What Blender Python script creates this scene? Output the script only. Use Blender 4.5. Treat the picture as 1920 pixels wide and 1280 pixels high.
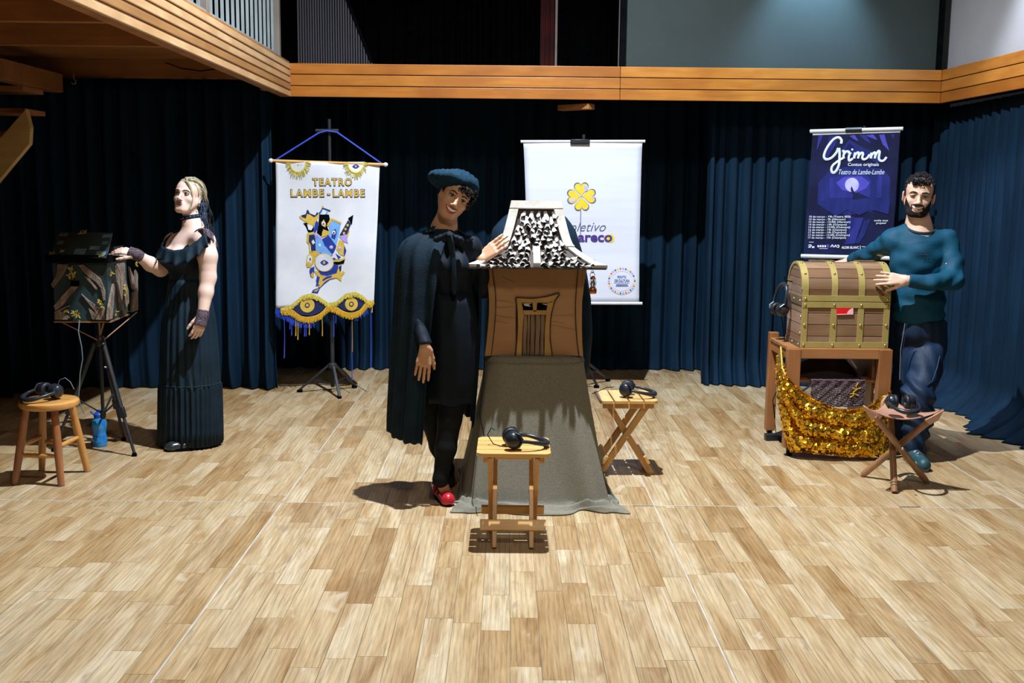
import bpy, bmesh, math, random
import numpy as np
from mathutils import Vector, Matrix, Euler
for o in list(bpy.data.objects): bpy.data.objects.remove(o)
S = bpy.context.scene; COL = S.collection
PI = math.pi
rnd = random.Random(7)
# ------------------------------------------------------------------ camera
FPX, EYE = 2000.0, 1.6
PITCH, YAW, ROLL = math.atan((640-361)/FPX), math.atan(10/FPX), 0.0100
def _rx(a): c, s = math.cos(a), math.sin(a); return np.array([[1,0,0],[0,c,-s],[0,s,c]])
def _rz(a): c, s = math.cos(a), math.sin(a); return np.array([[c,-s,0],[s,c,0],[0,0,1]])
CR = _rz(-YAW) @ _rx(PI/2-PITCH) @ _rz(ROLL)
cam_d = bpy.data.cameras.new('camera'); cam = bpy.data.objects.new('camera', cam_d); COL.objects.link(cam)
cam_d.sensor_width = 36; cam_d.lens = FPX/1920*36; cam_d.clip_start = .05; cam_d.clip_end = 100
cam.matrix_world = Matrix.Translation((0,0,EYE)) @ Matrix(CR.tolist()).to_4x4()
S.camera = cam
def ray(px, py): return CR @ np.array([(px-960)/FPX, -(py-640)/FPX, -1.0])
def G(px, py, z=0.0):                       # where the sight line of a measured photo point meets the level z
    d = ray(px, py); t = (z-EYE)/d[2]; return np.array([0,0,EYE]) + d*t
def P(px, py, Y):                           # ... and where it meets the upright plane at depth Y
    d = ray(px, py); return np.array([0,0,EYE]) + d*(Y/d[1])
def proj(p):
    q = CR.T @ (np.array(p, float)-np.array([0,0,EYE])); return 960+FPX*q[0]/-q[2], 640-FPX*q[1]/-q[2]
# ------------------------------------------------------------------ world, lamps, exposure
W = bpy.data.worlds.new('dim hall'); S.world = W; W.use_nodes = True
W.node_tree.nodes['Background'].inputs[0].default_value = (.8,.85,1,1)
W.node_tree.nodes['Background'].inputs[1].default_value = .012
S.view_settings.view_transform = 'Standard'; S.view_settings.look = 'None'
S.view_settings.exposure = 0.0; S.view_settings.gamma = 1; S.view_settings.use_curve_mapping = False
def spot(name, loc, aim, watts, size, blend, color, radius=.05):
    l = bpy.data.lights.new(name, 'SPOT'); l.energy = watts; l.spot_size = math.radians(size); l.spot_blend = blend
    l.color = color; l.shadow_soft_size = radius
    o = bpy.data.objects.new(name, l); COL.objects.link(o); o.location = loc
    o.rotation_euler = (Vector(aim)-Vector(loc)).to_track_quat('-Z','Y').to_euler(); return o
def area(name, loc, aim, watts, sx, sy, color):
    l = bpy.data.lights.new(name, 'AREA'); l.energy = watts; l.shape = 'RECTANGLE'; l.size = sx; l.size_y = sy; l.color = color
    o = bpy.data.objects.new(name, l); COL.objects.link(o); o.location = loc
    o.rotation_euler = (Vector(aim)-Vector(loc)).to_track_quat('-Z','Y').to_euler(); return o
spot('stage_spotlight', (.25,5.2,5.4), (.25,5.9,0), 2600, 142, 1.0, (.86,.93,1.0), .035)
spot('front_fill_light', (.6,.8,5.2), (.2,5.5,.6), 330, 110, .8, (1.0,.86,.66), .35)  # unseen warm fill added above the camera to lift the shaded fronts
spot('screen_light', (2.36,8.22,3.70), (2.36,8.60,2.75), 210, 74, .8, (.42,.72,1.0), .05)
spot('screen_wash', (1.0,6.6,4.6), (1.9,8.55,3.0), 6, 80, .8, (.45,.85,.85), .1)
spot('side_wall_light', (3.05,6.7,4.0), (3.60,7.0,2.7), 420, 60, .5, (.80,.86,1.0), .1)
# ------------------------------------------------------------------ materials
def _nodes(name):
    m = bpy.data.materials.new(name); m.use_nodes = True
    nt = m.node_tree; return m, nt, nt.nodes['Principled BSDF']
def _n(nt, t, **kw):
    n = nt.nodes.new(t)
    for k, v in kw.items(): setattr(n, k, v)
    return n
def _c(c): return (*c, 1) if len(c) == 3 else c
def mat(name, c, rough=.6, metal=0., c2=None, scale=20., stretch=(1,1,1), detail=3., ramp=(.35,.65), bump=0., bscale=None, sheen=0., trans=0., ior=1.45, sss=0., coat=0., spec=.5, emit=0., bstretch=None):
    m, nt, b = _nodes(name); L = nt.links.new
    b.inputs['Base Color'].default_value = _c(c); b.inputs['Roughness'].default_value = rough; b.inputs['Metallic'].default_value = metal
    b.inputs['Specular IOR Level'].default_value = spec; b.inputs['IOR'].default_value = ior
    if sheen: b.inputs['Sheen Weight'].default_value = sheen; b.inputs['Sheen Roughness'].default_value = .4
    if trans: b.inputs['Transmission Weight'].default_value = trans
    if coat: b.inputs['Coat Weight'].default_value = coat; b.inputs['Coat Roughness'].default_value = .15
    if sss:
        b.inputs['Subsurface Weight'].default_value = sss; b.inputs['Subsurface Radius'].default_value = (.012,.005,.003); b.inputs['Subsurface Scale'].default_value = 1
    if emit: b.inputs['Emission Color'].default_value = _c(c); b.inputs['Emission Strength'].default_value = emit
    tc = _n(nt, 'ShaderNodeTexCoord')
    def noise(sc, st, det):
        mp = _n(nt, 'ShaderNodeMapping'); mp.inputs['Scale'].default_value = st; L(tc.outputs['Object'], mp.inputs['Vector'])
        n = _n(nt, 'ShaderNodeTexNoise'); n.inputs['Scale'].default_value = sc; n.inputs['Detail'].default_value = det; L(mp.outputs[0], n.inputs['Vector']); return n
    if c2 is not None:
        n = noise(scale, stretch, detail); r = _n(nt, 'ShaderNodeValToRGB')
        r.color_ramp.elements[0].position, r.color_ramp.elements[1].position = ramp
        r.color_ramp.elements[0].color = _c(c); r.color_ramp.elements[1].color = _c(c2)
        L(n.outputs['Fac'], r.inputs[0]); L(r.outputs[0], b.inputs['Base Color'])
    if bump:
        n = noise(bscale or scale*4, bstretch or stretch, 3); bp = _n(nt, 'ShaderNodeBump'); bp.inputs['Strength'].default_value = bump; bp.inputs['Distance'].default_value = .01
        L(n.outputs['Fac'], bp.inputs['Height']); L(bp.outputs[0], b.inputs['Normal'])
    return m
def wood(name, c1, c2, c3, axis='X', sc=1.0, rough=.45, per_object=None, bump=.15, coat=0.):
    """grain runs along axis; per_object: None, 'object' (Object Info random) or 'attr' (face attribute rnd) shifts grain and tone"""
    m, nt, b = _nodes(name); L = nt.links.new; b.inputs['Roughness'].default_value = rough
    if coat: b.inputs['Coat Weight'].default_value = coat; b.inputs['Coat Roughness'].default_value = .2
    tc = _n(nt, 'ShaderNodeTexCoord'); mp = _n(nt, 'ShaderNodeMapping')
    st = {'X': (2.2,26,26), 'Y': (26,2.2,26), 'Z': (26,26,2.2)}[axis]
    mp.inputs['Scale'].default_value = [v*sc for v in st]
    vec = tc.outputs['Object']; rv = None
    if per_object:
        if per_object == 'object': rn = _n(nt, 'ShaderNodeObjectInfo'); rv = rn.outputs['Random']
        else: rn = _n(nt, 'ShaderNodeAttribute', attribute_name='rnd'); rv = rn.outputs['Fac']
        mu = _n(nt, 'ShaderNodeVectorMath', operation='SCALE'); cv = _n(nt, 'ShaderNodeCombineXYZ')
        cv.inputs[0].default_value = 31.; cv.inputs[1].default_value = 17.; cv.inputs[2].default_value = 7.
        L(cv.outputs[0], mu.inputs[0]); L(rv, mu.inputs['Scale'])
        ad = _n(nt, 'ShaderNodeVectorMath', operation='ADD'); L(vec, ad.inputs[0]); L(mu.outputs[0], ad.inputs[1]); vec = ad.outputs[0]
    L(vec, mp.inputs['Vector'])
    n1 = _n(nt, 'ShaderNodeTexNoise'); n1.inputs['Scale'].default_value = 1.6; n1.inputs['Detail'].default_value = 5; n1.inputs['Roughness'].default_value = .62; n1.inputs['Distortion'].default_value = .7
    L(mp.outputs[0], n1.inputs['Vector'])
    mp2 = _n(nt, 'ShaderNodeMapping'); mp2.inputs['Scale'].default_value = [.16*v*sc if v > 3 else v*sc for v in st]; L(vec, mp2.inputs['Vector'])
    n2 = _n(nt, 'ShaderNodeTexNoise'); n2.inputs['Scale'].default_value = 1.5; n2.inputs['Detail'].default_value = 2; L(mp2.outputs[0], n2.inputs['Vector'])
    r1 = _n(nt, 'ShaderNodeValToRGB'); e = r1.color_ramp.elements; e[0].position = .33; e[1].position = .66; e[0].color = _c(c2); e[1].color = _c(c1)
    L(n1.outputs['Fac'], r1.inputs[0])
    r2 = _n(nt, 'ShaderNodeValToRGB'); e = r2.color_ramp.elements; e[0].position = .36; e[1].position = .62; e[0].color = (1,1,1,1); e[1].color = (0,0,0,1)
    L(n2.outputs['Fac'], r2.inputs[0])
    mx = _n(nt, 'ShaderNodeMix', data_type='RGBA'); L(r2.outputs[0], mx.inputs['Factor']); L(r1.outputs[0], mx.inputs['A'])
    mx.inputs['B'].default_value = _c(c3); out = mx.outputs['Result']
    # keep the dark blotch partial
    sc_ = _n(nt, 'ShaderNodeMath', operation='MULTIPLY'); sc_.inputs[1].default_value = .55; L(r2.outputs[0], sc_.inputs[0]); L(sc_.outputs[0], mx.inputs['Factor'])
    if rv is not None:
        r3 = _n(nt, 'ShaderNodeValToRGB'); e = r3.color_ramp.elements; e[0].color = (1.08,1.09,1.13,1); e[0].position = 0; e[1].position = 1; e[1].color = (.60,.47,.33,1)
        for p, c in ((.35,(1.02,1.0,.97)),(.60,(.92,.87,.79)),(.80,(.82,.72,.60)),(.92,(.70,.57,.43))):
            q = e.new(p); q.color = _c(c)
        L(rv, r3.inputs[0]); m2 = _n(nt, 'ShaderNodeMix', data_type='RGBA', blend_type='MULTIPLY'); m2.inputs['Factor'].default_value = 1
        L(out, m2.inputs['A']); L(r3.outputs[0], m2.inputs['B']); out = m2.outputs['Result']
    L(out, b.inputs['Base Color'])
    if bump:
        bp = _n(nt, 'ShaderNodeBump'); bp.inputs['Strength'].default_value = bump; bp.inputs['Distance'].default_value = .002; L(n1.outputs['Fac'], bp.inputs['Height']); L(bp.outputs[0], b.inputs['Normal'])
    return m
M = {}
def plank_mat(name, src):
    """printed oak strip: fine streaks, wavy cathedral lines, grey knots, a tone of its own for every strip"""
    m, nt, b = _nodes(name); L = nt.links.new; b.inputs['Roughness'].default_value = .42; b.inputs['Specular IOR Level'].default_value = .4
    tc = _n(nt, 'ShaderNodeTexCoord')
    rv = _n(nt, 'ShaderNodeObjectInfo').outputs['Random'] if src == 'object' else _n(nt, 'ShaderNodeAttribute', attribute_name='rnd').outputs['Fac']
    cv = _n(nt, 'ShaderNodeCombineXYZ'); cv.inputs[0].default_value = 31.; cv.inputs[1].default_value = 47.; cv.inputs[2].default_value = 7.
    mu = _n(nt, 'ShaderNodeVectorMath', operation='SCALE'); L(cv.outputs[0], mu.inputs[0]); L(rv, mu.inputs['Scale'])
    ad = _n(nt, 'ShaderNodeVectorMath', operation='ADD'); L(tc.outputs['Object'], ad.inputs[0]); L(mu.outputs[0], ad.inputs[1]); vec = ad.outputs[0]
    def ns(sx, sy, det, dist=0., rough=.6):
        mp = _n(nt, 'ShaderNodeMapping'); mp.inputs['Scale'].default_value = (sx,sy,1); L(vec, mp.inputs['Vector']); n = _n(nt, 'ShaderNodeTexNoise'); n.inputs['Scale'].default_value = 1
        n.inputs['Detail'].default_value = det; n.inputs['Distortion'].default_value = dist; n.inputs['Roughness'].default_value = rough; L(mp.outputs[0], n.inputs['Vector']); return n.outputs['Fac']
    def rp(f, *st):
        r = _n(nt, 'ShaderNodeValToRGB'); e = r.color_ramp.elements; e[0].position, e[0].color = st[0][0], _c(st[0][1]); e[1].position, e[1].color = st[-1][0], _c(st[-1][1])
        for p, c in st[1:-1]: q = e.new(p); q.color = _c(c)
        L(f, r.inputs[0]); return r.outputs[0]
    def mix(a, bb, f, bt='MIX'):
        x = _n(nt, 'ShaderNodeMix', data_type='RGBA', blend_type=bt)
        for s_, v in (('Factor',f),('A',a),('B',bb)):
            if isinstance(v, (int,float)): x.inputs[s_].default_value = v
            elif isinstance(v, tuple): x.inputs[s_].default_value = _c(v)
            else: L(v, x.inputs[s_])
        return x.outputs['Result']
    g = lambda v: (v,v,v)
    broad = ns(9, 1.6, 3, .8); col = rp(broad, (.30,(.315,.200,.092)), (.50,(.43,.318,.186)), (.68,(.50,.405,.270)))
    streak = rp(ns(150, 5, 4, .3, .7), (.34,g(.55)), (.50,g(.95)), (.66,g(1.14))); col = mix(col, streak, .75, 'MULTIPLY')
    mp = _n(nt, 'ShaderNodeMapping'); mp.inputs['Scale'].default_value = (9,.75,1); L(vec, mp.inputs['Vector'])
    w = _n(nt, 'ShaderNodeTexWave', wave_type='BANDS', bands_direction='X'); w.inputs['Scale'].default_value = 1.6; w.inputs['Distortion'].default_value = 7.; w.inputs['Detail'].default_value = 2.; w.inputs['Detail Scale'].default_value = .8; L(mp.outputs[0], w.inputs['Vector'])
    col = mix(col, rp(w.outputs['Fac'], (.0,g(.78)), (.28,g(1.)), (1.,g(1.05))), .7, 'MULTIPLY')
    kn = rp(ns(8, 3.2, 2, 1.2), (.66,g(0.)), (.76,g(1.))); kf = _n(nt, 'ShaderNodeMath', operation='MULTIPLY'); kf.inputs[1].default_value = .62; L(kn, kf.inputs[0]); col = mix(col, (.23,.175,.12), kf.outputs[0])
    pale = rp(ns(7, 2.6, 2, 1.4), (.67,g(0.)), (.74,g(1.))); pf = _n(nt, 'ShaderNodeMath', operation='MULTIPLY'); pf.inputs[1].default_value = .5; L(pale, pf.inputs[0]); col = mix(col, (.55,.50,.42), pf.outputs[0])
    tone = rp(rv, (.0,(1.10,1.12,1.16)), (.22,(1.06,1.04,1.0)), (.45,(1.,.94,.84)), (.62,(.96,.93,.90)), (.78,(.90,.80,.66)), (.90,(.80,.67,.50)), (1.,(.74,.64,.52)))
    col = mix(col, tone, 1, 'MULTIPLY'); L(col, b.inputs['Base Color'])
    bp = _n(nt, 'ShaderNodeBump'); bp.inputs['Strength'].default_value = .12; bp.inputs['Distance'].default_value = .002; L(streak, bp.inputs['Height']); L(bp.outputs[0], b.inputs['Normal']); return m
M['plank'] = plank_mat('floor plank', 'object'); M['plank_far'] = plank_mat('floor plank far', 'attr')
M['subfloor'] = mat('floor joint', (.10,.07,.045), .8, c2=(.16,.12,.08), scale=6)
M['seam'] = mat('vinyl weld seam', (.55,.53,.50), .5, c2=(.42,.40,.36), scale=9)
M['beam'] = wood('varnished beam wood', (.50,.215,.034), (.41,.150,.020), (.27,.085,.012), 'X', .8, .35, 'object', .1, .3)
M['beam_y'] = wood('varnished beam wood along', (.50,.215,.034), (.41,.150,.020), (.27,.085,.012), 'Y', .8, .35, 'object', .1, .3)
M['fascia'] = wood('pale fascia wood', (.58,.39,.22), (.49,.31,.155), (.36,.20,.09), 'Y', .8, .42, 'object', .1, .1)
M['joist'] = wood('joist wood', (.42,.19,.06), (.32,.13,.04), (.22,.09,.03), 'X', .7, .5, None, .1)
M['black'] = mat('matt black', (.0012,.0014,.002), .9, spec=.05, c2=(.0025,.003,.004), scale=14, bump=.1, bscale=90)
M['blackgloss'] = mat('black plastic', (.012,.013,.016), .35, c2=(.02,.021,.026), scale=8)
M['blackmetal'] = mat('black painted metal', (.02,.022,.027), .4, .3, c2=(.035,.037,.043), scale=10)
M['velvet'] = mat('black blue stage curtain', (.0018,.0118,.0285), .8, c2=(.0032,.0185,.0420), scale=7, stretch=(1,1,.25), spec=.15, bump=.12, bscale=180)
M['white'] = mat('white cloth', (.64,.66,.72), .8, c2=(.57,.60,.68), scale=6, bump=.1, bscale=200)
M['gold'] = mat('gold paint', (.52,.40,.10), .42, .55, c2=(.44,.33,.08), scale=12)
M['steel'] = mat('steel', (.5,.5,.52), .3, .9, c2=(.4,.4,.42), scale=20)
# ------------------------------------------------------------------ mesh building
V = lambda *a: np.array(a, float)
def nrm(v): v = np.array(v, float); return v/(np.linalg.norm(v)+1e-12)
def frame(d):
    d = nrm(d); u = np.cross(d, (0,0,1) if abs(d[2]) < .95 else (1,0,0)); u = nrm(u); return u, np.cross(d, u), d
def rot(rx=0, ry=0, rz=0): return np.array(Euler((rx,ry,rz)).to_matrix())
class MB:
    def __init__(s): s.v = []; s.f = []
    def add(s, vs, fs):
        o = len(s.v); s.v += [tuple(float(q) for q in v) for v in vs]; s.f += [tuple(int(i)+o for i in f) for f in fs]; return s
    def box(s, c, d, R=None):
        c = np.array(c, float); d = np.array(d, float)/2
        vs = [V(x,y,z)*d for x in (-1,1) for y in (-1,1) for z in (-1,1)]
        if R is not None: vs = [R @ v for v in vs]
        return s.add([c+v for v in vs], [(0,1,3,2),(4,6,7,5),(0,4,5,1),(2,3,7,6),(0,2,6,4),(1,5,7,3)])
    def bar(s, a, b, w, t, up=(0,0,1)):       # rectangular bar from a to b; t is measured towards up
        a, b = np.array(a, float), np.array(b, float); d = nrm(b-a); x = nrm(np.cross(d, up)); y = np.cross(x, d)
        vs = [p + x*w/2*i + y*t/2*j for p in (a,b) for i, j in ((-1,-1),(1,-1),(1,1),(-1,1))]
        return s.add(vs, [(0,1,2,3),(7,6,5,4),(0,4,5,1),(1,5,6,2),(2,6,7,3),(3,7,4,0)])
    def tube(s, pts, r, n=8, closed=False, flat=None):
        pts = np.array(pts, float); k = len(pts); r = np.broadcast_to(np.array(r, float), (k,))
        t = np.zeros_like(pts)
        for i in range(k):
            a = pts[(i-1) % k] if closed or i else pts[0]; b = pts[(i+1) % k] if closed or i < k-1 else pts[-1]; t[i] = nrm(b-a)
        u = frame(t[0])[0]; vs = []
        for i in range(k):
            u = nrm(u - t[i]*np.dot(u, t[i])); w = np.cross(t[i], u)
            for j in range(n):
                a = 2*PI*j/n; q = u*math.cos(a)+w*math.sin(a)
                if flat is not None: q = q - np.array(flat[0])*np.dot(q, flat[0])*(1-flat[1])
                vs.append(pts[i]+q*r[i])
        fs = []
        for i in range(k if closed else k-1):
            for j in range(n):
                a, b = i*n+j, i*n+(j+1) % n; c, d = ((i+1) % k)*n+(j+1) % n, ((i+1) % k)*n+j; fs.append((a,b,c,d))
        if not closed: fs += [tuple(range(n))[::-1], tuple((k-1)*n+j for j in range(n))]
        return s.add(vs, fs)
    def cyl(s, a, b, r1, r2=None, n=14): return s.tube([a,b], [r1, r1 if r2 is None else r2], n)
    def lathe(s, prof, c=(0,0,0), n=24, R=None):
        c = np.array(c, float); vs = []; fs = []; k = len(prof)
        for r, z in prof:
            for j in range(n):
                v = V(r*math.cos(2*PI*j/n), r*math.sin(2*PI*j/n), z); vs.append(c + (R @ v if R is not None else v))
        for i in range(k-1):
            for j in range(n): fs.append((i*n+j, i*n+(j+1) % n, (i+1)*n+(j+1) % n, (i+1)*n+j))
        fs += [tuple(range(n))[::-1], tuple((k-1)*n+j for j in range(n))]
        return s.add(vs, fs)
    def ell(s, c, r, n=14, m=8, R=None):
        r = np.broadcast_to(np.array(r, float), (3,)); vs = []; fs = []; c = np.array(c, float)
        for i in range(m+1):
            th = PI*i/m
            for j in range(n):
                v = V(math.sin(th)*math.cos(2*PI*j/n), math.sin(th)*math.sin(2*PI*j/n), math.cos(th))*r; vs.append(c+(R @ v if R is not None else v))
        for i in range(m):
            for j in range(n):
                q = (i*n+j, (i+1)*n+j, (i+1)*n+(j+1) % n, i*n+(j+1) % n)
                if i == 0: q = (q[0],q[1],q[2])
                elif i == m-1: q = (q[0],q[1],q[3])
                fs.append(q)
        return s.add(vs, fs)
    def grid(s, A, cu=False, cv=False):
        A = np.array(A, float); nu, nv = A.shape[:2]; fs = []
        for i in range(nu if cu else nu-1):
            for j in range(nv if cv else nv-1):
                a, b = i, (i+1) % nu; c, d = j, (j+1) % nv; fs.append((a*nv+c, b*nv+c, b*nv+d, a*nv+d))
        return s.add(A.reshape(-1,3), fs)
    def prism(s, front, back):
        n = len(front); return s.add(list(front)+list(back), [tuple(range(n)), tuple(range(2*n-1, n-1, -1))] + [(i, i+n, (i+1) % n+n, (i+1) % n) for i in range(n)])
    def torus(s, c, R0, r0, Rm=None, n=24, m=10, sq=1.):
        A = np.zeros((n,m,3))
        for i in range(n):
            for j in range(m):
                a, b = 2*PI*i/n, 2*PI*j/m; v = V((R0+r0*math.cos(b))*math.cos(a), (R0+r0*math.cos(b))*math.sin(a)*sq, r0*math.sin(b)); A[i,j] = np.array(c)+(Rm @ v if Rm is not None else v)
        return s.grid(A, True, True)
    def mesh(s, name, off=None, smooth=True, angle=40):
        me = bpy.data.meshes.new(name); v = np.array(s.v)
        if off is not None: v = v - np.array(off)
        me.from_pydata(v.tolist(), [], s.f); me.update()
        bm = bmesh.new(); bm.from_mesh(me); bmesh.ops.recalc_face_normals(bm, faces=bm.faces); bm.to_mesh(me); bm.free()
        if smooth:
            me.polygons.foreach_set('use_smooth', [True]*len(me.polygons)); me.set_sharp_from_angle(angle=math.radians(angle))
        return me
    def obj(s, name, m, parent=None, smooth=True, bevel=0, thick=0, angle=40, sub=0):
        off = WLOC.get(parent.name) if parent else None
        me = s.mesh(name, off, smooth, angle); return link(name, me, m, parent, bevel, thick, sub)
WLOC = {}
def link(name, me, m, parent=None, bevel=0, thick=0, sub=0):
    o = bpy.data.objects.new(name, me); COL.objects.link(o); me.materials.append(M[m] if isinstance(m, str) else m)
    if parent: o.parent = parent; WLOC[o.name] = WLOC.get(parent.name, V(0,0,0))
    if bevel: b = o.modifiers.new('bevel','BEVEL'); b.width = bevel; b.segments = 2; b.limit_method = 'ANGLE'
    if thick: b = o.modifiers.new('thick','SOLIDIFY'); b.thickness = thick; b.offset = 0
    if sub: b = o.modifiers.new('sub','SUBSURF'); b.levels = sub; b.render_levels = sub
    return o
def tag(o, label=None, cat=None, group=None, kind=None):
    for k, v in (('label',label),('category',cat),('group',group),('kind',kind)):
        if v: o[k] = v
    return o
def thing(name, label, cat, loc=(0,0,0), group=None):
    o = bpy.data.objects.new(name, None); COL.objects.link(o); o.location = loc; o.empty_display_size = .1
    WLOC[o.name] = np.array(loc, float); return tag(o, label, cat, group)
def struct(name, loc=(0,0,0)):
    o = bpy.data.objects.new(name, None); COL.objects.link(o); o.location = loc; WLOC[o.name] = np.array(loc, float); o['kind'] = 'structure'; return o
def copy_tree(o, parent=None):
    c = o.copy(); COL.objects.link(c)
    if parent: c.parent = parent
    for ch in list(o.children): copy_tree(ch, c)
    return c
_wr = np.random.RandomState(5); _wd = _wr.normal(size=(24,3)); _wp = _wr.uniform(0, 6.28, 24)
def wob(p, freq=1., seed=0, oct=5):           # smooth pseudo noise, about -1..1
    p = np.asarray(p, float); r = 0
    for i in range(oct):
        d = _wd[(i+seed*5) % 24]; r = r + np.sin((p @ d)*freq*(1+.35*i)+_wp[(i+seed*3) % 24])
    return r/math.sqrt(oct)/1.2
def text_mesh(body, size, shear=0., bold=0., align='CENTER', extrude=.0006, space=1.):
    cu = bpy.data.curves.new('lettering','FONT'); cu.body = body; cu.size = size; cu.shear = shear; cu.offset = bold; cu.align_x = align; cu.extrude = extrude; cu.space_character = space
    cu.resolution_u = 3
    o = bpy.data.objects.new('lettering', cu); COL.objects.link(o)
    me = bpy.data.meshes.new_from_object(o.evaluated_get(bpy.context.evaluated_depsgraph_get()))
    bpy.data.objects.remove(o); bpy.data.curves.remove(cu); return me
# ------------------------------------------------------------------ floor: printed strips laid plank by plank
floor = struct('floor')
MB().box((0,5.6,-.03), (10,9.6,.05)).obj('subfloor', 'subfloor', floor, smooth=False)
SW = .107; SX0 = -1.155; SEAM_Y = 5.36
pl = []; pr = random.Random(11)
for i in range(-33, 52):
    x = SX0+(i+.5)*SW
    for (ya, yb) in ((1.0,SEAM_Y),(SEAM_Y,10.2)):
        y = ya - pr.choice((0,.1,.2,.3,.4,.5))
        while y < yb-.02:
            ln = pr.choice((.28,.35,.42,.5,.55,.6,.7,.75,.8,.95)); a, b = max(y, ya), min(y+ln, yb); y += ln
            if b-a > .02: pl.append((x, a, b))
def vis_area(q):
    x, a, b = q; c = [proj((x-SW/2,a,0)), proj((x+SW/2,a,0)), proj((x+SW/2,b,0)), proj((x-SW/2,b,0))]
    c = [(min(max(u,0),1920), min(max(v,0),1280)) for u, v in c]
    return abs(sum(c[i][0]*c[(i+1) % 4][1]-c[(i+1) % 4][0]*c[i][1] for i in range(4)))/2
pl = [q for q in pl if not (q[1] < 1.6)]
pl.sort(key=lambda q: -vis_area(q) - (0 if q[1] > 2.2 else 0))
GAP = .0008; pmesh = {}
for x, a, b in pl[:300]:
    k = round(b-a, 3)
    if k not in pmesh:
        pmesh[k] = MB().box((0,0,-.002), (SW-2*GAP,k-2*GAP,.004)).mesh('plank', None, False); pmesh[k].materials.append(M['plank'])
    o = bpy.data.objects.new('plank', pmesh[k]); COL.objects.link(o); o.parent = floor; o.location = (x,(a+b)/2,0)
mb = MB(); rv = []
for x, a, b in pl[300:]:
    mb.box((x,(a+b)/2,-.002), (SW-2*GAP,b-a-2*GAP,.004)); rv += [pr.random()]*6
o = mb.obj('plank_field', 'plank_far', floor, smooth=False); o['kind'] = 'stuff'
at = o.data.attributes.new('rnd','FLOAT','FACE'); at.data.foreach_set('value', rv)
for nm, c, d in (('seam_strip',(SX0,5.5,.0004),(.006,9,.0012)),('seam_strip',(SX0+18*SW,5.5,.0004),(.005,9,.0012)),('seam_strip',(0,SEAM_Y,.0004),(9,.006,.0012)),('seam_strip',(SX0+36*SW,5.5,.0004),(.005,9,.0012))):
    MB().box(c, d).obj(nm, 'seam', floor, smooth=False)
# ------------------------------------------------------------------ curtains
def curtain(name, label, path, z0, z1, fold=.13, amp=.035, seed=0, rows=36, m='velvet', pool=.06, zcut=None, step=.010):
    path = np.array(path, float); seg = np.linalg.norm(np.diff(path, axis=0), axis=1); cum = np.concatenate([[0],np.cumsum(seg)]); Lt = cum[-1]
    n = int(Lt/step); s = np.linspace(0, Lt, n)
    X = np.interp(s, cum, path[:,0]); Y = np.interp(s, cum, path[:,1])
    ker = 25; pad = lambda a: np.concatenate([np.full(ker,a[0]),a,np.full(ker,a[-1])]); w = np.ones(2*ker+1)/(2*ker+1)
    Xs, Ys = np.convolve(pad(X), w, 'valid'), np.convolve(pad(Y), w, 'valid')
    tx, ty = np.gradient(Xs), np.gradient(Ys); l = np.hypot(tx, ty); nx, ny = ty/l, -tx/l
    rs = np.random.RandomState(seed); ph = rs.uniform(0,6.28,8)
    base = 2*PI*s/fold + 1.5*np.sin(s*2.1+ph[0]) + 1.1*np.sin(s*5.3+ph[1]) + .6*np.sin(s*9.7+ph[5])
    am = 1+.45*np.sin(s*3.7+ph[2])+.3*np.sin(s*8.9+ph[3])
    A = np.zeros((rows, n, 3)); q = np.linspace(0,1,rows)**1.5
    for i, t in enumerate(q[::-1]):                  # t = 1 at the bottom of the drop
        t = 1-q[i]; ww = base + .55*t*np.sin(s*1.7+ph[4]) + .25*np.sin(3*t+s*2.3)
        f = np.sin(ww)+.33*np.sin(2*ww+1.1+ph[6])+.3*t*np.sin(.43*ww+ph[7])
        a = amp*am*(.55+.6*t); z = z0+(z1-z0)*q[i]
        top = np.clip((q[i]-.93)/.07, 0, 1); f = f*(1-.35*top)+.45*top*np.sin(2.3*ww)
        d = f*a + (pool*(1-q[i]*9)**2*(1+.35*np.sin(s*6+ph[1])) if q[i] < 1/9 else 0)
        A[i,:,0] = Xs+nx*d; A[i,:,1] = Ys+ny*d; A[i,:,2] = z
    mb = MB().grid(A); o = mb.obj(name, m, None, angle=180, thick=.004); tag(o, label, 'curtain'); return o
curtain('stage_curtain', 'dark blue curtain under the balcony at left, behind the woman in the long dress', [(-1.80,8.50),(-3.0,8.50),(-3.6,8.40),(-4.0,7.9),(-4.15,7.2),(-4.2,5.2)], .004, 2.44, .15, .038, 1)
curtain('stage_curtain', 'black curtain at the back of the stage, behind the clover banner and the eyed banner', [(2.4,9.72),(.6,9.70),(-.5,9.66),(-1.3,9.62),(-2.6,9.62)][::-1], .004, 2.50, .14, .040, 2)
curtain('stage_curtain', 'blue black curtain in straight folds directly behind the purple night poster', [(1.60,8.98),(2.4,8.96),(3.0,8.96),(3.70,8.96)], .004, 2.50, .115, .036, 3, pool=.10)
curtain('stage_curtain', 'blue black curtain along the right wall, pooling on the floor behind the man', [(3.44,8.90),(3.56,8.70),(3.54,8.2),(3.53,7.3),(3.53,6.6),(3.53,5.0)], .004, P(1160,188,8.5)[2]-.012, .13, .040, 4, pool=.24)
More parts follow.
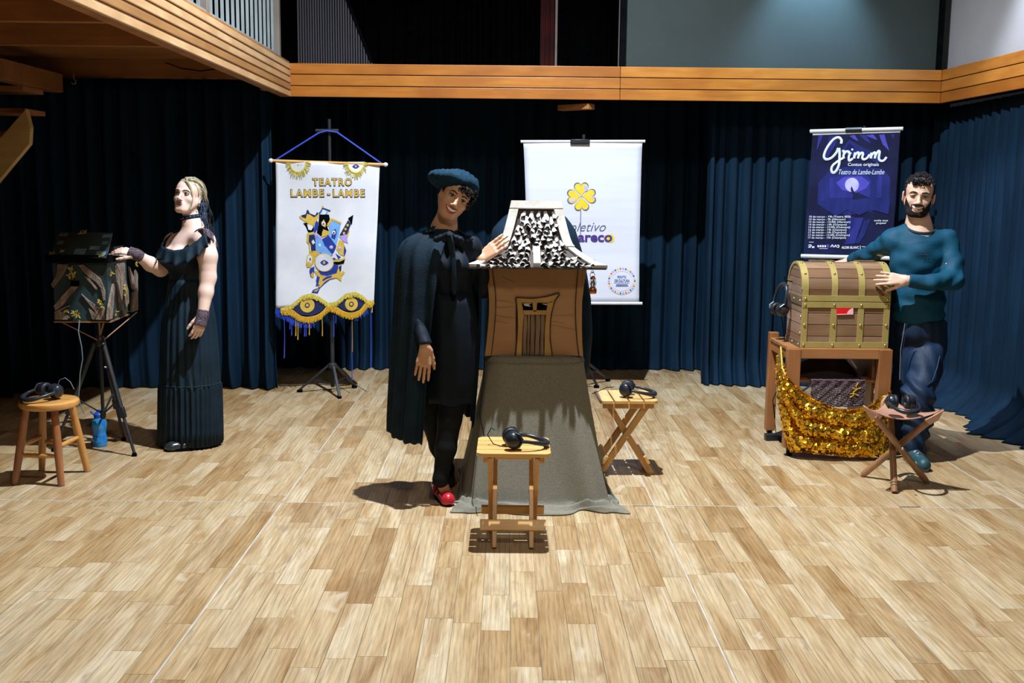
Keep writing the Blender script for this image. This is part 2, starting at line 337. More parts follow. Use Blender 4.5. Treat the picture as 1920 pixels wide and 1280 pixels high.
# ------------------------------------------------------------------ wooden beams
YB = 8.5
def lvl(px, py, Y): return P(px, py, Y)
zb, zt = P(1160,188,YB)[2], P(1160,124,YB)[2]
xl, xr = P(545,150,YB)[0], P(1765,160,YB)[0]; xj = P(1163,150,YB)[0]
trim1 = struct('trim_1')                         # beam across the back
MB().box(((xl+xr)/2, YB+.07, (zb+zt)/2), (xr-xl+.1,.09,zt-zb-.012)).obj('core', 'black', trim1, smooth=False)
hb = (zt-zb)/3
for k in range(3):
    for (a, b) in ((xl-.02,xj),(xj,xr)):
        MB().box(((a+b)/2, YB+.0125, zb+hb*(k+.5)), (b-a-.003,.025,hb-.006)).obj('board', 'beam', trim1, smooth=False, bevel=.003)
trim2 = struct('trim_2')                         # beam along the right wall
xq = P(1920,130,7.28)[0]; xs = lambda y: xr+(xq-xr)*(8.5-y)/(8.5-7.28)
MB().bar((xr+.07,8.6,(zb+zt)/2), (xs(4.0)+.07,4.0,(zb+zt)/2), .09, zt-zb-.012).obj('core', 'black', trim2, smooth=False)
for k in range(3): MB().bar((xr+.0125,8.52,zb+hb*(k+.5)), (xs(4.0)+.0125,4.0,zb+hb*(k+.5)), .025, hb-.006).obj('board', 'beam_y', trim2, smooth=False, bevel=.003)
trim3 = struct('trim_3')                         # fascia along the edge of the balcony
zb3, zt3 = P(545,183,YB)[2]-.0, P(545,118,YB)[2]; h5 = (zt3-zb3)/5
MB().box((xl-.05,5.9,(zb3+zt3)/2), (.05,5.2,zt3-zb3-.01)).obj('core', 'joist', trim3, smooth=False)
for k in range(5):
    MB().box((xl-.0125,5.9,zb3+h5*(k+.5)), (.025,5.2,h5-.012)).obj('board', 'fascia', trim3, smooth=False, bevel=.004)
    if k: MB().box((xl-.017,5.9,zb3+h5*k), (.02,5.2,.005)).obj('bead', 'fascia', trim3, smooth=False)
# ------------------------------------------------------------------ underside of the balcony
ceil = struct('ceiling')
zj = P(300,147,8.5)[2]
for k in range(10): MB().box((-3.35,3.5+.55*k,zj+.155), (3.2,.545,.02)).obj('board', 'joist', ceil, smooth=False, bevel=.003)
for y in (8.52,6.65,5.72,4.9,4.1): MB().box((-3.3,y,zj+.075), (3.1,.05,.15)).obj('joist', 'joist', ceil, smooth=False, bevel=.004)
MB().box((-3.48,6.2,zj-.055), (.11,4.4,.14)).obj('support_beam', 'joist', ceil, smooth=False, bevel=.006)
MB().box((-1.83,8.42,zj-.045), (.16,.10,.09)).obj('bracket_block', 'joist', ceil, smooth=False, bevel=.004)
MB().tube([P(310,117,8.44),P(340,128,8.44),P(375,133,8.44),P(400,130,8.44),P(425,122,8.44)], .005, 6).obj('cable', 'black', ceil)
hk = thing('ceiling_hook', 'small brass hook screwed under the balcony joist at left', 'hook', P(138,146,8.4))
a0 = P(138,143,8.4); MB().tube([a0+V(0,0,.02), a0, a0+V(0,0,-.02), a0+V(.016,0,-.035), a0+V(.012,0,-.055), a0+V(-.01,0,-.06), a0+V(-.018,0,-.045)], .004, 6).obj('hook', 'gold', hk)
blk = MB().box(P(1080,201,8.66)+V(0,0,.0), (.09,.30,.045), rot(0,0,.9)).obj('trim_4', 'joist', None, smooth=False, bevel=.004); blk['kind'] = 'structure'
# balcony rail
M['railgrey'] = mat('grey rail paint', (.30,.36,.38), .45, .2, c2=(.24,.29,.31), scale=6)
M['railpost'] = mat('taupe post paint', (.22,.19,.16), .5, c2=(.16,.14,.12), scale=5)
rl = thing('balcony_railing', 'grey metal balcony railing with thin upright bars above the pale wooden fascia', 'railing', (xl-.08,6.5,zt3))
MB().box((xl-.08,6.2,zt3+.035), (.04,4.5,.035)).obj('bottom_rail', 'railgrey', rl, smooth=False, bevel=.004)
MB().box((xl-.08,6.2,zt3+.98), (.05,4.5,.05)).obj('top_rail', 'railgrey', rl, smooth=False, bevel=.006)
for k in range(27): MB().box((xl-.08,8.25-.13*k,zt3+.51), (.018,.012,.93)).obj('baluster', 'railgrey', rl, smooth=False)
for y in (8.40,6.42): MB().box((xl-.08,y,zt3+.50), (.05,.06,1.0)).obj('post', 'railpost', rl, smooth=False, bevel=.004)
# stairs at the far left
M['stair'] = wood('stair wood', (.74,.52,.24), (.62,.42,.17), (.30,.17,.05), 'X', .7, .5, None, .1)
st = thing('staircase', 'sloping wooden stair stringer with treads at the far left edge', 'stairs', P(10,340,6.8))
pf = [P(x,y,6.8) for x, y in ((-120,395),(48,204),(57,238),(55,270),(-120,480))]
MB().prism(pf, [p+V(0,.05,0) for p in pf]).obj('stringer', 'stair', st, smooth=False, bevel=.004)
for (x0, x1, y0) in ((-80,43,161),(-80,47,203),(-80,10,246)):
    a, b = P(x0,y0,6.9), P(x1,y0,6.9); MB().box(((a+b)/2)+V(0,.15,-.012), (b[0]-a[0],.30,.03)).obj('tread', 'joist', st, smooth=False, bevel=.003)
# ------------------------------------------------------------------ upper level
M['screen'] = mat('grey green painted wall', (.028,.041,.041), .8, c2=(.025,.037,.037), scale=3, bump=.05, bscale=60)
M['paintwhite'] = mat('white painted wall', (.36,.36,.38), .8, c2=(.33,.33,.35), scale=3, bump=.05, bscale=60)
wb = MB().box(((P(1173,60,8.6)[0]+xr+.1)/2,8.62,zt+.75), (xr+.1-P(1173,60,8.6)[0],.04,1.6)).obj('wall_back', 'screen', None, smooth=False); wb['kind'] = 'structure'
wr_ = MB().bar((xr+.10,8.6,zt+.75), (xs(4.0)+.10,4.0,zt+.75), .04, 1.6).obj('wall_right', 'paintwhite', None, smooth=False); wr_['kind'] = 'structure'
for nm, px, w in (('trim_5',1168,.045),('trim_6',1765,.03)):
    p = P(px,60,8.54); o = MB().box((p[0],8.55,zt+.75), (w,.05,1.6)).obj(nm, 'black', None, smooth=False); o['kind'] = 'structure'
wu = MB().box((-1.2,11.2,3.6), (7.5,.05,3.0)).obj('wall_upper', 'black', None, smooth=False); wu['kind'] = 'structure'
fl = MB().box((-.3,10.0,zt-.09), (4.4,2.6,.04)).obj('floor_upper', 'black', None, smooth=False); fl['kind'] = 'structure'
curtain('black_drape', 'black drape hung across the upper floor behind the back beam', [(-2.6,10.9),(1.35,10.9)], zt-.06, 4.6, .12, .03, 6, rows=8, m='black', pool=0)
M['reddrape'] = mat('dark red drape', (.11,.008,.008), .8, c2=(.05,.004,.004), scale=4, sheen=.1)
a, b = P(1000,80,10.3)[0], P(1058,80,10.3)[0]
curtain('red_drape', 'narrow dark red drape hanging on the upper floor above the beam', [(a,10.3),(b,10.3)], zt-.06, 4.4, .09, .03, 8, rows=10, m='reddrape', pool=0)
for px, lab in ((1043,'thin pale pole standing in front of the red drape'),(1162,'thin grey pole beside the black edge of the grey wall')):
    p = P(px,60,9.4); o = MB().cyl((p[0],9.4,zt-.06), (p[0],9.4,4.2), .011, n=8).obj('upright_pole', 'railpost', None); tag(o, lab, 'pole')
# pleated grey drape behind the railing, its top shaped to a slanting shadow edge
M['slat'] = mat('mauve grey pleats', (.07,.058,.072), .6, c2=(.045,.05,.06), scale=3, stretch=(8,1,.3))
pa = thing('slanted_pleats', 'thin dark upright pleats behind the balcony rail, cut along a slanting shadow edge', 'railing', P(600,110,9.3))
x0, x1 = P(560,80,9.3)[0], P(697,80,9.3)[0]; n = 30
for k in range(n):
    x = x0+(x1-x0)*k/(n-1); px = 560+137*k/(n-1); top = P(px, max(-160, 118-(697-px)*2.55), 9.3)[2]
    MB().box((x,9.3,(zt-.07+top)/2), (.012,.02,max(.02,top-zt+.07))).obj('slat', 'slat', pa, smooth=False)
MB().bar(P(697,116,9.29), P(600,-131,9.29), .02, .03, (0,1,0)).obj('slanted_edge', 'black', pa, smooth=False)
# ================================================================== helpers for flat things measured on the photo
class Plane:
    """upright plane through a and b (both at any height); hit() gives the spot on it, off = distance in front of it"""
    def __init__(s, a, b, wave=None):
        s.a = np.array(a, float); d = np.array(b, float)-s.a; d[2] = 0; s.u = nrm(d); s.n = np.array([s.u[1], -s.u[0], 0.]); s.wave = wave
    def hit(s, px, py, off=0.):
        d = ray(px, py); o = np.array([0,0,EYE]); t = np.dot(s.a-o, s.n)/np.dot(d, s.n); p = o+d*t
        if s.wave: off = off + s.wave(np.dot(p-s.a, s.u), p[2])
        return p+s.n*off
    def loc(s, px, py): p = s.hit(px, py); return np.dot(p-s.a, s.u), p[2]
    def at(s, u, z, off=0.):
        if s.wave: off = off + s.wave(u, z)
        q = s.a+s.u*u+s.n*off; q[2] = z; return q
class Zoom:
    def __init__(s, pl, sc, ox, oy): s.pl, s.sc, s.ox, s.oy = pl, sc, ox, oy
    def px(s, x, y): return s.ox+x/s.sc, s.oy+y/s.sc
    def p(s, x, y, off=0.): return s.pl.hit(*s.px(x, y), off)
    def poly(s, name, pts, m, parent, off=.004, th=.0015, smooth=False):
        f = [s.p(x, y, off) for x, y in pts]; b = [q-s.pl.n*th for q in f]
        return MB().prism(f, b).obj(name, m, parent, smooth=smooth)
    def disc(s, name, c, rx, ry, m, parent, off=.005, th=.0015, n=24, a0=0, a1=360):
        full = abs(a1-a0) >= 360; k = n if full else n+1
        return s.poly(name, [(c[0]+rx*math.cos(math.radians(a0+(a1-a0)*i/n)), c[1]+ry*math.sin(math.radians(a0+(a1-a0)*i/n))) for i in range(k)], m, parent, off, th)
    def stroke(s, name, lines, w, m, parent, off=.005, flat=.35, n=6):
        mb = MB()
        for ln in lines:
            ln = np.array(ln, float)
            if len(ln) > 2:
                t = np.linspace(0, len(ln)-1, (len(ln)-1)*4+1); q = []
                for v in t:                                   # Catmull-Rom
                    i = min(int(v), len(ln)-2); f = v-i; p0, p1, p2, p3 = ln[max(i-1,0)], ln[i], ln[i+1], ln[min(i+2,len(ln)-1)]
                    q.append(.5*((2*p1)+(-p0+p2)*f+(2*p0-5*p1+4*p2-p3)*f*f+(-p0+3*p1-3*p2+p3)*f**3))
                ln = np.array(q)
            mb.tube([s.p(x, y, off) for x, y in ln], w, n, flat=(s.pl.n, flat))
        return mb.obj(name, m, parent)
    def text(s, name, body, x, y, width, m, parent, off=.005, shear=0., bold=0., height=None, align='LEFT', space=1.):
        """lettering whose left end of the baseline stands at zoom point x, y and which is width zoom pixels long"""
        me = text_mesh(body, 1., shear, bold, 'LEFT', .002, space); v = np.array([w.co[:] for w in me.vertices]); x0, x1 = v[:,0].min(), v[:,0].max()
        a, b = s.p(x, y), s.p(x+width, y); k = np.linalg.norm((b-a))/(x1-x0); ky = k
        if height: ky = np.linalg.norm(s.p(x, y)-s.p(x, y-height))/.73
        du = nrm(b-a); up = np.array([0,0,1.]); base = s.pl.a
        out = []
        for q in v:
            p = a+du*(q[0]-x0)*k+up*q[1]*ky; p = p - s.pl.n*np.dot(p-s.pl.a, s.pl.n)
            o = off + (s.pl.wave(np.dot(p-s.pl.a, s.pl.u), p[2]) if s.pl.wave else 0); out.append(p+s.pl.n*(o+q[2]*.25))
        off0 = WLOC[parent.name]
        for w, p in zip(me.vertices, out): w.co = p-off0
        me.update(); return link(name, me, m, parent)
# ================================================================== materials of the props
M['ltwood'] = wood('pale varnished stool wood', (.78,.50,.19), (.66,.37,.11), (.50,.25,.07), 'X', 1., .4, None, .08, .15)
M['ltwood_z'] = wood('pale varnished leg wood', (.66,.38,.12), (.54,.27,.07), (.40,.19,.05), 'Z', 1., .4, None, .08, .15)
M['rndwood'] = wood('honey stool wood', (.66,.36,.11), (.55,.26,.06), (.42,.18,.04), 'X', 1., .35, None, .06, .3)
M['rndleg'] = wood('honey leg wood', (.60,.31,.09), (.48,.22,.05), (.36,.15,.03), 'Z', 1., .35, None, .06, .3)
M['rndleg_dark'] = wood('reddish leg wood', (.36,.15,.06), (.28,.10,.035), (.20,.07,.03), 'Z', 1., .35, None, .06, .3)
M['tripodwood'] = wood('brown dowel wood', (.36,.19,.09), (.27,.13,.06), (.19,.09,.04), 'Z', 1., .4, None, .08, .2)
M['leather'] = mat('tan pink leather', (.46,.25,.17), .38, c2=(.38,.19,.13), scale=9, bump=.1, bscale=120)
M['phone'] = mat('headphone plastic', (.009,.012,.019), .32, c2=(.014,.019,.029), scale=9)
M['cushion'] = mat('headphone cushion', (.008,.010,.014), .5, c2=(.012,.015,.021), scale=20, bump=.1, bscale=150)
M['bark'] = mat('painted bark', (.12,.078,.052), .8, c2=(.26,.20,.165), scale=34, stretch=(1,1,.5), bump=.7, bscale=160)
M['moss'] = mat('yellow moss', (.42,.30,.04), .8, c2=(.28,.24,.05), scale=40, bump=.3, bscale=200)
M['boxgreen'] = mat('blackish green paint', (.010,.020,.020), .5, c2=(.018,.045,.055), scale=5, bump=.2, bscale=60)
M['bluebrick'] = mat('blue grey stone paint', (.05,.11,.16), .7, c2=(.12,.19,.24), scale=14, stretch=(1,1,2.5), bump=.5, bscale=60)
M['rope'] = mat('blue cord', (.02,.07,.55), .6, c2=(.02,.05,.42), scale=60, bump=.3)
M['blue'] = mat('royal blue felt', (.008,.035,.30), .8, c2=(.006,.028,.24), scale=30, bump=.1)
M['navy'] = mat('navy felt', (.005,.012,.085), .8, c2=(.005,.012,.06), scale=30, bump=.1)
M['skyblue'] = mat('sky blue felt', (.16,.38,.80), .8, c2=(.13,.33,.72), scale=30, bump=.1)
M['goldfelt'] = mat('mustard gold felt', (.58,.40,.06), .75, c2=(.50,.34,.05), scale=30, bump=.1)
M['lilac'] = mat('lilac felt', (.36,.30,.72), .8, c2=(.32,.26,.66), scale=30)
M['fringe'] = mat('gold fringe', (.66,.40,.03), .45, c2=(.50,.28,.02), scale=90, bump=.4)
M['fringe_y'] = mat('yellow fringe', (.66,.56,.10), .5, c2=(.50,.40,.06), scale=90, bump=.4)
M['hood'] = mat('dark blue velvet hood', (.003,.014,.030), .8, c2=(.005,.021,.042), scale=9, spec=.2)
M['burlap'] = mat('olive grey burlap', (.225,.212,.165), .95, c2=(.160,.152,.120), scale=160, stretch=(1,1,1), bump=.35, bscale=420)
M['ply'] = wood('painted plywood wall', (.40,.22,.105), (.34,.175,.08), (.28,.14,.062), 'X', .5, .5, None, .05)
M['plyedge'] = wood('light corner trim', (.42,.24,.10), (.33,.17,.065), (.24,.12,.05), 'Z', .6, .5, None, .05)
M['doorgold'] = mat('ochre door frame', (.42,.25,.075), .55, c2=(.34,.19,.055), scale=12, bump=.15)
M['doorbark'] = mat('bark door board', (.17,.11,.075), .85, c2=(.26,.17,.11), scale=26, stretch=(1,1,.25), bump=.8, bscale=110)
M['rooftrim'] = mat('cream white roof trim', (.60,.57,.52), .7, c2=(.48,.45,.40), scale=14, bump=.15)
M['tile'] = mat('white brushed roof chips', (.70,.69,.70), .8, c2=(.30,.28,.27), scale=45, stretch=(1,1,.35), ramp=(.45,.68), bump=.3)
M['roofdark'] = mat('dark roof board', (.045,.033,.026), .8, c2=(.06,.045,.035), scale=9)
M['outline'] = mat('dark outline paint', (.030,.020,.014), .8, c2=(.04,.028,.02), scale=9)
M['copper'] = mat('copper lantern', (.62,.22,.09), .3, .8, c2=(.5,.17,.07), scale=20)
M['glass'] = mat('clear glass', (.9,.9,.9), .05, trans=.95)
M['chestwood'] = wood('weathered chest plank', (.30,.185,.105), (.21,.125,.07), (.13,.075,.045), 'X', .8, .5, 'object', .15)
M['chestside'] = wood('weathered chest side plank', (.34,.22,.15), (.25,.155,.105), (.16,.10,.065), 'Y', .8, .5, 'object', .15)
M['brass'] = mat('brass painted strap', (.47,.37,.13), .42, .35, c2=(.41,.32,.10), scale=9, bump=.08, bscale=90)
M['stud'] = mat('brass stud', (.72,.55,.22), .22, .9, c2=(.62,.46,.16), scale=20)
M['bronze'] = mat('dull bronze side strap', (.17,.115,.07), .5, .2, c2=(.13,.09,.055), scale=9)
M['red'] = mat('red translucent window', (.75,.015,.02), .3, c2=(.68,.012,.018), scale=6)
M['pink'] = mat('pale pink paper', (.85,.55,.58), .5, c2=(.8,.5,.54), scale=6)
M['cartwood'] = wood('reddish cart wood', (.34,.145,.05), (.28,.11,.036), (.20,.075,.024), 'Z', .8, .4, None, .1, .2)
M['cartwood_x'] = wood('reddish cart rail wood', (.38,.175,.062), (.32,.135,.044), (.23,.09,.03), 'X', .8, .4, None, .1, .2)
M['sequin'] = mat('gold sequin', (.86,.52,.05), .22, .9, c2=(.72,.36,.02), scale=16)
M['sequinbase'] = mat('sequin ground cloth', (.24,.12,.015), .7, c2=(.17,.08,.01), scale=20)
M['crochet'] = mat('purple brown crochet yarn', (.085,.055,.075), .9, c2=(.13,.09,.11), scale=80, bump=.5)
M['bag'] = mat('dark plum bag cloth', (.022,.013,.017), .8, c2=(.032,.02,.026), scale=12, bump=.2)
M['bottle'] = mat('blue bottle plastic', (.02,.22,.75), .15, c2=(.05,.42,.85), scale=26, trans=.45)
M['bottlecap'] = mat('blue bottle cap', (.015,.07,.42), .35, c2=(.012,.06,.36), scale=9)
M['tube'] = mat('grey white tube', (.60,.63,.70), .4, c2=(.52,.55,.62), scale=9)
M['cable_g'] = mat('grey cable', (.16,.18,.20), .5, c2=(.13,.15,.17), scale=30)
def two_sided(m, inner):
    """paints the shade inside each chip as a dark colour on its hollow side"""
    nt = m.node_tree; b = nt.nodes['Principled BSDF']; src = b.inputs['Base Color'].links[0].from_socket; g = nt.nodes.new('ShaderNodeNewGeometry'); x = nt.nodes.new('ShaderNodeMix'); x.data_type = 'RGBA'
    x.inputs['B'].default_value = (*inner,1); nt.links.new(g.outputs['Backfacing'], x.inputs['Factor']); nt.links.new(src, x.inputs['A']); nt.links.new(x.outputs['Result'], b.inputs['Base Color'])
two_sided(M['tile'], (.03,.022,.018))  # dark inner colour puts shade into the chip mouths
# ================================================================== round stool at far left
def round_stool():
    c = G(92,748,.46); st = thing('round_stool', 'round honey wood stool at the far left with headphones on its seat', 'stool', (c[0],c[1],0))
    MB().lathe([(.0,.418),(.135,.418),(.150,.424),(.156,.438),(.154,.452),(.146,.459),(.12,.460),(0,.460)], (c[0],c[1],0), 40).obj('seat', 'rndwood', st)
    feet = [G(28,908), G(115,911), G(164,884), G(79,882)]; tops = []
    for i, f in enumerate(feet):
        d = f-V(c[0],c[1],0); t = V(c[0],c[1],.425)+V(d[0],d[1],0)*.60; tops.append(t)
        leg = MB().tube([t, t+(f-t)*.5, f+V(0,0,.006)], [.019,.0225,.018], 12).obj('leg', 'rndleg_dark' if i in (0,1) else 'rndleg', st)
        if i in (0,1): leg['label'] = 'darker reddish brown leg'
        MB().cyl(f+V(0,0,.006), f, .0185, n=12).obj('foot_cap', 'cable_g', leg)
    for (i, j, k) in ((0,1,.62),(1,2,.50),(2,3,.58),(3,0,.50)):
        a = tops[i]+(feet[i]-tops[i])*k; b = tops[j]+(feet[j]-tops[j])*k; MB().tube([a, (a+b)/2, b], [.010,.0135,.010], 10).obj('rung', 'rndleg', st)
    return c
RS = round_stool()
# ================================================================== folding stools (built once, copied once)
def folding_stool():
    r = thing('folding_stool', 'small folding slatted wooden stool in front of the house box, headphones on top', 'stool', (0,0,0), 'folding slatted stools')
    w, d, h = .335, .335, .445
    ys = [-.1275,-.0425,.0425,.1275]; sl = .076
    for k, y in enumerate(ys):                       # slats run along X, the outer two with rounded corners
        pts = []
        rr = .03
        cs = {0:[(-w/2+rr,y-sl/2+rr,180,270),(w/2-rr,y-sl/2+rr,270,360)],3:[(w/2-rr,y+sl/2-rr,0,90),(-w/2+rr,y+sl/2-rr,90,180)]}
        if k == 0:
            for cx, cy, a0, a1 in cs[0]: pts += [(cx+rr*math.cos(math.radians(a0+(a1-a0)*i/5)), cy+rr*math.sin(math.radians(a0+(a1-a0)*i/5))) for i in range(6)]
            pts += [(w/2,y+sl/2),(-w/2,y+sl/2)]
        elif k == 3:
            pts += [(-w/2,y-sl/2),(w/2,y-sl/2)]
            for cx, cy, a0, a1 in cs[3]: pts += [(cx+rr*math.cos(math.radians(a0+(a1-a0)*i/5)), cy+rr*math.sin(math.radians(a0+(a1-a0)*i/5))) for i in range(6)]
        else: pts = [(-w/2,y-sl/2),(w/2,y-sl/2),(w/2,y+sl/2),(-w/2,y+sl/2)]
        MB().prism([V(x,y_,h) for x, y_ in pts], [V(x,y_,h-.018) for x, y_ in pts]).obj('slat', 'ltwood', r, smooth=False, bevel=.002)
    for s in (-1,1):
        MB().box((s*.128,0,h-.018-.016), (.020,.29,.032)).obj('seat_rail', 'ltwood_z', r, smooth=False, bevel=.002)
        # outer frame leans from the front top to the back foot, inner frame the other way
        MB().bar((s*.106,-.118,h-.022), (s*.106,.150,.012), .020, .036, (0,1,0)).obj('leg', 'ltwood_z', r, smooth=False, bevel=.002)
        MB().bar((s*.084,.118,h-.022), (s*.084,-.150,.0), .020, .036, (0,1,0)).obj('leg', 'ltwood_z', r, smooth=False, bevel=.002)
        b = MB().cyl((s*.118,0,.224), (s*.071,0,.224), .006, n=10).obj('bolt', 'steel', r)
    MB().box((0,-.112,.098), (.30,.016,.05), rot(-.55,0,0)).obj('stretcher', 'ltwood', r, smooth=False, bevel=.002)
    MB().box((0,.128,.098), (.30,.016,.05), rot(.55,0,0)).obj('stretcher', 'ltwood', r, smooth=False, bevel=.002)
    MB().box((0,-.098,h-.03), (.168,.018,.024)).obj('stretcher', 'ltwood', r, smooth=False, bevel=.002)
    return r
fs1 = folding_stool(); c = G(963,834,.445); fs1.location = (c[0],c[1],0); FS1 = c
fs2 = copy_tree(fs1); c = G(1172.5,741,.445); fs2.location = (c[0],c[1],0); fs2.rotation_euler = (0,0,PI/2+.03); FS2 = c
fs2['label'] = 'small folding slatted wooden stool with crossed legs to the right behind the grey cloth'
# ================================================================== tripod leather stool
def tripod_stool():
    feet = [G(1617,893), G(1738,906), G(1677,925)]; hubp = P(1692,842,(feet[0][1]+feet[2][1])/2+.02)
    r = thing('tripod_stool', 'three legged stool with a sagging leather seat at right, headphones lying on it', 'stool', (hubp[0],hubp[1],0))
    L_, R_, B_ = P(1618,760,feet[2][1]+.02), P(1769,767,feet[2][1]+.05), P(1668,741,feet[2][1]+.33)
    # each leg runs from a foot through the hub to the corner across
    tops = [R_+(-.035*nrm(R_-hubp))+V(0,0,-.03), L_+V(.035,0.01,-.04), B_+V(0.0,-.02,-.05)]
    tops[0] = P(1742,789,R_[1]+.02); tops[1] = P(1640,779,L_[1]-.005)
    for k, (f, t) in enumerate(zip(feet, tops)):
        f = f+V(0,0,.008); o = MB().tube([f, f+(t-f)*.06, t], [.016,.0185,.0175], 14).obj('leg', 'tripodwood', r)
        if k == 2:
            for q in (.07,.10): MB().torus(f+(t-f)*q, .0186, .0016, np.array(Vector(t-f).to_track_quat('Z','Y').to_matrix()), 16, 6).obj('ring', 'outline', o)
    MB().ell(P(1692.5,841,feet[2][1]-.045), .008, 10, 6).obj('hub_bolt', 'steel', r)
    A = np.zeros((15,15,3))                          # sagging three cornered hide
    for i in range(15):
        for j in range(15):
            u, v = i/14, j/14; a, b, c_ = (1-u), u*(1-v), u*v          # weights back, left, right
            p = B_*a+L_*b+R_*c_; e = 27*a*b*c_; q = (a*b+1.35*b*c_+a*c_)*3
            cc = (B_+L_+R_)/3; p = p+(cc-p)*q*.10; p[2] -= .075*q**.9*.9; A[i,j] = p
    MB().grid(A).obj('leather_seat', 'leather', r, thick=.005, angle=180)
    for C_, s_ in ((L_,1),(R_,-1)):                  # leather pockets sewn under the two front corners
        f = [C_, C_+V(s_*.050,-.004,-.030), C_+V(s_*.105,-.004,-.058), C_+V(s_*.075,-.004,-.085), C_+V(s_*.030,-.004,-.060)]; MB().prism([p+V(0,-.012,0) for p in f], f).obj('corner_pocket', 'leather', r, bevel=.002)
    # raised leather pocket over the back leg
    pk = [P(x,y,Y) for x, y, Y in ((1653,772,B_[1]-.05),(1656,752,B_[1]-.02),(1664,742,B_[1]),(1674,741,B_[1]),(1683,750,B_[1]-.02),(1690,768,B_[1]-.05))]
    lo = [p+V(0,.04,-.02) for p in pk]; top = [p+V(0,-.018,0) for p in pk]
    MB().grid([pk, [p+V(0,.03,-.004) for p in pk], lo]).obj('corner_pocket', 'leather', r, thick=.004)
    return (B_+L_+R_)/3+V(0,0,-.07), L_, R_, B_
TS, TL_, TR_, TB_ = tripod_stool()
# ================================================================== headphones (built once, copied four times)
def headphones():
    r = thing('headphones', 'black headphones lying on the folding stool in front of the house box', 'headphones', (0,0,0), 'black headphones')
    for s in (-1,1):
        R = rot(PI/2,0,0); c = V(0,s*.052,.044)
        cup = MB().lathe([(0,.026),(.018,.026),(.030,.021),(.037,.010),(.040,-.004),(.040,-.012),(0,-.012)], c, 28, R if s < 0 else rot(-PI/2,0,0)).obj('ear_cup', 'phone', r)
        MB().lathe([(0,.0275),(.019,.0275),(.021,.026),(.021,.024),(0,.024)], c, 24, R if s < 0 else rot(-PI/2,0,0)).obj('cap_disc', 'blackgloss', cup)
        MB().torus(c+V(0,-s*.020,0), .028, .0125, R, 28, 10).obj('ear_cushion', 'cushion', r)
        MB().tube([c+V(.0,s*.010,.036), c+V(.022,s*.022,.030), c+V(.040,s*.024,.004), c+V(.022,s*.022,-.026), c+V(.0,s*.010,-.036)], [.004,.005,.006,.005,.004], 8).obj('yoke', 'phone', r)
    pts = []; rad = []
    for i in range(29):
        t = -PI/2+PI*i/28; pts.append(V(.036+.125*math.cos(t)**.8 if math.cos(t) > 1e-6 else .036, .078*math.sin(t), .044-.026*math.cos(t))); rad.append(.008+.006*math.cos(t)**2)
    MB().tube(pts, rad, 10).obj('headband', 'phone', r)
    for s in (-1,1): MB().bar((.040,s*.077,.044), (.085,s*.073,.036), .016, .008, (0,1,0)).obj('slider', 'blackgloss', r, bevel=.002)
    return r
hp = headphones()
def place_hp(o, loc, rz, rx=0, ry=0, label=None):
    o.location = loc; o.rotation_mode = 'ZYX' if False else 'XYZ'; o.rotation_euler = (rx, ry, rz)
    if label: o['label'] = label
place_hp(hp, P(962,832,FS1[1]-.02)*V(1,1,0)+V(-.005,-.03,.4465), math.radians(8))
h2 = copy_tree(hp); place_hp(h2, (FS2[0]+.005,FS2[1]-.02,.4465), math.radians(-12), label='black headphones on the slatted stool behind the grey cloth, to its right')
h3 = copy_tree(hp); place_hp(h3, (RS[0]+.0,RS[1]+.02,.4615), math.radians(-118), label='black headphones lying on the round wooden stool at far left')
h4 = copy_tree(hp); place_hp(h4, (TS[0]+.00,TS[1]-.03,TS[2]+.040), math.radians(-92), label='black headphones resting on the sagging leather seat of the tripod stool')
h5 = copy_tree(hp)
